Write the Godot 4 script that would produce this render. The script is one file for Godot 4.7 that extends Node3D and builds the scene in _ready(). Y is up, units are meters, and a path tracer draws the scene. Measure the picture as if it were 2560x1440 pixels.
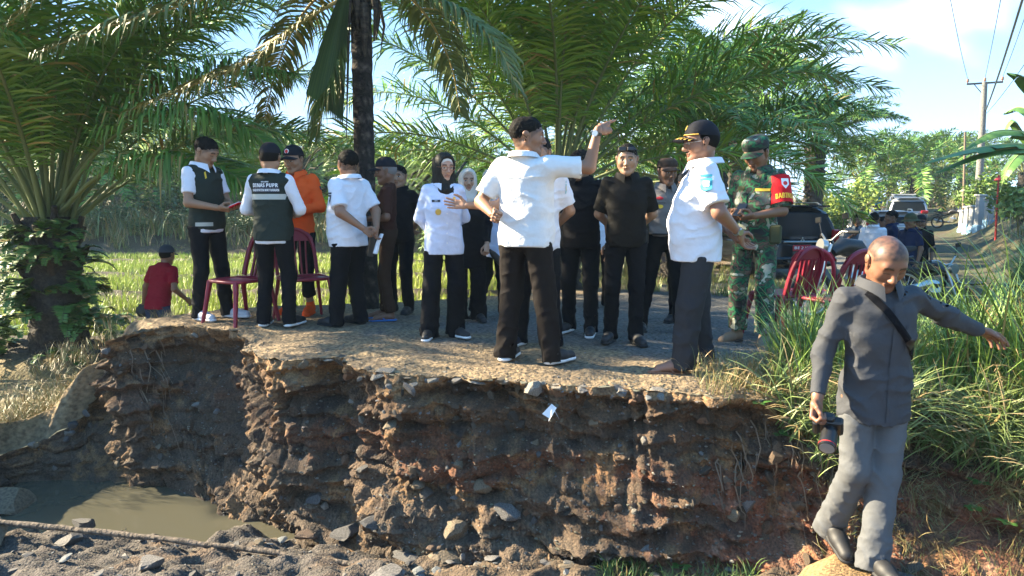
extends Node3D
# A washed-out village road: officials stand on the broken edge, paddy and oil palms behind.
# y is up, metres. The road surface at the break is y = 0 and the camera looks along -z.
const EYE := Vector3(0, 1.15, 0)
const FOC := 1800.0
const TILT := 0.12372            # radians, lens tipped down
const RU := Vector3(0.469, 0, -0.883)   # along the road, away from the camera
const RV := Vector3(0.883, 0, 0.469)    # across the road, to the right

var taken := {}
var ns := FastNoiseLite.new()
var nb := FastNoiseLite.new()
var cel := FastNoiseLite.new()
var mats := {}

func ray(px: float, py: float) -> Vector3:
	var dx := (px - 1280.0) / FOC
	var dy := (720.0 - py) / FOC
	return Vector3(dx, -sin(TILT) + dy * cos(TILT), -cos(TILT) - dy * sin(TILT))

func at(px: float, py: float, d: float) -> Vector3:
	var r := ray(px, py)
	return EYE + r * (d / -r.z)

func gp(px: float, py: float, h := 0.0) -> Vector3:
	var r := ray(px, py)
	return EYE + r * ((h - EYE.y) / r.y)

func ss(a: float, b: float, x: float) -> float:
	return smoothstep(a, b, x)

func lin(r: float, g: float, b: float) -> Color:
	return Color(r, g, b)

func numbered(called: String) -> String:
	var n: int = taken.get(called, 0)
	taken[called] = n + 1
	return called if n == 0 else "%s_%03d" % [called, n]

func thing(called: String, label: String, category: String, group := "") -> Node3D:
	var o := Node3D.new()
	o.name = numbered(called)
	add_child(o)
	tag(o, label, category, group)
	return o

func tag(o: Node, label: String, category: String, group := "") -> void:
	o.set_meta("label", label)
	o.set_meta("category", category)
	if group:
		o.set_meta("group", group)

func put(called: String, mesh: Mesh, m: Material, parent: Node = null, xf := Transform3D()) -> MeshInstance3D:
	var o := MeshInstance3D.new()
	o.mesh = mesh
	if m:
		o.material_override = m
	o.transform = xf
	if parent:
		o.name = called
		parent.add_child(o, true)
	else:
		o.name = numbered(called)
		add_child(o)
	return o

func struct(called: String, mesh: Mesh, m: Material) -> MeshInstance3D:
	var o := put(called, mesh, m)
	o.set_meta("kind", "structure")
	return o

func copy(o: Node3D, label := "") -> Node3D:
	var base := RegEx.create_from_string("_\\d{3}$").sub(String(o.name), "")
	var c: Node3D = o.duplicate()
	c.name = numbered(base)
	add_child(c)
	if label:
		c.set_meta("label", label)
	return c

# ---------- materials
func mat(key: String, c: Color, rough := 0.8, metal := 0.0) -> StandardMaterial3D:
	if mats.has(key):
		return mats[key]
	var m := StandardMaterial3D.new()
	m.resource_name = key
	m.albedo_color = c.linear_to_srgb()
	m.roughness = rough
	m.metallic = metal
	mats[key] = m
	return m

func noise_tex(freq: float, size := 512, normal := 0.0, stops := [], kind := FastNoiseLite.TYPE_SIMPLEX_SMOOTH, octaves := 4, sd := 1) -> NoiseTexture2D:
	var n := FastNoiseLite.new()
	n.noise_type = kind
	n.frequency = freq
	n.fractal_octaves = octaves
	n.seed = sd
	var t := NoiseTexture2D.new()
	t.width = size
	t.height = size
	t.seamless = true
	t.noise = n
	if normal > 0.0:
		t.as_normal_map = true
		t.bump_strength = normal
	if stops.size():
		var g := Gradient.new()
		g.offsets = PackedFloat32Array(stops[0])
		g.colors = PackedColorArray(stops[1])
		if stops.size() > 2:
			g.interpolation_mode = Gradient.GRADIENT_INTERPOLATE_CONSTANT
		t.color_ramp = g
	return t

func grey(v: float) -> Color:
	return Color(v, v, v)

# a vertex-coloured material with a grain laid over the whole of it
func grained(key: String, rough: float, tex: Texture2D, nrm: Texture2D, scale: float, nscale := 1.0, world := true) -> StandardMaterial3D:
	var m := mat(key, Color(1, 1, 1), rough)
	m.vertex_color_use_as_albedo = true
	m.uv1_triplanar = true
	m.uv1_world_triplanar = world
	m.uv1_scale = Vector3.ONE * scale
	m.albedo_texture = tex
	if nrm:
		m.normal_enabled = true
		m.normal_texture = nrm
		m.normal_scale = nscale
	return m

func cloth(key: String, c: Color, rough := 0.85, nscale := 0.3) -> StandardMaterial3D:
	if mats.has(key):
		return mats[key]
	var m := mat(key, c, rough)
	m.uv1_triplanar = true
	m.uv1_scale = Vector3.ONE * 2.2
	m.metallic_specular = 0.25
	m.albedo_texture = tx.cloth
	m.normal_enabled = true
	m.normal_texture = tx.cloth_n
	m.normal_scale = nscale
	return m

var tx := {}

# ---------- mesh collector
class MB:
	var v := PackedVector3Array()
	var n := PackedVector3Array()
	var c := PackedColorArray()
	var i := PackedInt32Array()
	var col := Color(1, 1, 1)

	func vert(p: Vector3, nn: Vector3) -> int:
		v.append(p)
		n.append(nn)
		c.append(col)
		return v.size() - 1

	func tri(a: int, b: int, d: int) -> void:
		i.append(a); i.append(b); i.append(d)

	func quad(a: int, b: int, d: int, e: int) -> void:
		i.append_array([a, b, d, a, d, e])

	func face(p: Array) -> void:      # flat polygon, fan
		var nn: Vector3 = (p[2] - p[0]).cross(p[1] - p[0]).normalized()
		var s := v.size()
		for q in p:
			vert(q, nn)
		for k in range(1, p.size() - 1):
			tri(s, s + k, s + k + 1)

	# box with chamfered look: plain box in a transform
	func box(xf: Transform3D, sz: Vector3, bev := 0.0) -> void:
		var h := sz * 0.5
		var b := minf(bev, minf(h.x, minf(h.y, h.z)) * 0.9)
		if b <= 0.0:
			for ax in 3:
				for s in [-1.0, 1.0]:
					var u := Vector3.ZERO
					var w := Vector3.ZERO
					var d := Vector3.ZERO
					d[ax] = h[ax] * s
					u[(ax + 1) % 3] = h[(ax + 1) % 3]
					w[(ax + 2) % 3] = h[(ax + 2) % 3] * s
					face([xf * (d - u - w), xf * (d - u + w), xf * (d + u + w), xf * (d + u - w)])
			return
		var corner := {}
		for sx in [-1, 1]:
			for sy in [-1, 1]:
				for sz2 in [-1, 1]:
					var sg := Vector3(sx, sy, sz2)
					for ax in 3:
						var p := Vector3.ZERO
						for k in 3:
							p[k] = sg[k] * (h[k] if k == ax else h[k] - b)
						corner[Vector4i(sx, sy, sz2, ax)] = xf * p
					face3([corner[Vector4i(sx, sy, sz2, 0)], corner[Vector4i(sx, sy, sz2, 1)], corner[Vector4i(sx, sy, sz2, 2)]], xf.basis * sg)
		for ax in 3:
			var u := (ax + 1) % 3
			var w := (ax + 2) % 3
			for s in [-1, 1]:
				var pts := []
				for q in [[-1, -1], [-1, 1], [1, 1], [1, -1]]:
					var sg := [0, 0, 0]
					sg[ax] = s
					sg[u] = q[0]
					sg[w] = q[1]
					pts.append(corner[Vector4i(sg[0], sg[1], sg[2], ax)])
				var d := Vector3.ZERO
				d[ax] = s
				face3(pts, xf.basis * d)
			for q in [[-1, -1], [-1, 1], [1, -1], [1, 1]]:
				var pts := []
				var d := Vector3.ZERO
				d[u] = q[0]
				d[w] = q[1]
				for e in [[-1, u], [1, u], [1, w], [-1, w]]:
					var sg := [0, 0, 0]
					sg[ax] = e[0]
					sg[u] = q[0]
					sg[w] = q[1]
					pts.append(corner[Vector4i(sg[0], sg[1], sg[2], e[1])])
				face3(pts, xf.basis * d)

	func face3(p: Array, out: Vector3) -> void:
		var nn: Vector3 = (p[2] - p[0]).cross(p[1] - p[0])
		if nn.dot(out) < 0.0:
			p.reverse()
		face(p)

	# tube along points with radii; sides around
	func tube(pts: Array, rad: Array, sides := 8, caps := true, flat := 1.0) -> void:
		var s0 := v.size()
		var m := pts.size()
		var up := Vector3.UP
		var t0: Vector3 = (pts[1] - pts[0]).normalized()
		if absf(t0.dot(up)) > 0.9:
			up = Vector3.RIGHT
		var side := t0.cross(up).normalized()
		for k in m:
			var t: Vector3 = (pts[mini(k + 1, m - 1)] - pts[maxi(k - 1, 0)]).normalized()
			side = (side - t * side.dot(t)).normalized()
			var w := side.cross(t)
			var r: float = rad[mini(k, rad.size() - 1)]
			for a in sides:
				var an := TAU * a / sides
				var d := side * cos(an) + w * sin(an) * flat
				vert(pts[k] + d * r, d.normalized())
		for k in m - 1:
			for a in sides:
				var p := s0 + k * sides + a
				var q := s0 + k * sides + (a + 1) % sides
				quad(p, q, q + sides, p + sides)
		if caps:
			for e in [0, m - 1]:
				var t2: Vector3 = (pts[0] - pts[1]).normalized() if e == 0 else (pts[m - 1] - pts[m - 2]).normalized()
				var s := v.size()
				for a in sides:
					vert(v[s0 + e * sides + a], t2)
				for a in range(1, sides - 1):
					tri(s, s + a, s + a + 1)

	# surface from a grid of points rows x cols, smooth normals
	func sheet(g: Array, flip := false, cols: Array = []) -> void:
		var rows := g.size()
		var cn: int = g[0].size()
		var s := v.size()
		for r in rows:
			for q in cn:
				var a: Vector3 = g[r][mini(q + 1, cn - 1)] - g[r][maxi(q - 1, 0)]
				var b: Vector3 = g[mini(r + 1, rows - 1)][q] - g[maxi(r - 1, 0)][q]
				var nn := a.cross(b).normalized()
				if cols.size():
					col = cols[r][q]
				vert(g[r][q], -nn if flip else nn)
		for r in rows - 1:
			for q in cn - 1:
				var p := s + r * cn + q
				if flip:
					quad(p, p + 1, p + cn + 1, p + cn)
				else:
					quad(p, p + cn, p + cn + 1, p + 1)

	func lathe(prof: Array, sides := 20, xf := Transform3D()) -> void:
		var g := []
		for p in prof:
			var row := []
			for a in sides + 1:
				var an := TAU * a / sides
				row.append(xf * Vector3(cos(an) * p.x, p.y, sin(an) * p.x))
			g.append(row)
		sheet(g, true)

	func add(arr: Array, xf: Transform3D, cc: PackedColorArray = PackedColorArray()) -> void:
		var s := v.size()
		var vv: PackedVector3Array = xf * (arr[0] as PackedVector3Array)
		v.append_array(vv)
		var b := Transform3D(xf.basis.orthonormalized() if xf.basis.determinant() > 0 else xf.basis, Vector3.ZERO)
		n.append_array(b * (arr[1] as PackedVector3Array))
		if cc.size():
			c.append_array(cc)
		else:
			var k := PackedColorArray()
			k.resize(vv.size())
			k.fill(col)
			c.append_array(k)
		var fl := xf.basis.determinant() < 0
		var src: PackedInt32Array = arr[2]
		var base := i.size()
		i.resize(base + src.size())
		for k in range(0, src.size(), 3):
			i[base + k] = src[k] + s
			i[base + k + 1] = src[k + (2 if fl else 1)] + s
			i[base + k + 2] = src[k + (1 if fl else 2)] + s

	func mesh(into: ArrayMesh = null) -> ArrayMesh:
		var m := into if into else ArrayMesh.new()
		if v.is_empty():
			return m
		var a := []
		a.resize(Mesh.ARRAY_MAX)
		a[Mesh.ARRAY_VERTEX] = v
		a[Mesh.ARRAY_NORMAL] = n
		a[Mesh.ARRAY_COLOR] = c
		a[Mesh.ARRAY_INDEX] = i
		m.add_surface_from_arrays(Mesh.PRIMITIVE_TRIANGLES, a)
		return m

# ---------- distance field on a grid, meshed as surface nets
class Grid:
	var o := Vector3.ZERO
	var nx := 0
	var ny := 0
	var nz := 0
	var h := 0.01
	var f := PackedFloat32Array()

	func start(lo: Vector3, hi: Vector3, cell: float) -> void:
		h = cell
		o = lo
		nx = int(ceil((hi.x - lo.x) / h)) + 1
		ny = int(ceil((hi.y - lo.y) / h)) + 1
		nz = int(ceil((hi.z - lo.z) / h)) + 1
		f.resize(nx * ny * nz)
		f.fill(0.25)

	# op: {a, b, ra, rb, k, sq, cut, mode}
	func cap(op: Dictionary) -> void:
		var g := f
		var a: Vector3 = op.a
		var b: Vector3 = op.b
		var ra: float = op.ra
		var rb: float = op.rb
		var k: float = op.get("k", 0.02)
		var sq: Vector3 = op.get("sq", Vector3.ONE)
		var flat: bool = op.get("flat", false)
		var sub: bool = op.get("sub", false)
		var pad := maxf(ra, rb) + k + 3.0 * h
		var lo := (a.min(b) - Vector3.ONE * pad - o) / h
		var hi := (a.max(b) + Vector3.ONE * pad - o) / h
		var x0 := clampi(int(lo.x), 0, nx - 1)
		var x1 := clampi(int(hi.x) + 1, 0, nx - 1)
		var y0 := clampi(int(lo.y), 0, ny - 1)
		var y1 := clampi(int(hi.y) + 1, 0, ny - 1)
		var z0 := clampi(int(lo.z), 0, nz - 1)
		var z1 := clampi(int(hi.z) + 1, 0, nz - 1)
		var ba := (b - a) * sq
		var inv := 1.0 / maxf(ba.length_squared(), 1e-9)
		var dr := rb - ra
		var end := (b - a).normalized()
		var q := 0.25 / k
		for z in range(z0, z1 + 1):
			for y in range(y0, y1 + 1):
				var idx := (z * ny + y) * nx + x0
				var p := o + Vector3(x0 * h, y * h, z * h) - a
				for x in range(x0, x1 + 1):
					var s := p * sq
					var t := clampf(s.dot(ba) * inv, 0.0, 1.0)
					var d := (s - ba * t).length() - (ra + t * dr)
					if flat:
						d = maxf(d, (p + a - b).dot(end))
					var e := g[idx]
					if sub:
						d = -d
						var m := k - absf(d - e)
						e = maxf(d, e)
						if m > 0.0:
							e += m * m * q
					else:
						var m := k - absf(d - e)
						e = minf(d, e)
						if m > 0.0:
							e -= m * m * q
					g[idx] = e
					idx += 1
					p.x += h
		f = g

	# rows: Array of [y, half width, half depth, z centre, x centre]
	func torso(op: Dictionary) -> void:
		var g := f
		var rows: Array = op.rows
		var k: float = op.get("k", 0.03)
		var q := 0.25 / k
		var r := 0
		for y in ny:
			var yy := o.y + y * h
			if yy < rows[0][0] - 0.03 or yy > rows[-1][0] + 0.03:
				continue
			while r < rows.size() - 2 and yy > rows[r + 1][0]:
				r += 1
			var t := clampf((yy - rows[r][0]) / (rows[r + 1][0] - rows[r][0]), 0.0, 1.0)
			t = t * t * (3.0 - 2.0 * t) * 0.5 + t * 0.5
			var w := lerpf(rows[r][1], rows[r + 1][1], t)
			var dd := lerpf(rows[r][2], rows[r + 1][2], t)
			var zc := lerpf(rows[r][3], rows[r + 1][3], t)
			var xc := lerpf(rows[r][4], rows[r + 1][4], t)
			var over := maxf(rows[0][0] - yy, yy - rows[-1][0])
			var mn := minf(w, dd)
			for z in nz:
				var zz := (o.z + z * h - zc) / dd
				zz = zz * zz
				var idx := (z * ny + y) * nx
				var xx := (o.x - xc) / w
				var dx := h / w
				for x in nx:
					var d := (sqrt(sqrt(xx * xx * xx * xx + 1.2 * xx * xx * zz + zz * zz)) - 1.0) * mn
					d = maxf(d, over)
					var e := g[idx]
					var m := k - absf(d - e)
					e = minf(d, e)
					if m > 0.0:
						e -= m * m * q
					g[idx] = e
					idx += 1
					xx += dx
		f = g

	func plane(op: Dictionary) -> void:
		var g := f
		var p0: Vector3 = op.p
		var nn: Vector3 = op.n
		var idx := 0
		for z in nz:
			for y in ny:
				var d := (o + Vector3(0, y * h, z * h) - p0).dot(nn)
				var st := nn.x * h
				for x in nx:
					if d > g[idx]:
						g[idx] = d
					d += st
					idx += 1
		f = g

	func ripple(wr: Dictionary) -> void:
		var g := f
		var noise: FastNoiseLite = wr.noise
		var amp: float = wr.amp
		var fr: Vector3 = wr.freq
		var off: float = wr.get("off", 0.0)
		var ylow: float = wr.get("ylow", -9.0)
		var fine: float = wr.get("fine", 0.35)
		var idx := 0
		var lim := 2.5 * h + amp
		for z in nz:
			for y in ny:
				var yy := o.y + y * h
				var am := amp * (1.0 + 0.9 * (1.0 - smoothstep(ylow, ylow + 0.32, yy)))
				for x in nx:
					if absf(g[idx]) < lim:
						var p := (o + Vector3(x * h, y * h, z * h)) * fr
						var sh := 0.55 * (p.x + p.z)
						var a := noise.get_noise_3d(p.x + off, p.y + sh, p.z)
						var b := noise.get_noise_3d(p.x * 1.7, p.y * 1.6 - sh * 1.6 + off, p.z * 1.7 + 40.0)
						var r1 := maxf(0.0, 1.0 - 2.1 * absf(a))
						var r2 := maxf(0.0, 1.0 - 2.1 * absf(b))
						g[idx] += am * (0.35 - r1 * r1 - fine * 0.9 * r2 * r2)
					idx += 1
		f = g

	func nets() -> Array:
		var g := f
		var vs := PackedVector3Array()
		var nn := PackedVector3Array()
		var ix := PackedInt32Array()
		var cells := PackedInt32Array()
		cells.resize(g.size())
		cells.fill(-1)
		var sy := nx
		var sz := nx * ny
		var lim := 2.0 * h
		for z in nz - 1:
			for y in ny - 1:
				var idx := (z * ny + y) * nx
				for x in nx - 1:
					var a := g[idx]
					if a > lim or a < -lim:
						idx += 1
						continue
					var b := g[idx + 1]
					var c := g[idx + sy]
					var d := g[idx + sy + 1]
					var e := g[idx + sz]
					var p := g[idx + sz + 1]
					var q := g[idx + sz + sy]
					var r := g[idx + sz + sy + 1]
					var neg := int(a < 0.0) + int(b < 0.0) + int(c < 0.0) + int(d < 0.0) + int(e < 0.0) + int(p < 0.0) + int(q < 0.0) + int(r < 0.0)
					if neg == 0 or neg == 8:
						idx += 1
						continue
					var s := Vector3.ZERO
					var w := 0
					if (a < 0.0) != (b < 0.0):
						s += Vector3(a / (a - b), 0, 0); w += 1
					if (c < 0.0) != (d < 0.0):
						s += Vector3(c / (c - d), 1, 0); w += 1
					if (e < 0.0) != (p < 0.0):
						s += Vector3(e / (e - p), 0, 1); w += 1
					if (q < 0.0) != (r < 0.0):
						s += Vector3(q / (q - r), 1, 1); w += 1
					if (a < 0.0) != (c < 0.0):
						s += Vector3(0, a / (a - c), 0); w += 1
					if (b < 0.0) != (d < 0.0):
						s += Vector3(1, b / (b - d), 0); w += 1
					if (e < 0.0) != (q < 0.0):
						s += Vector3(0, e / (e - q), 1); w += 1
					if (p < 0.0) != (r < 0.0):
						s += Vector3(1, p / (p - r), 1); w += 1
					if (a < 0.0) != (e < 0.0):
						s += Vector3(0, 0, a / (a - e)); w += 1
					if (b < 0.0) != (p < 0.0):
						s += Vector3(1, 0, b / (b - p)); w += 1
					if (c < 0.0) != (q < 0.0):
						s += Vector3(0, 1, c / (c - q)); w += 1
					if (d < 0.0) != (r < 0.0):
						s += Vector3(1, 1, d / (d - r)); w += 1
					s /= float(w)
					cells[idx] = vs.size()
					vs.append(o + (Vector3(x, y, z) + s) * h)
					nn.append(Vector3(b + d + p + r - a - c - e - q, c + d + q + r - a - b - e - p, e + p + q + r - a - b - c - d).normalized())
					if x > 0 and y > 0 and z > 0:
						if (a < 0.0) != (b < 0.0):
							_q(ix, cells, idx, idx - sy, idx - sy - sz, idx - sz, a < 0.0)
						if (a < 0.0) != (c < 0.0):
							_q(ix, cells, idx, idx - sz, idx - sz - 1, idx - 1, a < 0.0)
						if (a < 0.0) != (e < 0.0):
							_q(ix, cells, idx, idx - 1, idx - 1 - sy, idx - sy, a < 0.0)
					idx += 1
		return [vs, nn, ix]

	func _q(ix: PackedInt32Array, cells: PackedInt32Array, a: int, b: int, c: int, d: int, inside: bool) -> void:
		var p := cells[a]
		var q := cells[b]
		var r := cells[c]
		var s := cells[d]
		if p < 0 or q < 0 or r < 0 or s < 0:
			return
		if inside:
			ix.append(p); ix.append(r); ix.append(q); ix.append(p); ix.append(s); ix.append(r)
		else:
			ix.append(p); ix.append(q); ix.append(r); ix.append(p); ix.append(r); ix.append(s)

	func value(p: Vector3) -> float:
		var q := (p - o) / h
		var x := int(q.x)
		var y := int(q.y)
		var z := int(q.z)
		if q.x < 0 or q.y < 0 or q.z < 0 or x >= nx - 1 or y >= ny - 1 or z >= nz - 1:
			return 0.1
		var t := q - Vector3(x, y, z)
		var i := (z * ny + y) * nx + x
		var sz := nx * ny
		var a := lerpf(lerpf(f[i], f[i + 1], t.x), lerpf(f[i + nx], f[i + nx + 1], t.x), t.y)
		var b := lerpf(lerpf(f[i + sz], f[i + sz + 1], t.x), lerpf(f[i + sz + nx], f[i + sz + nx + 1], t.x), t.y)
		return lerpf(a, b, t.z)

	func hit(p: Vector3, dir: Vector3, far := 0.5) -> Vector3:
		var t := 0.0
		while t < far:
			var d := value(p + dir * t)
			if d < 0.0:
				for k in 4:
					t += value(p + dir * t)
				return p + dir * t
			t += maxf(d * 0.6, 0.003)
		return p + dir * far

class Job:
	var ops: Array
	var cell: float
	var wr: Dictionary
	var grid: Grid
	var arrays: Array

	func run() -> void:
		grid = Grid.new()
		var lo := Vector3.ONE * 1e6
		var hi := -lo
		for op in ops:
			if op.has("a") and not op.get("sub", false):
				var r := maxf(op.ra, op.rb)
				var sq: Vector3 = op.get("sq", Vector3.ONE)
				lo = lo.min((op.a as Vector3).min(op.b) - Vector3.ONE * r / sq)
				hi = hi.max((op.a as Vector3).max(op.b) + Vector3.ONE * r / sq)
			elif op.has("rows"):
				for w in op.rows:
					lo = lo.min(Vector3(w[4] - w[1], w[0], w[3] - w[2]))
					hi = hi.max(Vector3(w[4] + w[1], w[0], w[3] + w[2]))
		var pad := Vector3.ONE * (3.0 * cell + 0.01)
		grid.start(lo - pad, hi + pad, cell)
		for op in ops:
			if op.has("a"):
				grid.cap(op)
			elif op.has("rows"):
				grid.torso(op)
			elif op.has("wr"):
				grid.ripple(op.wr)
			else:
				grid.plane(op)
		arrays = grid.nets()

func C(a: Vector3, b: Vector3, ra: float, rb: float, k := 0.02, sq := Vector3.ONE, flat := false) -> Dictionary:
	return {"a": a, "b": b, "ra": ra, "rb": rb, "k": k, "sq": sq, "flat": flat}

func job(ops: Array, cell: float) -> Job:
	var j := Job.new()
	j.ops = ops
	j.cell = cell
	return j

func run_jobs(list: Array) -> void:
	var id := WorkerThreadPool.add_group_task(func(k): list[k].run(), list.size(), -1, true)
	WorkerThreadPool.wait_for_group_task_completion(id)

func arr_mesh(a: Array) -> ArrayMesh:
	var b := MB.new()
	b.add(a, Transform3D())
	return b.mesh()

# ---------- camera, sky, sun
func lens_and_light() -> void:
	var cam := Camera3D.new()
	cam.name = "view"
	cam.position = EYE
	cam.rotation.x = -TILT
	cam.fov = rad_to_deg(2.0 * atan(720.0 / FOC))
	cam.far = 600.0
	add_child(cam)
	cam.current = true
	var env := Environment.new()
	env.background_mode = Environment.BG_SKY
	var sky := Sky.new()
	var pm := ProceduralSkyMaterial.new()
	pm.sky_top_color = Color(0.06, 0.19, 0.40).linear_to_srgb()
	pm.sky_horizon_color = Color(0.34, 0.46, 0.58).linear_to_srgb()
	pm.sky_curve = 0.13
	pm.sky_energy_multiplier = 1.0
	pm.ground_bottom_color = Color(0.16, 0.15, 0.10).linear_to_srgb()
	pm.ground_horizon_color = Color(0.45, 0.5, 0.5).linear_to_srgb()
	pm.sun_angle_max = 75.0
	pm.sun_curve = 0.12
	pm.sky_cover = clouds()
	pm.sky_cover_modulate = Color(1, 1, 1, 1)
	sky.sky_material = pm
	env.sky = sky
	env.background_energy_multiplier = 0.76
	env.tonemap_mode = Environment.TONE_MAPPER_LINEAR
	env.tonemap_exposure = 5.3
	env.sdfgi_enabled = true
	env.ssao_enabled = true
	env.ssil_enabled = true
	env.fog_enabled = true
	env.fog_density = 0.0007
	env.fog_light_color = Color(0.75, 0.85, 0.9)
	var we := WorldEnvironment.new()
	we.name = "environment"
	we.environment = env
	add_child(we)
	var sun := DirectionalLight3D.new()
	sun.name = "sun"
	sun.light_energy = 1.6
	sun.light_color = Color(1.0, 0.93, 0.80)
	sun.light_angular_distance = 0.6
	sun.shadow_enabled = true
	add_child(sun)
	var to := Vector3(-0.95, 0.0, -0.27).normalized() * cos(deg_to_rad(29.0)) + Vector3.UP * sin(deg_to_rad(29.0))
	sun.look_at_from_position(to * 50.0, Vector3.ZERO)

# thin high cloud, drawn out along the wind, over the whole dome
func clouds() -> ImageTexture:
	var w := 1024
	var h := 512
	var im := Image.create(w, h, false, Image.FORMAT_RGBA8)
	var n := FastNoiseLite.new()
	n.seed = 11
	n.frequency = 1.0
	n.fractal_octaves = 5
	n.fractal_gain = 0.55
	for y in h / 2:
		var el := PI * (0.5 - (y + 0.5) / h)
		for x in w:
			var az := TAU * (x + 0.5) / w
			var dir := Vector3(sin(az) * cos(el), sin(el), cos(az) * cos(el))
			var q := dir / (dir.y + 0.22)
			var a := n.get_noise_3d(q.x * 0.75 + q.z * 0.5, q.z * 2.2 - q.x * 1.2, 3.0)
			var b := n.get_noise_3d(q.x * 0.35, q.z * 0.5, 17.0)
			var k := clampf((a * 0.8 + b * 0.9 - 0.02) * 1.7, 0.0, 1.0)
			k = k * k * (3.0 - 2.0 * k)
			im.set_pixel(x, y, Color(1, 1, 1, k * 0.30))
	return ImageTexture.create_from_image(im)

func textures() -> void:
	ns.seed = 5
	ns.noise_type = FastNoiseLite.TYPE_SIMPLEX_SMOOTH
	ns.frequency = 1.0
	ns.fractal_octaves = 4
	nb.seed = 9
	nb.noise_type = FastNoiseLite.TYPE_SIMPLEX_SMOOTH
	nb.frequency = 1.0
	nb.fractal_octaves = 2
	cel.seed = 3
	cel.noise_type = FastNoiseLite.TYPE_CELLULAR
	cel.frequency = 1.0
	cel.fractal_type = FastNoiseLite.FRACTAL_NONE
	cel.cellular_return_type = FastNoiseLite.RETURN_DISTANCE
	cel.cellular_jitter = 1.0
	tx.dirt = noise_tex(0.03, 512, 0.0, [[0.0, 0.35, 0.55, 0.75, 1.0], [grey(0.42), grey(0.68), grey(0.85), grey(0.95), grey(1.0)]], FastNoiseLite.TYPE_SIMPLEX_SMOOTH, 6, 2)
	tx.dirt_n = noise_tex(0.035, 512, 9.0, [], FastNoiseLite.TYPE_SIMPLEX_SMOOTH, 6, 4)
	tx.cloth = noise_tex(0.012, 512, 0.0, [[0.0, 1.0], [grey(0.95), grey(1.0)]], FastNoiseLite.TYPE_SIMPLEX_SMOOTH, 5, 6)
	tx.cloth_n = noise_tex(0.018, 512, 7.0, [], FastNoiseLite.TYPE_SIMPLEX_SMOOTH, 5, 7)
	tx.camo = noise_tex(0.014, 512, 0.0, [[0.0, 0.36, 0.47, 0.55, 0.66, 0.74], [Color(0.10, 0.11, 0.11), Color(0.08, 0.40, 0.24), Color(0.12, 0.12, 0.12), Color(0.40, 0.30, 0.25), Color(0.06, 0.33, 0.20), Color(0.75, 0.74, 0.66)], 1], FastNoiseLite.TYPE_SIMPLEX_SMOOTH, 3, 21)
	tx.bark = noise_tex(0.02, 512, 0.0, [[0.0, 0.4, 0.6, 1.0], [grey(0.4), grey(0.65), grey(0.85), grey(1.0)]], FastNoiseLite.TYPE_SIMPLEX_SMOOTH, 6, 12)
	grained("road_dirt", 0.95, tx.dirt, tx.dirt_n, 1.3, 1.0)
	grained("cliff_earth", 0.95, tx.dirt, tx.dirt_n, 2.9, 2.2)
	grained("rock", 0.9, tx.dirt, tx.dirt_n, 2.7, 0.7, false)
	grained("bark", 0.95, tx.bark, tx.dirt_n, 1.6, 1.2)
	var lf := mat("palm_leaf", Color(1, 1, 1), 0.55)
	lf.vertex_color_use_as_albedo = true
	lf.backlight = Color(0.9, 1.0, 0.3)
	var gl := mat("grass_blade", Color(1, 1, 1), 0.5)
	gl.vertex_color_use_as_albedo = true
	gl.backlight = Color(0.8, 0.85, 0.3)
	var rl := mat("rice_blade", Color(1, 1, 1), 0.5)
	rl.vertex_color_use_as_albedo = true
	rl.backlight = Color(0.9, 0.95, 0.35)
	var bl := mat("tree_leaf", Color(1, 1, 1), 0.5)
	bl.vertex_color_use_as_albedo = true
	bl.backlight = Color(0.75, 0.85, 0.3)
	var st := mat("stem", Color(1, 1, 1), 0.7)
	st.vertex_color_use_as_albedo = true
	var wt := mat("muddy_water", Color(0.078, 0.074, 0.052), 0.06)
	wt.normal_enabled = true
	wt.uv1_triplanar = true
	wt.uv1_world_triplanar = true
	wt.uv1_scale = Vector3.ONE * 0.5
	wt.normal_texture = noise_tex(0.012, 512, 1.2, [], FastNoiseLite.TYPE_SIMPLEX_SMOOTH, 3, 31)
	wt.normal_scale = 0.12
	var sk := mat("skin", Color(1, 1, 1), 0.5)
	sk.vertex_color_use_as_albedo = true
	sk.subsurf_scatter_enabled = true
	sk.subsurf_scatter_strength = 0.08

# ---------- the ground behind the break, the broken face and the gap in front
# lip of the break and foot of the face: [lip px, lip py, lip height, foot px, foot py, foot height]
var LIP := [
	[-1300, 1500, -1.10, -1100, 1600, -1.35], [-500, 1330, -1.08, -430, 1400, -1.35], [-120, 1190, -1.04, -90, 1262, -1.33], [30, 1128, -1.0, 70, 1214, -1.33], [140, 1085, -0.92, 160, 1217, -1.33],
	[235, 1015, -0.74, 235, 1220, -1.33], [262, 925, -0.36, 320, 1224, -1.33], [276, 850, -0.03, 420, 1236, -1.33], [420, 818, 0.0, 520, 1262, -1.33],
	[585, 830, 0.0, 600, 1312, -1.33], [622, 876, 0.0, 675, 1348, -1.33], [700, 904, 0.0, 740, 1368, -1.28], [835, 896, 0.0, 880, 1385, -1.2],
	[900, 926, 0.0, 1000, 1412, -1.18], [1100, 944, 0.0, 1150, 1424, -1.15], [1300, 957, 0.0, 1350, 1452, -1.15], [1550, 972, -0.01, 1600, 1470, -1.1],
	[1800, 990, -0.02, 1850, 1482, -1.05], [2000, 1012, -0.06, 2080, 1500, -1.0], [2200, 1022, -0.08, 2260, 1500, -0.95], [2450, 1050, -0.12, 2560, 1520, -0.95],
	[2800, 1120, -0.15, 2950, 1560, -0.95], [3600, 1300, -0.2, 3800, 1700, -0.9]]
var lip_p: Array[Vector3] = []
var foot_p: Array[Vector3] = []
var lip_len: Array[float] = []
const FIELD_Y := -1.0
const WATER_Y := -1.30
const PADDY_Y := -0.965

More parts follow.
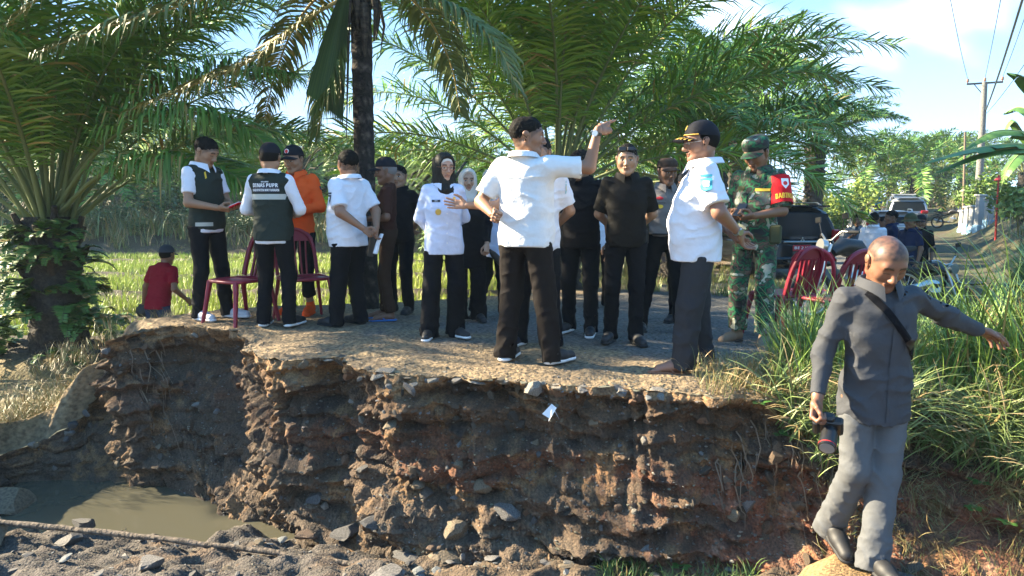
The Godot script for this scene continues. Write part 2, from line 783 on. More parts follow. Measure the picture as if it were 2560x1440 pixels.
func lip_setup() -> void:
	var tot := 0.0
	for r in LIP:
		lip_p.append(gp(r[0], r[1], r[2]))
		foot_p.append(gp(r[3], r[4], r[5]))
		if lip_p.size() > 1:
			tot += lip_p[-1].distance_to(lip_p[-2])
		lip_len.append(tot)

func along(arr: Array[Vector3], s: float) -> Vector3:
	var k := 0
	while k < lip_len.size() - 2 and s > lip_len[k + 1]:
		k += 1
	var t := (s - lip_len[k]) / (lip_len[k + 1] - lip_len[k])
	var p0 := arr[maxi(k - 1, 0)]
	var p3 := arr[mini(k + 2, arr.size() - 1)]
	return arr[k].cubic_interpolate(arr[k + 1], p0, p3, t)

func lip_at(s: float) -> Vector3:
	var p := along(lip_p, s)
	var j := ns.get_noise_2d(s * 3.0, 7.0) * 0.10 + ns.get_noise_2d(s * 11.0, 17.0) * 0.045
	return p - RU * j + Vector3(0, nb.get_noise_2d(s * 9.0, 3.0) * 0.012, 0)

func road_y(b: float) -> float:
	if b < 17.0:
		return -0.06 * maxf(0.0, b - 4.5) * ss(4.5, 7.0, b)
	if b < 44.0:
		return lerpf(-0.75, -0.55, ss(22.0, 44.0, b))
	return lerpf(-0.55, 0.7, clampf((b - 44.0) / 30.0, 0.0, 1.0))

func road_left(b: float) -> float:
	return lerpf(-6.35, -5.0, ss(3.5, 11.0, b))

func ground_y(x: float, z: float) -> float:
	var a := x * RV.x + z * RV.z
	var b := x * RU.x + z * RU.z
	var d := -z
	# low land: paddy, canal, bank, far hill
	var low := FIELD_Y
	low += 0.10 * ss(9.4, 10.2, d) * (1.0 - ss(10.6, 11.2, d)) * ss(-4.0, -5.5, x)
	for e in [[15.6, -99.0, -1.0], [19.7, -99.0, 99.0], [24.0, -99.0, 99.0], [12.6, -8.0, 99.0]]:
		var dd: float = e[0] + 0.35 * sin(x * 0.35 + e[0])
		if x > e[1] and x < e[2] + 20.0:
			low += 0.17 * exp(-pow((d - dd) / 0.22, 2.0))
	low += ss(26.8, 28.2, d) * 0.75 + maxf(0.0, d - 28.0) * 0.075
	var canal := ss(8.0, 8.7, d) * (1.0 - ss(9.7, 10.3, d)) * (1.0 - ss(-4.9, -4.3, x))
	low -= canal * 0.5
	var bank := (1.0 - ss(7.6, 8.5, d)) * (1.0 - ss(-4.2, -3.4, x))
	low += bank * 0.17
	# palm mound
	var pm := Vector2(x + 6.45, d - 10.1).length()
	low = maxf(low, lerpf(-0.98, -1.6, ss(0.7, 1.7, pm)))
	# embankment of the road; land level with the road farther on
	var ry := road_y(b)
	var lft := road_left(b)
	var e2 := 1.0 - ss(0.0, lerpf(0.45, 1.1, ss(4.4, 6.5, b)) + maxf(0.0, b - 14.0) * 0.9, lft - a)
	var y := lerpf(low, ry, e2)
	# verge and yard on the right
	var r := a + 0.6
	if r > 0.0:
		y += -0.10 * ss(0.0, 1.2, r) * (1.0 - ss(8.0, 14.0, b)) + 0.0
		y = lerpf(y, 0.60 + 0.12 * nb.get_noise_2d(x * 0.2, z * 0.2), ss(2.6, 5.2, r + 0.5 * nb.get_noise_2d(x * 0.5, z * 0.5)) * ss(9.0, 20.0, b))
	y += 0.016 * ns.get_noise_2d(x * 2.2, z * 2.2) + 0.007 * ns.get_noise_2d(x * 9.0, z * 9.0)
	return y

func ground_col(x: float, z: float, y: float) -> Color:
	var a := x * RV.x + z * RV.z
	var b := x * RU.x + z * RU.z
	var d := -z
	var n1 := ns.get_noise_2d(x * 1.3, z * 1.3)
	var n2 := ns.get_noise_2d(x * 6.0, z * 6.0)
	var gravel := lin(0.37, 0.265, 0.145).lerp(lin(0.24, 0.175, 0.105), clampf(0.5 + n1 + 0.6 * n2, 0, 1))
	var tar := lin(0.19, 0.18, 0.16).lerp(lin(0.13, 0.125, 0.115), clampf(0.5 + n2 * 1.2, 0, 1))
	var mud := lin(0.115, 0.09, 0.055).lerp(lin(0.075, 0.06, 0.04), clampf(0.5 + n1, 0, 1))
	var straw := lin(0.29, 0.215, 0.095).lerp(lin(0.12, 0.11, 0.05), clampf(0.45 + n1 * 1.6 + n2 * 0.7, 0, 1))
	var wild := lin(0.085, 0.10, 0.035).lerp(lin(0.13, 0.10, 0.05), clampf(0.5 + n1 * 1.5, 0, 1))
	var c := gravel
	var onroad := ss(-4.6, -3.8, a + 0.5 * n1) * (1.0 - ss(-0.9, -0.2, a + 0.4 * n1))
	c = c.lerp(tar, onroad * ss(4.7, 5.6, b + 0.8 * n1))
	var lft := road_left(b)
	var off := ss(0.0, 0.8, lft - a + 0.25 * n1)
	var low := mud
	if d < 9.6 and x < -3.2:
		low = straw
	if d > 27.0:
		low = lin(0.10, 0.065, 0.035).lerp(wild, clampf(0.4 + n1 * 1.4, 0, 1))
	c = c.lerp(low, off)
	c = c.lerp(wild, ss(-0.6, 0.3, a + 0.4 * n1))
	c = c.lerp(wild, ss(-6.2, -5.5, -a - 11.0) * 0.0)
	return c

func build_ground() -> void:
	var b := MB.new()
	var smax: float = lip_len[-1]
	var svals := []
	var s := 0.0
	while s < smax:
		svals.append(s)
		var p := along(lip_p, s)
		s += 0.035 if (p.x > -4.6 and p.x < 3.2) else 0.12
	svals.append(smax)
	var ws := [0.0]
	var st := 0.022
	while ws[-1] < 150.0:
		ws.append(ws[-1] + st)
		st = minf(st * 1.028, 3.0)
	var cn := ws.size()
	var pos := PackedVector3Array()
	for k in svals.size():
		var sv: float = svals[k]
		var l := lip_at(sv)
		var f := sv / smax
		var fan := lerpf(-1.05, 0.95, ss(0.0, 1.0, f))
		var p0 := along(lip_p, sv)
		var ang := lerpf(-1.2, 0.49, ss(-6.2, -3.4, p0.x)) + lerpf(0.0, 0.55, ss(1.5, 5.0, p0.x))
		var dir := Vector3(sin(ang), 0, -cos(ang))
		for w in ws:
			var p: Vector3 = l + dir * w
			var g := ground_y(p.x, p.z)
			p.y = lerpf(l.y, g, ss(0.0, 0.45, w))
			if w < 0.5:
				p.y += (0.026 * ns.get_noise_2d(p.x * 7.0, p.z * 7.0) + 0.014 * ns.get_noise_2d(p.x * 21.0, p.z * 21.0)) * (1.0 - 1.6 * w)
			pos.append(p)
			b.col = ground_col(p.x, p.z, p.y)
			b.vert(p, Vector3.UP)
	var rn := svals.size()
	for r in rn:
		for q in cn:
			var dx := pos[r * cn + mini(q + 1, cn - 1)] - pos[r * cn + maxi(q - 1, 0)]
			var dy := pos[mini(r + 1, rn - 1) * cn + q] - pos[maxi(r - 1, 0) * cn + q]
			b.n[r * cn + q] = dy.cross(dx).normalized()
	for r in rn - 1:
		for q in cn - 1:
			var p := r * cn + q
			b.quad(p, p + 1, p + cn + 1, p + cn)
	struct("ground", b.mesh(), mats.road_dirt)

func face_out(s: float) -> Vector3:
	var t := (along(lip_p, minf(s + 0.3, lip_len[-1])) - along(lip_p, maxf(s - 0.3, 0.0)))
	t.y = 0
	return Vector3(-t.z, 0, t.x).normalized() * -1.0 if Vector3(-t.z, 0, t.x).dot(RU) > 0 else Vector3(-t.z, 0, t.x).normalized()

func face_point(s: float, t: float) -> Vector3:
	var l := lip_at(s)
	var f := along(foot_p, s)
	var n := face_out(s)
	var p := l.lerp(f, pow(t, 1.5))
	var hgt := l.y - f.y
	p.y = lerpf(l.y, f.y, t)
	var y := p.y
	var env := ss(0.0, 0.07, t)
	var warp := ns.get_noise_2d(s * 0.9, y * 1.2) * 0.3
	# layers stand proud or are washed back
	var lay := ns.get_noise_2d(s * 0.55 + 3.0, y * 7.0 + warp * 3.0)
	var disp := 0.20 * lay * lay * signf(lay) + 0.05 * lay
	disp += 0.20 * ns.get_noise_3d(s * 1.1, y * 1.4, 2.0)
	disp += 0.16 * absf(ns.get_noise_3d(s * 2.6, y * 1.7, 9.0)) - 0.05
	var c1 := cel.get_noise_3d(s * 5.0, y * 6.5, 4.0)
	var rough := ss(-0.15, 0.3, ns.get_noise_3d(s * 0.8, y * 1.3, 40.0))
	disp -= lerpf(0.018, 0.085, rough) * (c1 + 0.55)
	var c2 := cel.get_noise_3d(s * 13.0, y * 15.0, 8.0)
	disp -= lerpf(0.008, 0.034, rough) * (c2 + 0.5)
	disp += 0.030 * ns.get_noise_3d(s * 9.0, y * 9.0, 5.0)
	disp += 0.016 * ns.get_noise_3d(s * 27.0, y * 27.0, 1.0)
	disp -= 0.12 * ss(0.04, 0.12, t) * (1.0 - ss(0.2, 0.5, t)) * (0.5 + nb.get_noise_2d(s * 1.3, 5.0))
	p += n * disp * env * clampf(hgt / 0.8, 0.3, 1.0)
	p.y += 0.02 * ns.get_noise_3d(s * 12.0, y * 12.0, 33.0) * env
	return p

func face_col(s: float, t: float, p: Vector3) -> Color:
	var y := p.y
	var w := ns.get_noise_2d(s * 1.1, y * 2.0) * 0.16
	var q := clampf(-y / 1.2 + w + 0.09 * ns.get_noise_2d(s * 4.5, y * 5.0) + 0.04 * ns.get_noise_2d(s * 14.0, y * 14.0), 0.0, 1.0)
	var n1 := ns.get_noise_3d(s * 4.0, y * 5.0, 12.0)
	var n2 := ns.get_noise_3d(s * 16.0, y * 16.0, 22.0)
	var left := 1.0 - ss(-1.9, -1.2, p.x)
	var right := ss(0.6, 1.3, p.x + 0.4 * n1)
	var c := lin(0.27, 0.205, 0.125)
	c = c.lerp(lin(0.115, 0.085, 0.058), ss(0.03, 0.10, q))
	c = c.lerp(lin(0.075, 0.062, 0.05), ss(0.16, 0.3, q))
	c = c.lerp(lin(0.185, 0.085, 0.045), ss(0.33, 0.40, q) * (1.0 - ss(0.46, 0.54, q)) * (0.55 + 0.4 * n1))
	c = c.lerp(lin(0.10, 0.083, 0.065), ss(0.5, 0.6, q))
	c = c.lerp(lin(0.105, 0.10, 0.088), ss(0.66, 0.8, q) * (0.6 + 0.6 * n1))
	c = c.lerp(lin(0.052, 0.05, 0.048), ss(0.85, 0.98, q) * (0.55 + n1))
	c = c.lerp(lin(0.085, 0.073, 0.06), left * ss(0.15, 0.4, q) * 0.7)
	c = c.lerp(lin(0.21, 0.10, 0.065), right * ss(0.36, 0.5, q) * (1.0 - ss(0.72, 0.82, q)) * clampf(0.75 + n1, 0.0, 1.0))
	c = c.lerp(lin(0.27, 0.22, 0.19), right * ss(0.2, 0.45, n1 + n2 * 0.4) * ss(0.5, 0.6, q) * 0.6)
	c = c.lerp(lin(0.24, 0.17, 0.09), ss(0.12, 0.4, ns.get_noise_3d(s * 2.3, y * 3.1, 77.0) + 0.3 * n2) * 0.6)
	c = c.lerp(lin(0.035, 0.032, 0.03), ss(0.22, 0.45, ns.get_noise_3d(s * 2.7, y * 6.0, 55.0) + 0.25 * n2) * 0.8)
	return c * Color(1.55, 1.22, 0.95) * (1.0 + 0.35 * n2)

var face_node: MeshInstance3D

func build_face() -> void:
	var b := MB.new()
	var smax: float = lip_len[-1]
	var svals := []
	var s := 0.0
	while s < smax:
		svals.append(s)
		var p := along(lip_p, s)
		s += 0.0135 if (p.x > -4.7 and p.x < 2.9) else 0.06
	svals.append(smax)
	var rows := 112
	var pos := PackedVector3Array()
	for k in svals.size():
		for r in rows + 1:
			var t := 1.06 * pow(float(r) / rows, 1.08)
			var p := face_point(svals[k], t)
			pos.append(p)
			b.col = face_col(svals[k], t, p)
			b.vert(p, Vector3.UP)
	var rn := svals.size()
	var cn := rows + 1
	for r in rn:
		for q in cn:
			var dx := pos[r * cn + mini(q + 1, cn - 1)] - pos[r * cn + maxi(q - 1, 0)]
			var dy := pos[mini(r + 1, rn - 1) * cn + q] - pos[maxi(r - 1, 0) * cn + q]
			b.n[r * cn + q] = dx.cross(dy).normalized()
	for r in rn - 1:
		for q in cn - 1:
			var p := r * cn + q
			b.quad(p, p + cn, p + cn + 1, p + 1)
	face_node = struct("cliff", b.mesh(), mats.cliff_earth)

# floor of the gap: rubble that rises towards the camera, and the pool bed
func floor_y(x: float, z: float) -> float:
	var d := -z
	var shore := 4.95 + 0.25 * ns.get_noise_2d(x * 1.1, 4.0) - 0.55 * ss(-1.9, -1.1, x) * 0.0
	var near := lerpf(-0.5, -1.02, ss(0.5, 3.9, d))
	near = lerpf(near, -1.24, ss(3.9, shore, d))
	var pool := 1.0 - ss(-1.85, -1.25, x + 0.12 * ns.get_noise_2d(z * 2.0, 9.0))
	var y := lerpf(near, -1.75, ss(shore - 0.1, shore + 0.5, d) * pool)
	y += 0.10 * ss(0.6, 2.0, x) * ss(2.0, 3.5, d)
	y += 0.10 * ns.get_noise_2d(x * 1.6, z * 1.6) + 0.05 * ns.get_noise_2d(x * 5.0, z * 5.0) + 0.02 * ns.get_noise_2d(x * 15.0, z * 15.0)
	return y

func build_floor() -> void:
	var b := MB.new()
	var g := []
	var cc := []
	var z := 1.5
	while z > -7.6:
		var row := []
		var cr := []
		var x := -9.0
		while x < 6.0:
			row.append(Vector3(x, floor_y(x, z), z))
			var n1 := ns.get_noise_2d(x * 3.0 + 50.0, z * 3.0)
			var n2 := ns.get_noise_2d(x * 12.0, z * 12.0 + 30.0)
			var c := lin(0.15, 0.128, 0.108).lerp(lin(0.085, 0.072, 0.06), clampf(0.5 + n1 + n2, 0, 1))
			c = c.lerp(lin(0.19, 0.12, 0.07), ss(0.1, 0.5, ns.get_noise_2d(x * 1.3, z * 1.3 + 9.0)) * 0.7)
			c = c.lerp(lin(0.15, 0.105, 0.065) * (1.0 + n2), ss(-0.95, -0.45, x + 0.3 * n1))
			cr.append(c)
			x += 0.035 if (x > -4.2 and x < 2.8) else 0.12
		g.append(row)
		cc.append(cr)
		z -= 0.035 if z < -2.6 else 0.12
	b.sheet(g, false, cc)
	struct("rubble_ground", b.mesh(), mats.cliff_earth)

func water_sheet(called: String, pts: Array, y: float, m: Material) -> void:
	var b := MB.new()
	var p := []
	for q in pts:
		p.append(Vector3(q.x, y, q.y))
	b.face3(p, Vector3.UP)
	struct(called, b.mesh(), m)

# ---------- stones
var rock_meshes := []

func make_rocks() -> void:
	var rng := RandomNumberGenerator.new()
	rng.seed = 44
	for k in 9:
		var sp := SphereMesh.new()
		sp.radial_segments = 10
		sp.rings = 6
		sp.radius = 1.0
		sp.height = 2.0
		var a := sp.get_mesh_arrays()
		var v: PackedVector3Array = a[Mesh.ARRAY_VERTEX]
		var planes := []
		for q in 15 + k % 4:
			var d := Vector3(rng.randfn(), rng.randfn(), rng.randfn()).normalized()
			planes.append([d, rng.randf_range(0.42, 0.8)])
		var sc := Vector3(1.0, rng.randf_range(0.45, 0.85), rng.randf_range(0.6, 1.0))
		for i in v.size():
			var p := v[i]
			for pl in planes:
				var e: float = p.dot(pl[0]) - pl[1]
				if e > 0.0:
					p -= pl[0] * e
			v[i] = p * sc
		var st := SurfaceTool.new()
		st.begin(Mesh.PRIMITIVE_TRIANGLES)
		st.set_smooth_group(-1)
		var ix: PackedInt32Array = a[Mesh.ARRAY_INDEX]
		for i in ix:
			st.set_smooth_group(-1)
			st.add_vertex(v[i])
		st.generate_normals()
		rock_meshes.append(st.commit())

func rock_mat(k: int) -> StandardMaterial3D:
	var cols := [lin(0.16, 0.15, 0.14), lin(0.24, 0.22, 0.19), lin(0.10, 0.095, 0.09), lin(0.21, 0.16, 0.10), lin(0.20, 0.215, 0.215), lin(0.15, 0.095, 0.06), lin(0.30, 0.265, 0.21)]
	var key := "stone_%d" % (k % cols.size())
	if mats.has(key):
		return mats[key]
	var m := mat(key, cols[k % cols.size()], 0.85)
	m.uv1_triplanar = true
	m.uv1_scale = Vector3.ONE * 0.6
	m.albedo_texture = tx.dirt
	m.normal_enabled = true
	m.normal_texture = tx.dirt_n
	m.normal_scale = 0.8
	return m

func stone(parent: Node, p: Vector3, sz: float, rng: RandomNumberGenerator, mk := -1, flat := 1.0) -> MeshInstance3D:
	var b := Basis.from_euler(Vector3(rng.randf() * TAU, rng.randf() * TAU, rng.randf() * TAU) * (1.0 if flat == 1.0 else Vector3(0.12, 1, 0.12).length() * 0.0 + 1.0))
	if flat < 1.0:
		b = Basis.from_euler(Vector3(rng.randf_range(-0.3, 0.3), rng.randf() * TAU, rng.randf_range(-0.3, 0.3))) * Basis.from_scale(Vector3(1, flat, 1))
	return put("stone", rock_meshes[rng.randi() % rock_meshes.size()], rock_mat(mk if mk >= 0 else rng.randi() % 7), parent, Transform3D(b.scaled(Vector3.ONE * sz), p))

func build_stones() -> void:
	var rng := RandomNumberGenerator.new()
	rng.seed = 7
	var smax: float = lip_len[-1]
	# in the face
	var n := 0
	while n < 210:
		var s := rng.randf() * smax
		var l := along(lip_p, s)
		if l.x < -4.4 or l.x > 2.4:
			continue
		var t := rng.randf_range(0.02, 1.0)
		if l.x < -1.9 and rng.randf() < 0.6:
			continue
		if rng.randf() < 0.25:
			t = rng.randf_range(0.0, 0.07)
		var p := face_point(s, t)
		var sz := 0.014 + 0.05 * pow(rng.randf(), 2.6)
		stone(face_node, p + face_out(s) * sz * 0.15, sz, rng)
		n += 1
	# clods and boulders that stand out of the face and lie at its foot
	for q in [[990, 1060, 0.075, 3], [1490, 1068, 0.055, 3], [1010, 1230, 0.10, 3], [880, 1190, 0.07, 2], [830, 1120, 0.05, 2], [1040, 960, 0.05, 6], [1110, 965, 0.045, 4], [1610, 1110, 0.05, 1], [1840, 1200, 0.04, 4], [1330, 975, 0.09, 6], [1250, 940, 0.05, 3], [1060, 1395, 0.17, 3], [960, 1385, 0.13, 2], [1180, 1415, 0.12, 3], [900, 1300, 0.11, 2], [820, 1345, 0.14, 2], [740, 1330, 0.10, 5], [1100, 1330, 0.12, 3], [1310, 1420, 0.10, 3], [1180, 1240, 0.09, 3], [1240, 1290, 0.12, 0], [760, 1260, 0.10, 2]]:
		var s := px_on_lip(q[0])
		var l := lip_at(s)
		var f := along(foot_p, s)
		var lo := px_of(f).y
		var hi := px_of(l).y
		var t := clampf((q[1] - hi) / (lo - hi), 0.0, 1.0)
		stone(face_node, face_point(s, t) + face_out(s) * 0.02, q[2], rng, q[3], 0.8)
	# hard clods of earth broken loose but still in place
	var earth := [lin(0.17, 0.115, 0.07), lin(0.12, 0.085, 0.055), lin(0.22, 0.12, 0.065), lin(0.15, 0.125, 0.095), lin(0.09, 0.07, 0.05)]
	var em := []
	for k in earth.size():
		var m := mat("earth_%d" % k, earth[k], 0.95)
		m.uv1_triplanar = true
		m.uv1_scale = Vector3.ONE * 0.8
		m.albedo_texture = tx.dirt
		m.normal_enabled = true
		m.normal_texture = tx.dirt_n
		m.normal_scale = 1.4
		em.append(m)
	n = 0
	while n < 280:
		var s := px_on_lip(rng.randf_range(280.0, 2240.0))
		var t := rng.randf_range(0.02, 1.0)
		if ns.get_noise_3d(s * 0.9, t * 1.6, 61.0) < -0.08:
			continue
		var sz := 0.022 + 0.065 * pow(rng.randf(), 2.0)
		var c := stone(face_node, face_point(s, t) - face_out(s) * sz * 0.25, sz, rng)
		c.name = "clod"
		c.material_override = em[2 if t > 0.3 and t < 0.5 and rng.randf() < 0.5 else rng.randi() % 5]
		n += 1
	# broken slabs of the old surface along the lip
	for px in [960, 1010, 1075, 1130, 1190, 1262, 1338, 1395, 1470, 1545, 1640, 700, 800]:
		var s := px_on_lip(px + rng.randf_range(-12, 12))
		var st := stone(face_node, lip_at(s) + RU * 0.03 + Vector3(0, -0.015, 0), rng.randf_range(0.06, 0.13), rng, [6, 3, 1][rng.randi() % 3], 0.4)
		st.name = "slab"
	# rubble in front
	var bank := get_node("rubble_ground")
	n = 0
	while n < 300:
		var x := rng.randf_range(-3.3, 0.4)
		var z := rng.randf_range(-5.05, -3.35)
		if n % 5 == 0:
			x = rng.randf_range(-0.6, 2.4)
			z = rng.randf_range(-4.4, -3.4)
		var p := Vector3(x, floor_y(x, z), z)
		if p.y < WATER_Y - 0.03:
			continue
		var sz := 0.014 + 0.055 * pow(rng.randf(), 2.2)
		stone(bank, p + Vector3(0, sz * 0.2, 0), sz, rng, -1 if rng.randf() < 0.6 else [1, 4, 0][rng.randi() % 3], 0.55)
		n += 1
	for q in [[20, 1240, 4.75, 0.26, 3], [180, 1330, 4.6, 0.13, 0], [215, 1290, 4.7, 0.12, 2], [-40, 1330, 4.5, 0.2, 3], [960, 1428, 4.05, 0.17, 0], [370, 1390, 4.5, 0.11, 0], [590, 1345, 4.85, 0.07, 0], [620, 1245, 5.3, 0.06, 6]]:
		var p := on_floor(q[0], q[1] + 30) + Vector3(0, q[3] * 0.25, 0)
		stone(bank, p, q[3], rng, q[4], 0.8 if q[1] < 1400 else 0.45)
	# loose grit, past counting
	grit("rubble_gravel", 5200, func(r): return Vector3(r.randf_range(-4.2, 2.6), 0, r.randf_range(-5.1, -3.2)), func(x, z): return floor_y(x, z), 0.004, 0.014, "grey and brown gravel strewn over the rubble in the gap", 3)
	grit("cliff_gravel", 7000, func(r):
		var s := px_on_lip(r.randf_range(300.0, 2250.0))
		return face_point(s, pow(r.randf(), 0.8)), func(_x, _z): return 1e9, 0.004, 0.020, "small stones set in the face of the broken bank", 8)
	grit("road_gravel", 7000, func(r):
		var s := px_on_lip(r.randf_range(280.0, 2050.0))
		return lip_at(s) + RU * pow(r.randf(), 1.7) * 3.2, func(x, z): return ground_y(x, z) + 0.0, 0.003, 0.015, "tan gravel scattered along the broken road edge", 5)

func grit(called: String, count: int, where: Callable, height: Callable, lo: float, hi: float, label: String, sd: int) -> void:
	var rng := RandomNumberGenerator.new()
	rng.seed = sd
	var mm := MultiMesh.new()
	mm.transform_format = MultiMesh.TRANSFORM_3D
	mm.use_colors = true
	mm.mesh = rock_meshes[1]
	mm.instance_count = count
	for k in count:
		var p: Vector3 = where.call(rng)
		var gy: float = height.call(p.x, p.z)
		if gy < 1e8:
			p.y = gy
		var sz := lo + (hi - lo) * pow(rng.randf(), 3.0)
		mm.set_instance_transform(k, Transform3D(Basis.from_euler(Vector3(rng.randf_range(-0.5, 0.5), rng.randf() * TAU, rng.randf_range(-0.5, 0.5))).scaled(Vector3(sz, sz * 0.6, sz)), p + Vector3(0, sz * 0.15, 0)))
		var g := rng.randf_range(0.11, 0.30)
		mm.set_instance_color(k, Color(g * rng.randf_range(1.0, 1.2), g, g * rng.randf_range(0.65, 0.95)))
	var o := MultiMeshInstance3D.new()
	o.multimesh = mm
	o.material_override = mats.rock
	o.name = numbered(called)
	add_child(o)
	o.set_meta("kind", "stuff")
	o.set_meta("label", label)
	o.set_meta("category", "gravel")

func px_of(p: Vector3) -> Vector2:
	var q := p - EYE
	var f := Vector3(0, -sin(TILT), -cos(TILT))
	var u := Vector3(0, cos(TILT), -sin(TILT))
	var d := q.dot(f)
	return Vector2(1280.0 + FOC * q.x / d, 720.0 - FOC * q.dot(u) / d)

func px_on_lip(px: float) -> float:
	for k in LIP.size() - 1:
		if px >= LIP[k][0] and px <= LIP[k + 1][0]:
			var t: float = (px - LIP[k][0]) / (LIP[k + 1][0] - LIP[k][0])
			return lerpf(lip_len[k], lip_len[k + 1], t)
	return 0.0

func build_terrain() -> void:
	lip_setup()
	build_ground()
	build_face()
	build_floor()
	water_sheet("pool_water", [Vector2(-9, -4.2), Vector2(-1.2, -4.2), Vector2(-1.2, -5.6), Vector2(-2.5, -6.6), Vector2(-9, -6.6)], WATER_Y, mats.muddy_water)
	water_sheet("canal_water", [Vector2(-25, -7.9), Vector2(-4.3, -7.9), Vector2(-4.3, -10.4), Vector2(-25, -10.4)], WATER_Y + 0.02, mats.muddy_water)
	water_sheet("paddy_water", [Vector2(-45, -10.4), Vector2(6, -10.4), Vector2(14, -27.6), Vector2(-45, -27.6)], PADDY_Y, mats.muddy_water)
	make_rocks()
	build_stones()

# ---------- palms
func curve_pts(pts: Array, n: int) -> Array:
	var out := []
	var m := pts.size()
	for k in n + 1:
		var u := float(k) / n * (m - 1)
		var i := mini(int(u), m - 2)
		var p: Vector3 = pts[i]
		out.append(p.cubic_interpolate(pts[i + 1], pts[maxi(i - 1, 0)], pts[mini(i + 2, m - 1)], u - i))
	return out

# one compound leaf: the rachis as surface 0, the leaflets as surface 1
func frond(pts: Array, o: Dictionary, rng: RandomNumberGenerator) -> ArrayMesh:
	var cp := curve_pts(pts, 18)
	var rad := []
	var r0: float = o.get("r0", 0.045)
	for k in 19:
		rad.append(lerpf(r0, 0.006, pow(k / 18.0, 0.6)))
	var rb := MB.new()
	rb.col = o.get("rib", lin(0.13, 0.16, 0.055))
	rb.tube(cp, rad, 5, false, 0.7)
	var am := rb.mesh()
	var b := MB.new()
	var n: int = o.get("n", 90)
	var t0: float = o.get("start", 0.2)
	var lmax: float = o.get("len", 0.8)
	var wid: float = o.get("wid", 0.04)
	var droop: float = o.get("droop", 0.35)
	var plume: float = o.get("plume", 0.5)
	var sweep: float = o.get("sweep", 0.75)
	var c0: Color = o.get("col", lin(0.062, 0.17, 0.020))
	var c1: Color = o.get("col2", lin(0.165, 0.28, 0.030))
	var dry: float = o.get("dry", 0.03)
	var segs: int = o.get("segs", 3)
	for k in n:
		var t := t0 + (1.0 - t0) * (k + rng.randf() * 0.6) / n
		var u := t * 18.0
		var i := mini(int(u), 17)
		var p: Vector3 = cp[i].lerp(cp[i + 1], u - i)
		var tg: Vector3 = (cp[i + 1] - cp[i]).normalized()
		var sd := tg.cross(Vector3.UP)
		sd = sd.normalized() if sd.length() > 0.05 else Vector3.RIGHT
		var nm := sd.cross(tg)
		var q := (t - t0) / (1.0 - t0)
		var prof := (0.45 + 0.55 * ss(0.0, 0.3, q)) * (1.0 - 0.62 * ss(0.55, 1.0, q))
		for side in [-1.0, 1.0]:
			if rng.randf() < 0.06:
				continue
			var L: float = lmax * prof * (rng.randf_range(0.8, 1.08) if rng.randf() < 0.93 else rng.randf_range(0.35, 0.7))
			var kink := 1.0 if rng.randf() < 0.85 else rng.randf_range(1.5, 3.5)
			var lift := rng.randf_range(-plume, plume) + 0.25
			var dir: Vector3 = (sd * side + tg * (sweep * (0.6 + 0.8 * q)) + nm * lift).normalized()
			var wv := tg.cross(dir).cross(dir).normalized() * wid * (0.55 + 0.45 * prof)
			if rng.randf() < 0.5:
				wv = wv.rotated(dir, rng.randf_range(-0.7, 0.7))
			var c := c0.lerp(c1, clampf(rng.randf() * 0.7 + 0.25 * rng.randfn(), 0.0, 1.0))
			if rng.randf() < dry:
				c = lin(0.30, 0.22, 0.06)
			b.col = c
			var s := b.v.size()
			var pp := p
			var dd := dir
			var nn := dir.cross(wv).normalized()
			if nn.y < 0:
				nn = -nn
			var flip := dir.cross(wv).y > 0
			for e in segs:
				var w = wv * [0.45, 1.0, 0.75, 0.5][e]
				var n2 := dd.cross(wv).normalized() * (1.0 if flip else -1.0)
				b.vert(pp - w * 0.5, n2)
				b.vert(pp + w * 0.5, n2)
				pp += dd * L / segs
				dd = (dd + Vector3(0, -droop * (0.5 + e) * kink, 0) + Vector3(rng.randf_range(-0.14, 0.14), rng.randf_range(-0.06, 0.06), rng.randf_range(-0.14, 0.14))).normalized()
			var n3 := dd.cross(wv).normalized() * (1.0 if flip else -1.0)
			if rng.randf() < 0.35:
				b.col = c.lerp(lin(0.22, 0.15, 0.06), 0.6)
			b.vert(pp, n3)
			for e in segs - 1:
				var a := s + e * 2
				if flip:
					b.quad(a, a + 1, a + 3, a + 2)
				else:
					b.quad(a, a + 2, a + 3, a + 1)
			var la := s + (segs - 1) * 2
			if flip:
				b.tri(la, la + 1, la + 2)
			else:
				b.tri(la, la + 2, la + 1)
	b.mesh(am)
	am.surface_set_material(0, mats.stem)
	am.surface_set_material(1, mats.palm_leaf)
	return am

# a natural arc: leaves the crown at an elevation and bends over under its weight
func arc(start: Vector3, az: float, elev: float, length: float, bend: float, twist := 0.0) -> Array:
	var out := []
	var p := start
	var m := 7
	var e := elev
	for k in m:
		out.append(p)
		var a := az + twist * k / m
		p += Vector3(sin(a) * cos(e), sin(e), cos(a) * cos(e)) * length / (m - 1)
		e -= bend / (m - 1) * (0.5 + 1.0 * k / (m - 1))
	return out

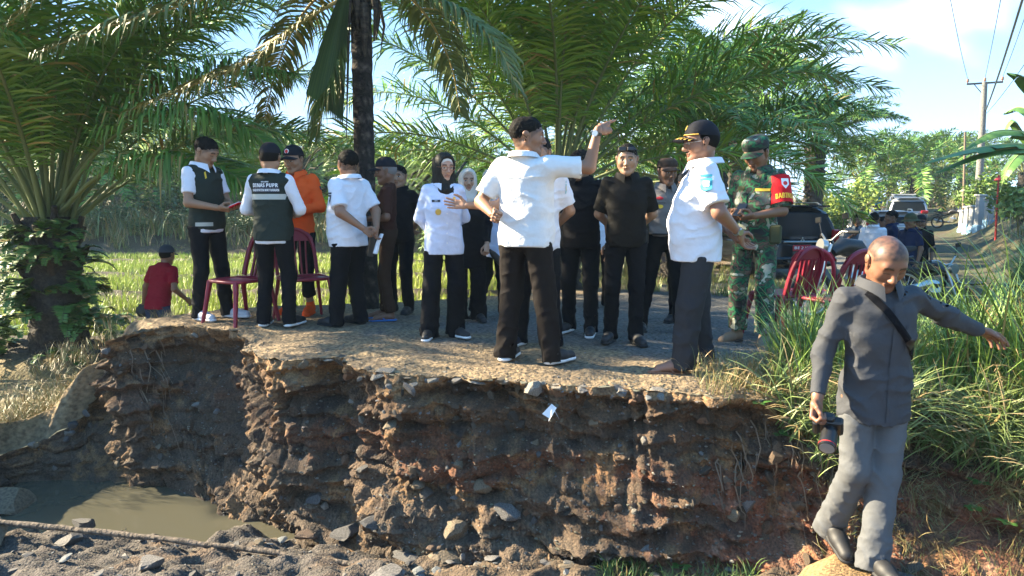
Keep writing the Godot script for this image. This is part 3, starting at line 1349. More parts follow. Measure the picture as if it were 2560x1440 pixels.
func palm_trunk(h: float, r: float, rng: RandomNumberGenerator, boots: bool, c: Color) -> ArrayMesh:
	var g := []
	var cc := []
	var rows := int(clampf(h / 0.06, 14, 70))
	var sides := 22
	for k in rows + 1:
		var row := []
		var cr := []
		var y := h * k / rows
		for a in sides + 1:
			var an := TAU * a / sides
			var rr := r * (1.0 + 0.25 * exp(-y * 2.5))
			if boots:
				var u := an / TAU * 8.0 + y * 3.0
				var v := y * 5.5
				var bump := absf(sin(PI * u)) * absf(sin(PI * v + PI * 0.5 * floor(u)))
				rr += r * 0.28 * bump + r * 0.18 * ns.get_noise_3d(cos(an) * 3.0, y * 6.0, sin(an) * 3.0)
			else:
				rr += r * 0.07 * (fposmod(y * 11.0, 1.0) - 0.5) + r * 0.10 * ns.get_noise_3d(cos(an) * 2.0, y * 5.0, sin(an) * 2.0)
			row.append(Vector3(cos(an) * rr, y, sin(an) * rr))
			var d := c * (0.75 + 0.7 * absf(ns.get_noise_3d(cos(an) * 4.0 + 9.0, y * 7.0, sin(an) * 4.0)))
			if not boots and fposmod(y * 11.0, 1.0) > 0.82 and ns.get_noise_3d(cos(an) * 5.0, y * 2.0, sin(an) * 5.0) > 0.0:
				d = lin(0.16, 0.125, 0.10)
			cr.append(d)
		g.append(row)
		cc.append(cr)
	var b := MB.new()
	b.sheet(g, true, cc)
	return b.mesh()

func oil_palm(label: String, base: Vector3, crown_h: float, o: Dictionary, sd: int) -> Node3D:
	var rng := RandomNumberGenerator.new()
	rng.seed = sd
	var t := thing("oil_palm", label, "palm", o.get("group", ""))
	t.position = base
	var tr: float = o.get("trunk", 0.32)
	put("trunk", palm_trunk(crown_h, tr, rng, true, lin(0.075, 0.062, 0.048)), mats.bark, t)
	var n: int = o.get("fronds", 34)
	var L: float = o.get("L", 5.0)
	for k in n:
		var q := float(k) / n
		var az = k * 2.39996 + rng.randf_range(-0.2, 0.2) + o.get("turn", 0.0)
		var el := lerpf(1.42, o.get("low", 0.15), pow(q, 0.85)) + rng.randf_range(-0.08, 0.08)
		if o.has("clear") and el < o.get("keep", 0.85) and absf(angle_difference(az, o.clear)) < 1.15:
			el = o.get("keep", 0.85) + 0.25 * rng.randf()
		var len2 := L * rng.randf_range(0.86, 1.05) * (0.8 + 0.2 * ss(0.0, 0.3, q))
		var st := Vector3(sin(az), 0, cos(az)) * tr * 0.75 * (0.35 + q) + Vector3(0, crown_h - 0.25 * q + 0.1, 0)
		var fo := {"n": int(o.get("n", 90)), "len": L * 0.165, "wid": o.get("wid", 0.04), "droop": o.get("droop", 0.3), "plume": 0.75, "start": 0.2, "r0": 0.05, "dry": 0.02 + 0.10 * q * o.get("age", 0.5), "segs": o.get("segs", 3)}
		if o.has("col"):
			fo.col = o.col
			fo.col2 = o.col2
		put("frond", frond(arc(st, az, el, len2, o.get("bend", 1.25) + 0.5 * q, rng.randf_range(-0.3, 0.3)), fo, rng), null, t)
	for e in o.get("extra", []):
		put("frond", frond(e.map(func(v): return v - base), {"n": 150, "len": 0.95, "wid": 0.036, "droop": 0.9, "plume": 0.3, "start": 0.22, "r0": 0.055, "dry": 0.05}, rng), null, t)
	# dead sheaths at the crown's foot
	for k in o.get("stubs", 12):
		var az = k * 2.39996 + 0.7
		var b := MB.new()
		b.col = lin(0.085, 0.06, 0.04)
		var s := Vector3(sin(az), 0, cos(az))
		var y = crown_h - 0.15 - 0.05 * k
		b.tube([s * tr * 0.8 + Vector3(0, y, 0), s * tr * 1.25 + Vector3(0, y + 0.12, 0), s * tr * 1.5 + Vector3(0, y + 0.3, 0)], [0.075, 0.055, 0.035], 6)
		put("frond_stub", b.mesh(), mats.bark, t)
	return t

func coconut() -> void:
	var rng := RandomNumberGenerator.new()
	rng.seed = 81
	var base := at(921, 790, 8.2)
	base.y = ground_y(base.x, base.z) - 0.05
	var t := thing("coconut_palm", "coconut palm with dark ringed trunk standing behind the people on the road", "palm")
	t.position = base
	var H := 3.75
	put("trunk", palm_trunk(H, 0.112, rng, false, lin(0.034, 0.027, 0.022)), mats.bark, t)
	var yel := {"n": 92, "len": 0.62, "wid": 0.034, "droop": 0.75, "plume": 0.12, "start": 0.16, "r0": 0.04, "col": lin(0.07, 0.11, 0.02), "col2": lin(0.26, 0.21, 0.03), "dry": 0.12, "rib": lin(0.30, 0.22, 0.06)}
	var grn := yel.duplicate()
	grn.col2 = lin(0.12, 0.15, 0.025)
	grn.dry = 0.04
	grn.droop = 0.95
	var hero := [
		[[[905, -60, 8.2], [720, -70, 7.7], [500, 0, 7.1], [290, 60, 6.6], [110, 125, 6.3]], grn],
		[[[890, -20, 8.2], [770, 45, 8.0], [640, 145, 7.7], [490, 210, 7.4], [330, 275, 7.1]], yel],
		[[[940, -60, 8.2], [1040, -20, 8.0], [1150, 30, 7.8], [1240, 110, 7.6], [1290, 215, 7.5]], grn],
		[[[945, -40, 8.3], [1010, -20, 8.9], [1080, 60, 9.4], [1130, 170, 9.8], [1150, 280, 10.0]], grn],
		[[[895, -40, 8.3], [820, -30, 8.9], [740, 60, 9.5], [690, 180, 9.9], [660, 300, 10.2]], yel],
		[[[900, -60, 8.2], [760, -190, 7.9], [520, -220, 7.5], [250, -120, 7.0], [20, 60, 6.6]], yel],
		[[[880, 10, 8.1], [850, 110, 8.0], [820, 220, 7.9], [790, 340, 7.9]], grn]]
	for e in hero:
		put("frond", frond(e[0].map(func(q): return at(q[0], q[1], q[2]) - base), e[1], rng), null, t)
	for k in 11:
		var az := k * 2.39996 + 0.4
		put("frond", frond(arc(Vector3(sin(az) * 0.1, H, cos(az) * 0.1), az, lerpf(1.35, 0.5, k / 11.0), rng.randf_range(3.2, 3.9), 1.5, 0.2), grn, rng), null, t)
	# the young leaf that hangs folded, its leaflets still joined like a fan
	var b := MB.new()
	var rows := 12
	var cols := 44
	var g := []
	var cc := []
	for r in rows + 1:
		var v := float(r) / rows
		var row := []
		var cr := []
		for q in cols + 1:
			var u := float(q) / cols
			var left := Vector2(lerpf(858, 765, pow(v, 0.8)), lerpf(-25, 232, v))
			var right := Vector2(lerpf(874, 858, v), lerpf(-25, 300 + 12 * (q % 2), v))
			var p := left.lerp(right, u)
			if r == rows:
				p.y += 14.0 * (q % 2)
			row.append(at(p.x, p.y, 7.75 + 0.045 * (q % 2) * minf(v * 3.0, 1.0) + 0.12 * sin(u * 3.0)) - base)
			cr.append(lin(0.045, 0.105, 0.022).lerp(lin(0.10, 0.17, 0.035), fmod(q * 0.37, 1.0)))
		g.append(row)
		cc.append(cr)
	b.sheet(g, false, cc)
	put("folded_leaf", b.mesh(), mats.palm_leaf, t)
	b = MB.new()
	b.col = lin(0.11, 0.085, 0.06)
	b.tube([at(876, -40, 8.0) - base, at(872, 60, 7.95) - base, at(869, 200, 7.95) - base, at(866, 345, 8.0) - base], [0.045, 0.035, 0.022, 0.008], 6, true, 0.5)
	put("dead_frond", b.mesh(), mats.bark, t)
	for k in 9:
		var az := k * 2.39996
		var s := Vector3(sin(az), 0, cos(az))
		b = MB.new()
		b.col = lin(0.17, 0.125, 0.08).lerp(lin(0.07, 0.05, 0.035), rng.randf())
		var y := H - 0.15 - 0.035 * k
		b.tube([s * 0.10 + Vector3(0, y, 0), s * 0.2 + Vector3(0, y + 0.05, 0), s * 0.25 + Vector3(0, y - 0.2, 0), s * 0.2 + Vector3(0, y - 0.5, 0)], [0.08, 0.06, 0.045, 0.01], 6, true, 0.35)
		put("leaf_sheath", b.mesh(), mats.bark, t)

# ---------- broadleaf trees and shrubs
func leaf_cloud(b: MB, centre: Vector3, rad: Vector3, n: int, size: float, c0: Color, c1: Color, rng: RandomNumberGenerator) -> void:
	for k in n:
		var d := Vector3(rng.randfn(), rng.randfn(), rng.randfn()).normalized()
		var p := centre + d * rad * pow(rng.randf(), 0.45)
		var a := Vector3(rng.randfn(), rng.randfn() * 0.6, rng.randfn()).normalized()
		var w := a.cross(Vector3(rng.randfn(), rng.randfn(), rng.randfn())).normalized()
		var s := size * rng.randf_range(0.6, 1.3)
		b.col = c0.lerp(c1, clampf(rng.randf() * 0.8 + 0.2 * rng.randfn(), 0, 1))
		var nn := a.cross(w)
		var q := [p - a * s, p + w * s * 0.42, p + a * s, p - w * s * 0.42]
		var s0 := b.v.size()
		for e in q:
			b.vert(e, nn)
		b.quad(s0, s0 + 1, s0 + 2, s0 + 3)

func shrub(called: String, label: String, category: String, base: Vector3, sz: Vector3, n: int, leaf: float, c0: Color, c1: Color, sd: int, group := "") -> Node3D:
	var rng := RandomNumberGenerator.new()
	rng.seed = sd
	var t := thing(called, label, category, group)
	t.position = base
	var b := MB.new()
	b.col = lin(0.10, 0.075, 0.045)
	var lf := MB.new()
	for k in 9:
		var az := k * 2.4 + rng.randf()
		var r := rng.randf_range(0.2, 0.95)
		var e := Vector3(sin(az) * r, rng.randf_range(0.35, 0.95), cos(az) * r) * sz
		b.tube([Vector3(0, -0.1, 0), e * Vector3(0.4, 0.55, 0.4), e], [0.03 * sz.y + 0.01, 0.02 * sz.y, 0.008], 5, false)
		leaf_cloud(lf, e, sz * rng.randf_range(0.28, 0.45), n / 9, leaf, c0, c1, rng)
	put("stem", b.mesh(), mats.stem, t)
	put("crown", lf.mesh(), mats.tree_leaf, t)
	return t

func feathery_tree(label: String, base: Vector3, h: float, lean: Vector3, sd: int, c0: Color, c1: Color) -> Node3D:
	var rng := RandomNumberGenerator.new()
	rng.seed = sd
	var t := thing("broadleaf_tree", label, "tree", "trees behind the paddy")
	t.position = base
	var tb := MB.new()
	tb.col = lin(0.09, 0.07, 0.05)
	var lf := MB.new()
	var top := Vector3(0, h * 0.55, 0) + lean * 0.5
	tb.tube([Vector3(0, -0.2, 0), Vector3(0.05, h * 0.25, 0), top], [0.11, 0.09, 0.06], 8)
	put("trunk", tb.mesh(), mats.bark, t)
	for k in 11:
		var az := k * 2.39996 + rng.randf() * 0.5
		var st := Vector3(0.03, h * rng.randf_range(0.25, 0.55), 0)
		var e := st + Vector3(sin(az), rng.randf_range(0.15, 0.75), cos(az)) * h * rng.randf_range(0.28, 0.5) + lean * 0.6
		var mid := st.lerp(e, 0.5) + Vector3(0, 0.12 * h * 0.3, 0)
		var lb := MB.new()
		lb.col = lin(0.08, 0.065, 0.05)
		lb.tube([st, mid, e], [0.045, 0.03, 0.012], 6, false)
		put("limb", lb.mesh(), mats.bark, t)
		for q in 5:
			var c := st.lerp(e, rng.randf_range(0.4, 1.12)) + Vector3(rng.randfn(), rng.randfn() * 0.4, rng.randfn()) * h * 0.07
			# a spray of paired leaflets, flat and layered
			for f in 7:
				var fa := rng.randf() * TAU
				var fd := Vector3(sin(fa), rng.randf_range(-0.35, 0.15), cos(fa)).normalized()
				var fs := fd.cross(Vector3.UP).normalized()
				var L := rng.randf_range(0.3, 0.55)
				for m in 11:
					var pp := c + fd * L * (m + 1) / 11.0 + Vector3(0, -0.10 * pow(m / 11.0, 2.0), 0)
					for sdn in [-1.0, 1.0]:
						lf.col = c0.lerp(c1, rng.randf())
						var le = fs * sdn * 0.10 + fd * 0.03
						var s0 := lf.v.size()
						lf.vert(pp, Vector3.UP)
						lf.vert(pp + le * 0.5 + fd * 0.018, Vector3.UP)
						lf.vert(pp + le, Vector3.UP)
						lf.vert(pp + le * 0.5 - fd * 0.018, Vector3.UP)
						if sdn < 0:
							lf.quad(s0, s0 + 3, s0 + 2, s0 + 1)
						else:
							lf.quad(s0, s0 + 1, s0 + 2, s0 + 3)
	put("crown", lf.mesh(), mats.tree_leaf, t)
	return t

# ---------- grasses
func blade(b: MB, p: Vector3, az: float, L: float, wid: float, lean: float, bend: float, c: Color, tipc: Color, segs := 5) -> void:
	var dir := Vector3(sin(az) * sin(lean), cos(lean), cos(az) * sin(lean))
	var out := Vector3(sin(az), 0, cos(az))
	var w := Vector3(cos(az), 0, -sin(az))
	var s := b.v.size()
	var e := lean
	for k in segs:
		var q := float(k) / segs
		b.col = c.lerp(tipc, q)
		var nn := (Vector3.UP * sin(e) - out * cos(e)) * -1.0
		var ww := w * wid * 0.5 * (0.6 + 0.4 * sin(PI * minf(q * 1.3 + 0.1, 1.0))) * (1.0 - 0.5 * q)
		b.vert(p - ww, -nn)
		b.vert(p + ww, -nn)
		p += (out * sin(e) + Vector3.UP * cos(e)) * L / segs
		e += bend / segs * (0.4 + 1.4 * q)
	b.vert(p, Vector3.UP * sin(e) - out * cos(e))
	for k in segs - 1:
		var a := s + k * 2
		b.quad(a, a + 1, a + 3, a + 2)
	b.tri(s + segs * 2 - 2, s + segs * 2 - 1, s + segs * 2)

func clump(n: int, L: float, wid: float, spread: float, bend: float, c0: Color, c1: Color, tip: Color, sd: int, segs := 5, dry := 0.0) -> ArrayMesh:
	var rng := RandomNumberGenerator.new()
	rng.seed = sd
	var b := MB.new()
	for k in n:
		var az := rng.randf() * TAU
		var p := Vector3(rng.randfn(), 0, rng.randfn()) * spread
		var c := c0.lerp(c1, rng.randf())
		var tc := tip
		if rng.randf() < dry:
			c = lin(0.28, 0.20, 0.085)
			tc = lin(0.34, 0.25, 0.12)
		blade(b, p, az, L * rng.randf_range(0.55, 1.1), wid * rng.randf_range(0.7, 1.2), rng.randf_range(0.03, 0.45), bend * rng.randf_range(0.4, 1.5), c, c.lerp(tc, 0.5), segs)
	return b.mesh()

func field_of(called: String, label: String, category: String, mesh: Mesh, m: Material, places: Array) -> void:
	var mm := MultiMesh.new()
	mm.transform_format = MultiMesh.TRANSFORM_3D
	mm.mesh = mesh
	mm.instance_count = places.size()
	for k in places.size():
		mm.set_instance_transform(k, places[k])
	var o := MultiMeshInstance3D.new()
	o.multimesh = mm
	o.material_override = m
	o.name = numbered(called)
	add_child(o)
	o.set_meta("kind", "stuff")
	o.set_meta("label", label)
	o.set_meta("category", category)

func spot(p: Vector3, s: float, rng: RandomNumberGenerator, tilt := 0.12) -> Transform3D:
	return Transform3D(Basis.from_euler(Vector3(rng.randf_range(-tilt, tilt), rng.randf() * TAU, rng.randf_range(-tilt, tilt))).scaled(Vector3.ONE * s), p)

func grasses() -> void:
	var rng := RandomNumberGenerator.new()
	rng.seed = 19
	# rice in rows
	var rice := clump(10, 0.20, 0.012, 0.024, 0.4, lin(0.32, 0.44, 0.03), lin(0.46, 0.54, 0.05), lin(0.54, 0.56, 0.09), 3, 3)
	var pl := []
	var z := -10.7
	while z > -27.2:
		var x := -22.0
		while x < 8.0:
			var p := Vector3(x + rng.randf_range(-0.035, 0.035), PADDY_Y, z + rng.randf_range(-0.03, 0.03))
			var a := p.x * RV.x + p.z * RV.z
			var b := p.x * RU.x + p.z * RU.z
			var gy := ground_y(p.x, p.z)
			var px := px_of(p).x
			if gy < PADDY_Y + 0.02 and road_left(b) - a > 1.15 and px > -60 and px < 1500 and rng.randf() < 0.94:
				pl.append(spot(p, rng.randf_range(0.75, 1.15), rng))
			x += 0.15
		z -= 0.18
	field_of("rice_seedlings", "bright green rice seedlings in rows in the flooded paddy", "rice", rice, mats.rice_blade, pl)
	# grass on the bunds
	var tuft := clump(16, 0.20, 0.011, 0.05, 0.8, lin(0.08, 0.15, 0.02), lin(0.17, 0.21, 0.04), lin(0.24, 0.24, 0.07), 4, 3, 0.15)
	pl = []
	while pl.size() < 2600:
		var p := Vector3(rng.randf_range(-20, 6), 0, rng.randf_range(-27.5, -10.6))
		p.y = ground_y(p.x, p.z)
		if p.y > PADDY_Y + 0.03 and p.y < -0.45:
			pl.append(spot(p, rng.randf_range(0.5, 1.1), rng))
	field_of("bund_grass", "short grass on the low earth bunds between paddies", "grass", tuft, mats.grass_blade, pl)
	# tall grass on the right-hand bank
	var greens := [lin(0.07, 0.17, 0.025), lin(0.16, 0.28, 0.045), lin(0.26, 0.34, 0.09)]
	for v in 3:
		var m := clump([24, 19, 28][v], [1.3, 1.5, 0.95][v], [0.019, 0.024, 0.014][v], 0.07, [1.3, 0.9, 1.7][v], greens[0], greens[1], greens[2], 60 + v, 6, 0.10)
		pl = []
		while pl.size() < [520, 400, 520][v]:
			var a := rng.randf_range(-0.75, 9.0)
			var b := rng.randf_range(1.2, 17.0)
			var p := RV * a + RU * b
			var px := px_of(Vector3(p.x, 0, p.z)).x
			var d := -p.z
			if d < 3.2 or px < 1870 or px > 2900:
				continue
			# the track the motorcycles and chairs stand on stays open
			var edge := lerpf(0.30, 1.3, ss(5.0, 9.0, b)) + 0.25 * ns.get_noise_2d(b, 3.0)
			if b > 6.0 and a < edge + 0.9:
				continue
			if a < edge - 0.9:
				continue
			var front := in_front(p)
			if front < 0.12:
				continue
			p.y = ground_y(p.x, p.z) - 0.03
			var sz := rng.randf_range(0.55, 1.05) * (0.55 + 0.45 * ss(edge - 0.8, edge + 1.2, a))
			pl.append(spot(p, sz, rng, 0.25))
		field_of("tall_grass", ["arching tall green grass on the bank right of the road", "upright broad-bladed grass on the bank right of the road", "low bushy grass on the bank right of the road"][v], "grass", m, mats.grass_blade, pl)
	# grass hanging over the broken lip, and weeds on the slope below
	var hang := clump(18, 0.75, 0.016, 0.07, 2.4, lin(0.07, 0.15, 0.03), lin(0.16, 0.22, 0.05), lin(0.26, 0.27, 0.10), 71, 6, 0.2)
	pl = []
	while pl.size() < 120:
		var s := px_on_lip(rng.randf_range(1960.0, 2780.0))
		var t := rng.randf_range(0.0, 0.35)
		var p := face_point(s, t)
		pl.append(Transform3D(Basis.from_euler(Vector3(rng.randf_range(0.3, 1.0), rng.randf_range(-0.6, 0.6), 0)).scaled(Vector3.ONE * rng.randf_range(0.4, 0.85)), p))
	field_of("hanging_grass", "green and dry grass hanging over the broken bank", "grass", hang, mats.grass_blade, pl)
	var dryt := clump(16, 0.22, 0.006, 0.07, 2.2, lin(0.15, 0.15, 0.055), lin(0.11, 0.15, 0.04), lin(0.28, 0.25, 0.10), 75, 4, 0.5)
	pl = []
	while pl.size() < 380:
		var s := px_on_lip(rng.randf_range(1640.0, 2500.0))
		var p := lip_at(s) + RU * rng.randf_range(-0.02, 0.75)
		if px_of(p).x < 1720 + rng.randf() * 160:
			continue
		p.y = ground_y(p.x, p.z) - 0.01
		pl.append(spot(p, rng.randf_range(0.5, 1.1), rng, 0.4))
	while pl.size() < 760:
		var s := px_on_lip(rng.randf_range(2040.0, 2900.0))
		pl.append(spot(face_point(s, rng.randf_range(0.1, 1.0)), rng.randf_range(0.3, 0.8), rng, 0.9))
	while pl.size() < 1090:
		var p := Vector3(rng.randf_range(-4.7, -3.3), 0, rng.randf_range(-7.2, -5.8))
		if in_front(p) < 0.05:
			continue
		p.y = ground_y(p.x, p.z)
		if p.y < -0.04 and p.y > -0.95:
			pl.append(spot(p, rng.randf_range(0.35, 1.0), rng, 0.5))
	while pl.size() < 1240:
		var p := Vector3(rng.randf_range(-7.0, -3.3), 0, rng.randf_range(-9.0, -5.9))
		if in_front(p) < 0.08:
			continue
		p.y = ground_y(p.x, p.z)
		if p.y < -0.05 and p.y > WATER_Y:
			pl.append(spot(p, rng.randf_range(0.3, 0.9), rng, 0.4))
	field_of("dry_grass", "matted dry grass on the verge and the low bank", "grass", dryt, mats.grass_blade, pl)
	# foot of the slope at the right: weeds
	var weed := clump(14, 0.2, 0.012, 0.05, 1.4, lin(0.05, 0.11, 0.025), lin(0.12, 0.2, 0.04), lin(0.2, 0.25, 0.08), 77, 4, 0.1)
	pl = []
	while pl.size() < 150:
		var p := Vector3(rng.randf_range(0.2, 3.2), 0, rng.randf_range(-4.1, -3.3))
		var px := px_of(Vector3(p.x, -1, p.z)).x
		if (px > 1500 and px < 1900 and p.z < -3.55) or px > 2330:
			p.y = floor_y(p.x, p.z)
			pl.append(spot(p, rng.randf_range(0.25, 0.7), rng, 0.3))
	field_of("foot_weeds", "small green weeds at the foot of the broken bank", "weeds", weed, mats.grass_blade, pl)
	# undergrowth along the road's far left and the hill
	var brush := clump(26, 0.9, 0.03, 0.22, 1.5, lin(0.07, 0.12, 0.025), lin(0.15, 0.17, 0.05), lin(0.25, 0.22, 0.08), 79, 4, 0.3)
	pl = []
	while pl.size() < 2600:
		var p := Vector3(rng.randf_range(-32, 45), 0, rng.randf_range(-75, -12.0))
		if pl.size() < 700:
			p = Vector3(rng.randf_range(-24, 4), 0, rng.randf_range(-33, -27.3))
		var a := p.x * RV.x + p.z * RV.z
		var b := p.x * RU.x + p.z * RU.z
		var lft := road_left(b)
		if -p.z < 28.3 and (lft - a) > 0.9 and b < 16.0:
			continue
		if -p.z < 27.4 and lft - a > 3.0:
			continue
		if a > lft - 0.2 and a < 3.2:
			continue
		p.y = ground_y(p.x, p.z) - 0.05
		pl.append(spot(p, rng.randf_range(0.5, 1.5), rng))
	field_of("undergrowth", "tangled undergrowth below the trees and along the road", "undergrowth", brush, mats.grass_blade, pl)

# metres behind the lip (positive) or in front of it
func in_front(p: Vector3) -> float:
	var best := 1e9
	var val := 0.0
	for k in lip_p.size() - 1:
		var q := Geometry3D.get_closest_point_to_segment(Vector3(p.x, 0, p.z), Vector3(lip_p[k].x, 0, lip_p[k].z), Vector3(lip_p[k + 1].x, 0, lip_p[k + 1].z))
		var d := Vector3(p.x, 0, p.z) - q
		if d.length() < best:
			best = d.length()
			var t := lip_p[k + 1] - lip_p[k]
			val = best * signf(t.z * d.x - t.x * d.z)
	return val

# ---------- ferns on the palm's trunk
func fern_frond(L: float, sd: int) -> ArrayMesh:
	var rng := RandomNumberGenerator.new()
	rng.seed = sd
	var pts := arc(Vector3.ZERO, 0.0, 0.75, L, 2.0)
	return frond(pts, {"n": 26, "len": L * 0.27, "wid": 0.032, "droop": 0.12, "plume": 0.05, "start": 0.08, "r0": 0.006, "sweep": 0.25, "col": lin(0.045, 0.12, 0.02), "col2": lin(0.10, 0.20, 0.03), "rib": lin(0.07, 0.10, 0.03), "dry": 0.02, "segs": 2}, rng)

func ferns() -> void:
	var rng := RandomNumberGenerator.new()
	rng.seed = 23
	var ms := [fern_frond(0.45, 1), fern_frond(0.55, 2), fern_frond(0.38, 3)]
	var c := Vector3(-6.45, 0, -10.1)
	for k in 62:
		var y := rng.randf_range(-1.05, 0.72)
		var az := rng.randf_range(-1.9, 1.9)
		var r := lerpf(0.46, 0.30, ss(-0.9, 0.0, y)) + (0.2 if y < -0.6 else 0.0)
		var t := thing("fern", "green fern rooted on the trunk of the thick oil palm by the canal", "fern", "ferns on the palm trunk")
		t.position = c + Vector3(sin(az) * r, y, cos(az) * r)
		t.rotation.y = az
		for q in 5:
			put("frond", ms[rng.randi() % 3], null, t, Transform3D(Basis(Vector3.UP, rng.randf_range(-1.3, 1.3)) * Basis(Vector3.RIGHT, rng.randf_range(-0.3, 0.5)).scaled(Vector3.ONE * rng.randf_range(0.7, 1.15)), Vector3.ZERO))

# ---------- banana
func banana_leaf(pts: Array, wid: float, rng: RandomNumberGenerator, c: Color) -> ArrayMesh:
	var cp := curve_pts(pts, 26)
	var b := MB.new()
	b.col = lin(0.25, 0.28, 0.09)
	var rad := []
	for k in 27:
		rad.append(lerpf(0.022, 0.004, k / 26.0))
	b.tube(cp, rad, 5, false)
	for side in [-1.0, 1.0]:
		var rip := 0.0
		for k in 26:
			var p: Vector3 = cp[k]
			var q: Vector3 = cp[k + 1]
			var tg := (q - p).normalized()
			var sd = tg.cross(Vector3.UP).normalized() * side
			var w0 := wid * 0.5 * sin(PI * clampf(0.1 + 0.88 * k / 26.0, 0, 1)) + 0.01
			var w1 := wid * 0.5 * sin(PI * clampf(0.1 + 0.88 * (k + 1) / 26.0, 0, 1)) + 0.01
			if rng.randf() < 0.28:
				rip = rng.randf_range(-0.35, 0.35)
			var dn := Vector3(0, -0.55 + rip, 0)
			b.col = c.lerp(c * 1.5, rng.randf() * 0.6)
			var n1 = (sd + dn * 0.4).normalized()
			var n2 = (sd + dn * 1.3).normalized()
			var g := [[p, p + n1 * w0 * 0.5, p + n1 * w0 * 0.5 + n2 * w0 * 0.5], [q, q + n1 * w1 * 0.5, q + n1 * w1 * 0.5 + n2 * w1 * 0.48]]
			b.sheet(g, side < 0)
	return b.mesh()

func bananas() -> void:
	var rng := RandomNumberGenerator.new()
	rng.seed = 37
	var list := [
		[at(2660, 620, 11.5), [[[2640, 360, 11.5], [2560, 330, 11.3], [2480, 330, 11.1], [2414, 372, 11.0]], [[2650, 380, 11.5], [2540, 360, 11.0], [2420, 375, 10.7], [2310, 408, 10.5]], [[2650, 400, 11.5], [2560, 372, 11.0], [2450, 385, 10.8], [2338, 432, 10.7]], [[2640, 360, 11.5], [2610, 250, 11.4], [2560, 195, 11.3], [2518, 182, 11.3]], [[2640, 360, 11.5], [2600, 300, 11.9], [2550, 268, 12.2], [2508, 285, 12.4]]]],
		[at(2600, 560, 17.0), [[[2600, 400, 17], [2560, 340, 17], [2530, 300, 17], [2512, 330, 17]], [[2600, 400, 17], [2560, 380, 16.5], [2520, 420, 16.2], [2500, 480, 16.2]], [[2600, 400, 17], [2620, 300, 17], [2650, 260, 17], [2700, 270, 17]]]]]
	for k in 2:
		var base: Vector3 = list[k][0]
		base.y = ground_y(base.x, base.z)
		var t := thing("banana_plant", ["banana plant whose broad torn leaves reach over the grass bank", "smaller banana plant in the yard beyond the bank"][k], "plant", "banana plants at the roadside")
		t.position = base
		var top: Vector3 = at(list[k][1][0][0][0], list[k][1][0][0][1], list[k][1][0][0][2]) - base
		var b := MB.new()
		b.col = lin(0.15, 0.17, 0.06)
		b.tube([Vector3(0, -0.1, 0), top * 0.5, top], [0.12, 0.10, 0.06], 10)
		put("stem", b.mesh(), mats.stem, t)
		for e in list[k][1]:
			put("leaf", banana_leaf(e.map(func(q): return at(q[0], q[1], q[2]) - base), 0.36, rng, lin(0.07, 0.15, 0.03)), mats.tree_leaf, t)

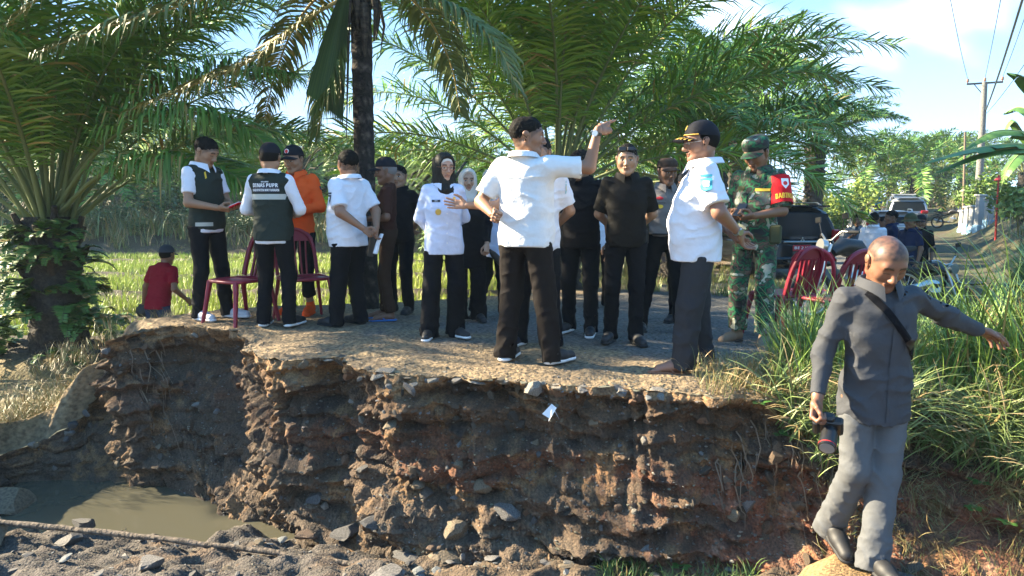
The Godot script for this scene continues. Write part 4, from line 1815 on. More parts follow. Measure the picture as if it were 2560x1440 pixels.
func plants() -> void:
	# the thick palm by the canal
	oil_palm("thick-trunked oil palm overgrown with ferns beside the canal", Vector3(-6.45, -1.05, -10.1), 1.95, {"fronds": 38, "L": 5.0, "n": 140, "trunk": 0.29, "wid": 0.034, "bend": 1.25, "low": 0.55, "clear": 0.6, "keep": 1.0, "droop": 0.38, "stubs": 16, "turn": 0.5, "age": 0.3,
		"extra": [[at(130, 540, 10.0), at(250, 370, 9.6), at(400, 290, 9.2), at(560, 300, 8.9), at(690, 380, 8.7)], [at(140, 545, 10.0), at(260, 430, 9.5), at(420, 400, 9.1), at(560, 425, 8.8), at(660, 500, 8.6)], [at(120, 530, 10.0), at(270, 330, 9.9), at(420, 230, 9.7), at(580, 180, 9.5), at(740, 190, 9.3)]]}, 101)
	ferns()
	# the palm behind the group
	var cb := at(1392, 600, 12.6)
	cb.y = ground_y(cb.x, cb.z)
	oil_palm("large bright oil palm with a short trunk behind the group on the road", Vector3(cb.x, cb.y, cb.z), 1.95, {"fronds": 44, "L": 5.4, "n": 150, "trunk": 0.34, "wid": 0.033, "bend": 1.2, "low": 0.35, "clear": 0.0, "keep": 1.0, "droop": 0.3, "turn": 0.9, "age": 0.6, "col": lin(0.075, 0.20, 0.018), "col2": lin(0.24, 0.36, 0.03)}, 102)
	coconut()
	# palms along the left side of the road beyond
	var k := 0
	for e in [[1700, 16.5, 2.4, 4.6, "oil palm with low drooping fronds beside the road behind the officer in the black cap"], [1850, 22.0, 4.6, 3.7, "tall oil palm leaning its fronds over the black parked car"], [1790, 27.0, 5.3, 4.2, "oil palm in the second row beyond the tall roadside palm"], [2030, 31.0, 4.1, 3.5, "oil palm with a dark trunk beside the yellow-green hedge"]]:
		var b := at(e[0], 560, e[1])
		b.y = ground_y(b.x, b.z)
		oil_palm(e[4], b, e[2], {"fronds": 34, "L": e[3], "n": 110, "trunk": 0.34, "wid": 0.037, "bend": 1.35, "low": 0.0, "droop": 0.35, "turn": k * 1.1, "clear": 0.3, "keep": 0.6, "col": lin(0.058, 0.165, 0.022), "col2": lin(0.165, 0.28, 0.033)}, 110 + k)
		k += 1
	# farther palms share their leaves
	var far := oil_palm("far oil palm standing in the haze on the slope behind the paddy", Vector3.ZERO, 2.6, {"fronds": 30, "L": 4.6, "n": 56, "trunk": 0.3, "wid": 0.075, "bend": 1.6, "low": -0.1, "segs": 2, "stubs": 4, "group": "palms on the far slope"}, 130)
	var rng := RandomNumberGenerator.new()
	rng.seed = 55
	var first := true
	for e in [[-60, 31, 1.2], [90, 38, 1.25], [215, 31, 1.0], [330, 42, 1.3], [400, 33, 0.75], [520, 38, 1.15], [640, 32, 0.95], [720, 44, 1.1], [820, 36, 0.9], [930, 42, 0.95], [1060, 33, 0.9], [1180, 38, 0.95], [10, 48, 1.5], [160, 52, 1.5], [460, 52, 1.35], [600, 54, 1.2], [1330, 30, 0.9], [1480, 27, 1.0], [1610, 33, 1.1], [1250, 24, 0.8]]:
		var o: Node3D = far if first else copy(far)
		first = false
		var b := at(e[0], 600, e[1])
		b.y = ground_y(b.x, b.z) - 0.1
		o.position = b
		o.rotation.y = rng.randf() * TAU
		o.scale = Vector3.ONE * e[2] * 0.82
	for e in [[2150, 50, 1.1, "oil palm at the bend of the road behind the two far men"], [2285, 48, 1.05, "broad oil palm whose crown stands over the parked cars"], [2225, 66, 1.2, "oil palm far down the road behind the parked white cars"], [2345, 60, 1.15, "dark oil palm beyond the fence by the utility pole"], [2400, 72, 1.3, "hazy oil palm behind the fence posts"], [2550, 48, 0.9, "oil palm in the yard behind the banana leaves"]]:
		var o := copy(far, e[3])
		o.set_meta("group", "palms far along the road")
		var b := at(e[0], 540, e[1])
		b.y = ground_y(b.x, b.z) - 0.1
		o.position = b
		o.rotation.y = rng.randf() * TAU
		o.scale = Vector3.ONE * e[2]
	# light trees behind the paddy
	for e in [[1010, 17.5, 4.2, -0.5, "feathery light-green tree behind the woman in the black headscarf"], [1120, 20.0, 5.0, 0.4, "tall feathery tree with bare dark limbs beyond the paddy"], [760, 30.0, 5.5, 0.3, "hazy feathery tree beyond the far paddy bund"], [1190, 15.0, 2.6, 0.2, "low feathery sapling at the road's left edge"]]:
		var b := at(e[0], 600, e[1])
		b.y = ground_y(b.x, b.z)
		feathery_tree(e[4], b, e[2], Vector3(e[3], 0, 0), 200 + int(e[0]), lin(0.09, 0.17, 0.02), lin(0.22, 0.29, 0.04))
	# shrubs
	var proto := shrub("bush", "dark leafy bush at the foot of the far slope", "bush", Vector3.ZERO, Vector3(1.5, 1.6, 1.3), 1500, 0.10, lin(0.04, 0.075, 0.02), lin(0.10, 0.14, 0.035), 300, "bushes on the far slope")
	first = true
	for e in [[-40, 30, 1.0], [180, 33, 1.1], [300, 29.5, 0.7], [420, 31, 1.0], [560, 30, 0.9], [690, 33, 1.2], [800, 30, 0.8], [900, 31, 1.1], [990, 29.5, 0.8], [1080, 31, 1.2], [1200, 30, 1.0], [380, 46, 2.0], [60, 45, 2.2], [700, 48, 2.0], [900, 50, 2.2], [1100, 46, 2.0], [240, 40, 1.6], [520, 44, 1.8], [1300, 40, 2.0], [-10, 28.6, 0.55], [90, 28.4, 0.5], [240, 28.5, 0.6], [350, 28.3, 0.45], [470, 28.6, 0.6], [620, 28.4, 0.5], [740, 28.5, 0.6], [860, 28.4, 0.5], [1030, 28.5, 0.6]]:
		var o: Node3D = proto if first else copy(proto)
		first = false
		var b := at(e[0], 600, e[1])
		b.y = ground_y(b.x, b.z) - 0.1
		o.position = b
		o.rotation.y = rng.randf() * TAU
		o.scale = Vector3.ONE * e[2]
	k = 0
	for e in [[2130, 46, 2.3, "tall yellow-green hedge bush behind the motorcycle rider"], [2070, 40, 1.6, "low yellow-green hedge bush by the palm trunk"], [2195, 54, 2.2, "yellow-green bush behind the man in the blue jacket"], [2035, 33, 1.3, "small bush between the palm trunks by the road"], [1960, 26, 1.2, "bush below the fronds behind the black car"], [2330, 58, 2.2, "green bush at the verge beside the white car"], [2500, 34, 1.6, "leafy bush in the yard beside the red lamp post"], [2560, 24, 1.3, "dense green bush on the yard bank"], [2440, 40, 1.3, "bush by the white fence pillars"]]:
		var b := at(e[0], 540, e[1])
		b.y = ground_y(b.x, b.z) - 0.1
		shrub("roadside_bush", e[3], "bush", b, Vector3(1.0, 1.0, 0.9) * e[2], 1500, 0.09 + 0.02 * e[2], lin(0.08, 0.15, 0.015), lin(0.24, 0.29, 0.03) if k < 4 else lin(0.13, 0.2, 0.03), 320 + k, "bushes along the far road")
		k += 1
	bananas()
	grasses()

# ---------- people
# A figure is laid out in its own space: 1.70 m tall, facing +z, its right hand towards -x.
var T := {}          # templates: arrays
var hand_t := {}
var figures := []    # [spec, jobs]

func templates() -> void:
	var list := []
	var h := []
	var SX := Vector3(1.13, 1, 1)
	h.append(C(Vector3(0, 0.030, -0.022), Vector3(0, 0.036, 0.012), 0.086, 0.084, 0.02, SX))
	h.append(C(Vector3(0, -0.005, 0.032), Vector3(0, -0.072, 0.036), 0.062, 0.046, 0.03))
	for s in [-1.0, 1.0]:
		h.append(C(Vector3(0.052 * s, -0.045, -0.005), Vector3(0.012 * s, -0.092, 0.056), 0.026, 0.021, 0.03))
		h.append(C(Vector3(0.040 * s, -0.022, 0.054), Vector3(0.044 * s, -0.016, 0.04), 0.026, 0.026, 0.02))
	h.append(C(Vector3(0, -0.094, 0.066), Vector3(0, -0.09, 0.06), 0.021, 0.022, 0.02))
	h.append(C(Vector3(-0.034, 0.032, 0.078), Vector3(0.034, 0.032, 0.078), 0.016, 0.016, 0.018))
	for s in [-1.0, 1.0]:
		var e := C(Vector3(0.031 * s, 0.010, 0.104), Vector3(0.036 * s, 0.010, 0.102), 0.015, 0.014, 0.014)
		e.sub = true
		h.append(e)
		h.append(C(Vector3(0.031 * s, 0.009, 0.0765), Vector3(0.031 * s, 0.0091, 0.0765), 0.0135, 0.0135, 0.004))
		h.append(C(Vector3(0.013 * s, -0.032, 0.096), Vector3(0.010 * s, -0.031, 0.102), 0.009, 0.008, 0.008))
		h.append(C(Vector3(0.083 * s, 0.018, -0.012), Vector3(0.078 * s, -0.022, -0.004), 0.021, 0.013, 0.006, Vector3(2.4, 1, 1)))
	h.append(C(Vector3(0, 0.016, 0.092), Vector3(0, -0.026, 0.110), 0.008, 0.0125, 0.012))
	h.append(C(Vector3(-0.019, -0.0555, 0.082), Vector3(0.019, -0.0555, 0.082), 0.008, 0.008, 0.006))
	h.append(C(Vector3(0, -0.054, 0.089), Vector3(0, -0.0541, 0.089), 0.008, 0.008, 0.010))
	h.append(C(Vector3(-0.015, -0.0675, 0.082), Vector3(0.015, -0.0675, 0.082), 0.0085, 0.0085, 0.006))
	h.append(C(Vector3(0, -0.05, -0.020), Vector3(0, -0.112, -0.022), 0.055, 0.048, 0.03))
	var head := job(h, 0.0048)
	list.append(head)
	# hair: a cap of the skull, cut along the hairline
	var hn := FastNoiseLite.new()
	hn.frequency = 1.0
	hn.fractal_octaves = 3
	hn.seed = 4
	var hair := job([C(Vector3(0, 0.043, -0.029), Vector3(0, 0.047, 0.007), 0.0885, 0.086, 0.02, SX), {"p": Vector3(0, 0.070, 0.09), "n": Vector3(0, -1, 0.92).normalized()}, {"wr": {"noise": hn, "amp": 0.0045, "freq": Vector3(60, 22, 22)}}], 0.007)
	list.append(hair)
	var hair2 := job([C(Vector3(0, 0.047, -0.030), Vector3(0, 0.055, 0.010), 0.091, 0.089, 0.02, SX), C(Vector3(-0.03, 0.105, 0.06), Vector3(0.035, 0.11, 0.06), 0.03, 0.026, 0.03), {"p": Vector3(0, 0.064, 0.095), "n": Vector3(0, -1, 0.88).normalized()}, {"wr": {"noise": hn, "amp": 0.007, "freq": Vector3(45, 18, 25)}}], 0.007)
	list.append(hair2)
	# fringe of hair that shows below a cap
	var band := job([C(Vector3(0, 0.030, -0.024), Vector3(0, 0.034, 0.004), 0.0895, 0.086, 0.02, SX), {"p": Vector3(0, 0.03, 0.03), "n": Vector3(0, -1, 0.95).normalized()}, {"p": Vector3(0, 0.055, 0), "n": Vector3(0, 1, 0)}], 0.007)
	list.append(band)
	# hijab
	var hj := [C(Vector3(0, 0.030, -0.020), Vector3(0, 0.040, 0.016), 0.104, 0.100, 0.02, SX), C(Vector3(0, -0.03, 0.005), Vector3(0, -0.13, -0.01), 0.092, 0.085, 0.04), C(Vector3(0, -0.12, -0.01), Vector3(0, -0.20, -0.02), 0.085, 0.115, 0.05, Vector3(1, 1, 1.1))]
	var face_hole := C(Vector3(0, 0.030, 0.160), Vector3(0, -0.032, 0.152), 0.100, 0.090, 0.008)
	face_hole.sub = true
	hj.append(face_hole)
	hj.append(C(Vector3(0, -0.128, 0.035), Vector3(0, -0.185, 0.045), 0.052, 0.075, 0.03))
	hj.append({"wr": {"noise": hn, "amp": 0.004, "freq": Vector3(16, 9, 16)}})
	var hijab := job(hj, 0.008)
	list.append(hijab)
	# shoe and its sole, toe towards +z, heel under the ankle
	var shoe := job([C(Vector3(0, 0.055, -0.055), Vector3(0, 0.050, 0.06), 0.043, 0.043, 0.02), C(Vector3(0, 0.045, 0.05), Vector3(0.004, 0.036, 0.150), 0.044, 0.037, 0.02), C(Vector3(0, 0.07, -0.045), Vector3(0, 0.12, -0.04), 0.044, 0.042, 0.03), {"p": Vector3(0, 0.024, 0), "n": Vector3(0, -1, 0)}], 0.008)
	list.append(shoe)
	var SY := Vector3(1, 2.2, 1)
	var sole := job([C(Vector3(0, 0.018, -0.058), Vector3(0, 0.016, 0.04), 0.049, 0.044, 0.015, SY), C(Vector3(0, 0.016, 0.04), Vector3(0.006, 0.018, 0.150), 0.046, 0.044, 0.015, SY), {"p": Vector3(0, 0.0, 0), "n": Vector3(0, -1, 0)}, {"p": Vector3(0, 0.032, 0), "n": Vector3(0, 1, 0)}], 0.007)
	list.append(sole)
	# bare foot
	var fo := [C(Vector3(0, 0.035, -0.055), Vector3(0, 0.045, 0.04), 0.032, 0.036, 0.02), C(Vector3(0, 0.045, 0.03), Vector3(0, 0.026, 0.12), 0.037, 0.030, 0.02, Vector3(0.85, 1, 1)), C(Vector3(0, 0.05, -0.04), Vector3(0, 0.20, -0.04), 0.034, 0.040, 0.02)]
	for q in 5:
		fo.append(C(Vector3(0.026 - q * 0.014, 0.02, 0.12), Vector3(0.030 - q * 0.016, 0.015, [0.168, 0.165, 0.157, 0.148, 0.137][q]), [0.014, 0.010, 0.0095, 0.009, 0.0085][q], [0.012, 0.009, 0.0085, 0.008, 0.0075][q], 0.004))
	var foot := job(fo, 0.006)
	list.append(foot)
	# right hands: fingers along -y, palm to +z, thumb to -x
	var hands := {
		"rest": [[0.25, 0.35, 0.25], [0.3, 0.45, 0.3], [0.35, 0.5, 0.35], [0.42, 0.55, 0.4], [0.35, 0.45, 0.0], 0.0],
		"grip": [[0.95, 1.35, 0.8], [1.0, 1.4, 0.8], [1.0, 1.4, 0.8], [1.0, 1.4, 0.8], [0.9, 0.75, 0.0], 0.0],
		"open": [[0.05, 0.12, 0.1], [0.05, 0.12, 0.1], [0.08, 0.15, 0.1], [0.12, 0.2, 0.1], [0.05, 0.1, 0.0], 0.11],
		"point": [[0.1, 0.15, 0.1], [1.2, 1.4, 0.8], [1.25, 1.4, 0.8], [1.25, 1.4, 0.8], [0.9, 0.75, 0.0], 0.0]}
	var hj2 := {}
	for key in hands:
		var d: Array = hands[key]
		var o := [C(Vector3(0, 0.03, 0), Vector3(0, -0.01, 0), 0.027, 0.028, 0.02, Vector3(1, 1, 1.35)), C(Vector3(-0.016, -0.025, 0), Vector3(-0.024, -0.085, 0), 0.023, 0.019, 0.02, Vector3(1, 1, 1.5)), C(Vector3(0.012, -0.025, 0), Vector3(0.022, -0.08, 0), 0.023, 0.018, 0.02, Vector3(1, 1, 1.5))]
		for q in 4:
			var p := Vector3(-0.031 + q * 0.0205, -0.088 + [0.002, 0.0, 0.003, 0.011][q], 0)
			var len3: Array = [[0.042, 0.025, 0.02], [0.046, 0.029, 0.021], [0.043, 0.027, 0.02], [0.033, 0.021, 0.018]][q]
			var an := 0.0
			var sp: float = d[5] * (q - 1.5)
			for e in 3:
				an += d[q][e]
				var n: Vector3 = p + Vector3(sp * cos(an), -cos(an), sin(an)).normalized() * len3[e]
				o.append(C(p, n, [0.0098, 0.0088, 0.008][e], [0.0088, 0.008, 0.0072][e], 0.004))
				p = n
		var tp := Vector3(-0.026, -0.022, 0.006)
		var ta: float = d[4][0]
		var t1 := tp + Vector3(-0.66 * cos(ta), -0.62, 0.35 + sin(ta) * 0.5).normalized() * 0.044
		var t2 := t1 + Vector3(-0.42 + 0.9 * sin(d[4][1]), -0.85, 0.2 + 0.4 * sin(ta)).normalized() * 0.033
		var t3 := t2 + Vector3(-0.25 + 1.1 * sin(d[4][1]), -0.9, 0.25 * sin(ta)).normalized() * 0.026
		o.append(C(tp, t1, 0.0155, 0.0115, 0.014))
		o.append(C(t1, t2, 0.0112, 0.0102, 0.005))
		o.append(C(t2, t3, 0.0102, 0.0085, 0.005))
		hj2[key] = job(o, 0.0048)
		list.append(hj2[key])
	run_jobs(list)
	T = {"head": head.arrays, "hair": hair.arrays, "hair2": hair2.arrays, "band": band.arrays, "hijab": hijab.arrays, "shoe": shoe.arrays, "sole": sole.arrays, "foot": foot.arrays}
	for key in hj2:
		hand_t[key] = hj2[key].arrays

# skin colours of the head: brows, eyes, lips and close-cropped scalp where that is worn
func head_colors(skin: Color, crop: float, shut := false, grey_hair := false, low := 0.0) -> PackedColorArray:
	var out := PackedColorArray()
	var lip := Color(skin.r * 0.78, skin.g * 0.62, skin.b * 0.60)
	var dark := lin(0.018, 0.014, 0.012)
	if grey_hair:
		dark = lin(0.20, 0.19, 0.18)
	for p in (T.head[0] as PackedVector3Array):
		var c := skin
		var ax := absf(p.x)
		if p.z > 0.055:
			if ax > 0.012 and ax < 0.050 and absf(p.y - (0.033 - 0.10 * absf(ax - 0.03))) < 0.0052:
				c = skin.lerp(dark, 0.85)
			elif ax > 0.017 and ax < 0.046:
				var ey := p.y - 0.0085
				if shut:
					if absf(ey + 0.004) < 0.0028:
						c = skin.lerp(dark, 0.8)
				elif absf(ey) < 0.0062 and p.z < 0.0925:
					c = lin(0.42, 0.40, 0.38)
					if absf(ax - 0.031) < 0.0062:
						c = lin(0.02, 0.014, 0.01)
					if ey > 0.0032:
						c = skin.lerp(dark, 0.7)
			if ax < 0.024 and absf(p.y + 0.0615) < 0.0125 and p.z > 0.083:
				c = lip
				if absf(p.y + 0.0615) < 0.0022:
					c = lip * 0.45
		if crop > 0.0:
			var line := p.y - (0.062 + 0.80 * (p.z - 0.09)) + low
			if line > 0.0 and not (ax > 0.066 and p.z > -0.04 and p.z < 0.02 and p.y < 0.042):
				c = skin.lerp(dark, crop * ss(0.0, 0.02, line) * (0.75 + 0.5 * ns.get_noise_3d(p.x * 40.0, p.y * 40.0, p.z * 40.0)))
		out.append(c)
	return out

func rows_of(fat: float, extra: float, hem: float, fem := false) -> Array:
	var f := fat
	var r := [[hem, 0.170 + 0.05 * f, 0.122 + 0.07 * f, 0.0 + 0.02 * f, 0.0], [0.92, 0.172 + 0.055 * f, 0.118 + 0.085 * f, 0.005 + 0.03 * f, 0.0], [1.06, 0.156 + 0.065 * f, 0.110 + 0.095 * f, 0.008 + 0.04 * f, 0.0], [1.20, 0.170 + 0.05 * f, 0.115 + 0.06 * f, 0.010 + 0.02 * f, 0.0], [1.32, 0.178 + 0.03 * f, 0.110 + 0.03 * f, 0.004, 0.0], [1.40, 0.158 + 0.02 * f, 0.088 + 0.01 * f, -0.012, 0.0], [1.44, 0.098, 0.066, -0.022, 0.0], [1.468, 0.056, 0.052, -0.028, 0.0]]
	if fem:
		r[0][1] += 0.015
		r[1][1] += 0.01
		r[3][2] += 0.02
		r[4][1] -= 0.018
		r[5][1] -= 0.015
	for q in r:
		q[1] = q[1] * 0.88 + extra
		q[2] = q[2] * 0.88 + extra
	return r

func lean_rows(r: Array, lean: Vector2) -> Array:
	for q in r:
		var k: float = maxf(0.0, q[0] - 0.9)
		q[3] += lean.y * k
		q[4] += lean.x * k
	return r

# queue a figure; its meshes are made together by run_jobs
func person(o: Dictionary) -> void:
	var fat: float = o.get("fat", 0.2)
	var fem: bool = o.get("fem", false)
	var lean: Vector2 = o.get("lean", Vector2.ZERO)
	var cell: float = o.get("cell", 0.0125)
	var J := func(p: Vector3) -> Vector3:
		var k: float = maxf(0.0, p.y - 0.9)
		return p + Vector3(lean.x * k, -0.5 * lean.length_squared() * k, lean.y * k)
	var shw: float = (0.146 if fem else 0.162) + 0.02 * fat
	var arms := []
	for s in 2:
		var sg := -1.0 if s == 0 else 1.0
		var a: Array = o.arms[s]
		var sh: Vector3 = J.call(Vector3(shw * sg, 1.385, -0.01))
		var el := sh + (Vector3(a[0].x * 0.88 * sg, a[0].y, a[0].z) - sh).normalized() * 0.285
		var wr := el + (Vector3(a[1].x * sg, a[1].y, a[1].z) - el).normalized() * 0.245
		arms.append([sh, el, wr, a])
	var legs := []
	for s in 2:
		var sg := -1.0 if s == 0 else 1.0
		var l: Array = o.get("legs", [[0.11, 0.0, 8.0, 0.0], [0.11, 0.0, 8.0, 0.0]])[s]
		var hip := Vector3(0.092 * sg, 0.88, 0)
		var lift: float = l[3]
		var ank := Vector3(l[0] * sg, 0.075 + lift, l[1])
		var mid := hip.lerp(ank, 0.49)
		var span := hip.distance_to(ank)
		var fwd := sqrt(maxf(0.0, 0.4045 * 0.4045 - span * span * 0.25)) + 0.012
		var toe := deg_to_rad(l[2]) * sg
		var kn := mid + Vector3(sin(toe) * 0.6, 0, cos(toe)) * fwd
		legs.append([hip, kn, ank, toe])
	var jobs := {}
	# body under the clothes: neck, trunk, arms, legs in one skin
	var bo := []
	var neck: Vector3 = J.call(Vector3(0, 1.385, -0.008))
	var hc: Vector3 = J.call(Vector3(0, 1.585, 0.0))
	bo.append(C(neck, hc + Vector3(0, -0.06, -0.022), 0.050 + 0.012 * fat, 0.056 + 0.008 * fat, 0.03))
	bo.append(C(J.call(Vector3(-0.1, 1.33, 0.0)), J.call(Vector3(0.1, 1.33, 0.0)), 0.055, 0.055, 0.03))
	bo.append(C(J.call(Vector3(0, 1.3, 0)), Vector3(0, 0.95, 0.005), 0.085, 0.085, 0.03))
	for s in 2:
		var af := 1.0 + 0.28 * fat
		bo.append(C(arms[s][0], arms[s][1], 0.046 * af, 0.039 * af, 0.02))
		bo.append(C(arms[s][1], arms[s][2], 0.042 * af, 0.028, 0.015))
		var fd: Vector3 = (arms[s][2] - arms[s][1]).normalized()
		bo.append(C(arms[s][2], arms[s][2] + fd * 0.02, 0.028, 0.026, 0.01, Vector3.ONE))
		bo.append(C(legs[s][0], legs[s][1], 0.075, 0.052, 0.03))
		bo.append(C(legs[s][1], legs[s][2], 0.05, 0.036, 0.02))
	jobs.body = job(bo, maxf(cell, 0.013))
	# trousers
	var b: Dictionary = o.get("bottom", {})
	var wid: float = b.get("wid", 0.0)
	var tf := 1.0 + 0.28 * fat
	var to := [C(Vector3(-0.065, 0.93, 0.0), Vector3(0.065, 0.93, 0.0), 0.105 + 0.04 * fat, 0.105 + 0.04 * fat, 0.03, Vector3(1, 1, 1.05)), C(Vector3(0, 0.98, 0.01), Vector3(0, 1.02, 0.01), 0.15 + 0.04 * fat, 0.145 + 0.04 * fat, 0.03, Vector3(1, 1, 1.25))]
	for s in 2:
		var hem: Vector3 = legs[s][2] + (legs[s][2] - legs[s][1]).normalized() * b.get("drop", 0.045)
		to.append(C(legs[s][0] + Vector3(0, 0.02, 0), legs[s][1], 0.089 * tf, 0.064 * tf + wid * 0.5, 0.035))
		to.append(C(legs[s][1], hem, 0.064 * tf + wid * 0.5, 0.061 + wid, 0.03, Vector3.ONE, true))
	to.append({"p": Vector3(0, o.top.get("hem", 0.80) + 0.035, 0), "n": Vector3(0, 1, 0)})
	to.append({"wr": {"noise": nb, "amp": b.get("fold", 0.008), "freq": Vector3(4.2, 5.2, 4.2), "off": o.seed * 3.7, "ylow": 0.1, "fine": 0.3}})
	jobs.trousers = job(to, cell)
	# shirt
	var t: Dictionary = o.top
	var hem2: float = t.get("hem", 0.80)
	var so := [{"rows": lean_rows(rows_of(fat, t.get("loose", 0.011), hem2, fem), lean), "k": 0.03}]
	for s in 2:
		var sl: float = t.get("sleeve", 0.75)     # 0.75: short, three quarters of the upper arm; 2: to the wrist; 0: none
		var sr: float = (t.get("sr", 0.062) - 0.009) * (1.0 + 0.3 * fat)
		var a0: Vector3 = arms[s][0]
		var a1: Vector3 = arms[s][1]
		var a2: Vector3 = arms[s][2]
		if sl > 1.0:
			so.append(C(a0, a1, sr, sr * 0.86, 0.045))
			so.append(C(a1, a1.lerp(a2, sl - 1.0), sr * 0.86, sr * 0.66, 0.03, Vector3.ONE, true))
		elif sl > 0.0:
			so.append(C(a0, a0.lerp(a1, sl), sr, sr * 1.02, 0.05, Vector3.ONE, true))
		else:
			so.append(C(a0 + Vector3(-signf(a0.x) * 0.04, 0.01, 0), a0 + Vector3(-signf(a0.x) * 0.01, 0.0, 0), 0.06, 0.06, 0.04))
	so.append({"p": Vector3(0, hem2, 0), "n": Vector3(0, -1, 0)})
	so.append({"wr": {"noise": nb, "amp": t.get("fold", 0.008), "freq": t.get("ff", Vector3(2.8, 5.2, 2.8)), "off": o.seed * 1.9, "fine": 0.35}})
	jobs.shirt = job(so, cell)
	if o.has("under"):
		var u: Dictionary = o.under
		var uo := [{"rows": lean_rows(rows_of(fat, 0.004, hem2 - 0.05, fem), lean), "k": 0.03}]
		for s in 2:
			var sl: float = u.get("sleeve", 0.75)
			var sr := 0.055 * (1.0 + 0.3 * fat)
			if sl > 1.0:
				uo.append(C(arms[s][0], arms[s][1], sr, sr * 0.86, 0.03))
				uo.append(C(arms[s][1], arms[s][1].lerp(arms[s][2], sl - 1.0), sr * 0.86, sr * 0.66, 0.03, Vector3.ONE, true))
			else:
				uo.append(C(arms[s][0], arms[s][0].lerp(arms[s][1], sl), sr, sr * 1.05, 0.03, Vector3.ONE, true))
		uo.append({"p": Vector3(0, hem2 - 0.03, 0), "n": Vector3(0, -1, 0)})
		uo.append({"wr": {"noise": nb, "amp": 0.006, "freq": Vector3(3, 6, 3), "off": o.seed * 2.9}})
		jobs.under = job(uo, cell)
	figures.append([o, jobs, arms, legs, hc])

func hand_xf(wr: Vector3, dir: Vector3, palm: Vector3, left: bool, bend: Vector3) -> Transform3D:
	var d := (dir + bend).normalized()
	var y := -d
	var z := (palm - y * palm.dot(y)).normalized()
	var x := y.cross(z)
	var b := Basis(x, y, z)
	if left:
		b = b * Basis.from_scale(Vector3(-1, 1, 1))
	return Transform3D(b, wr + d * 0.022)

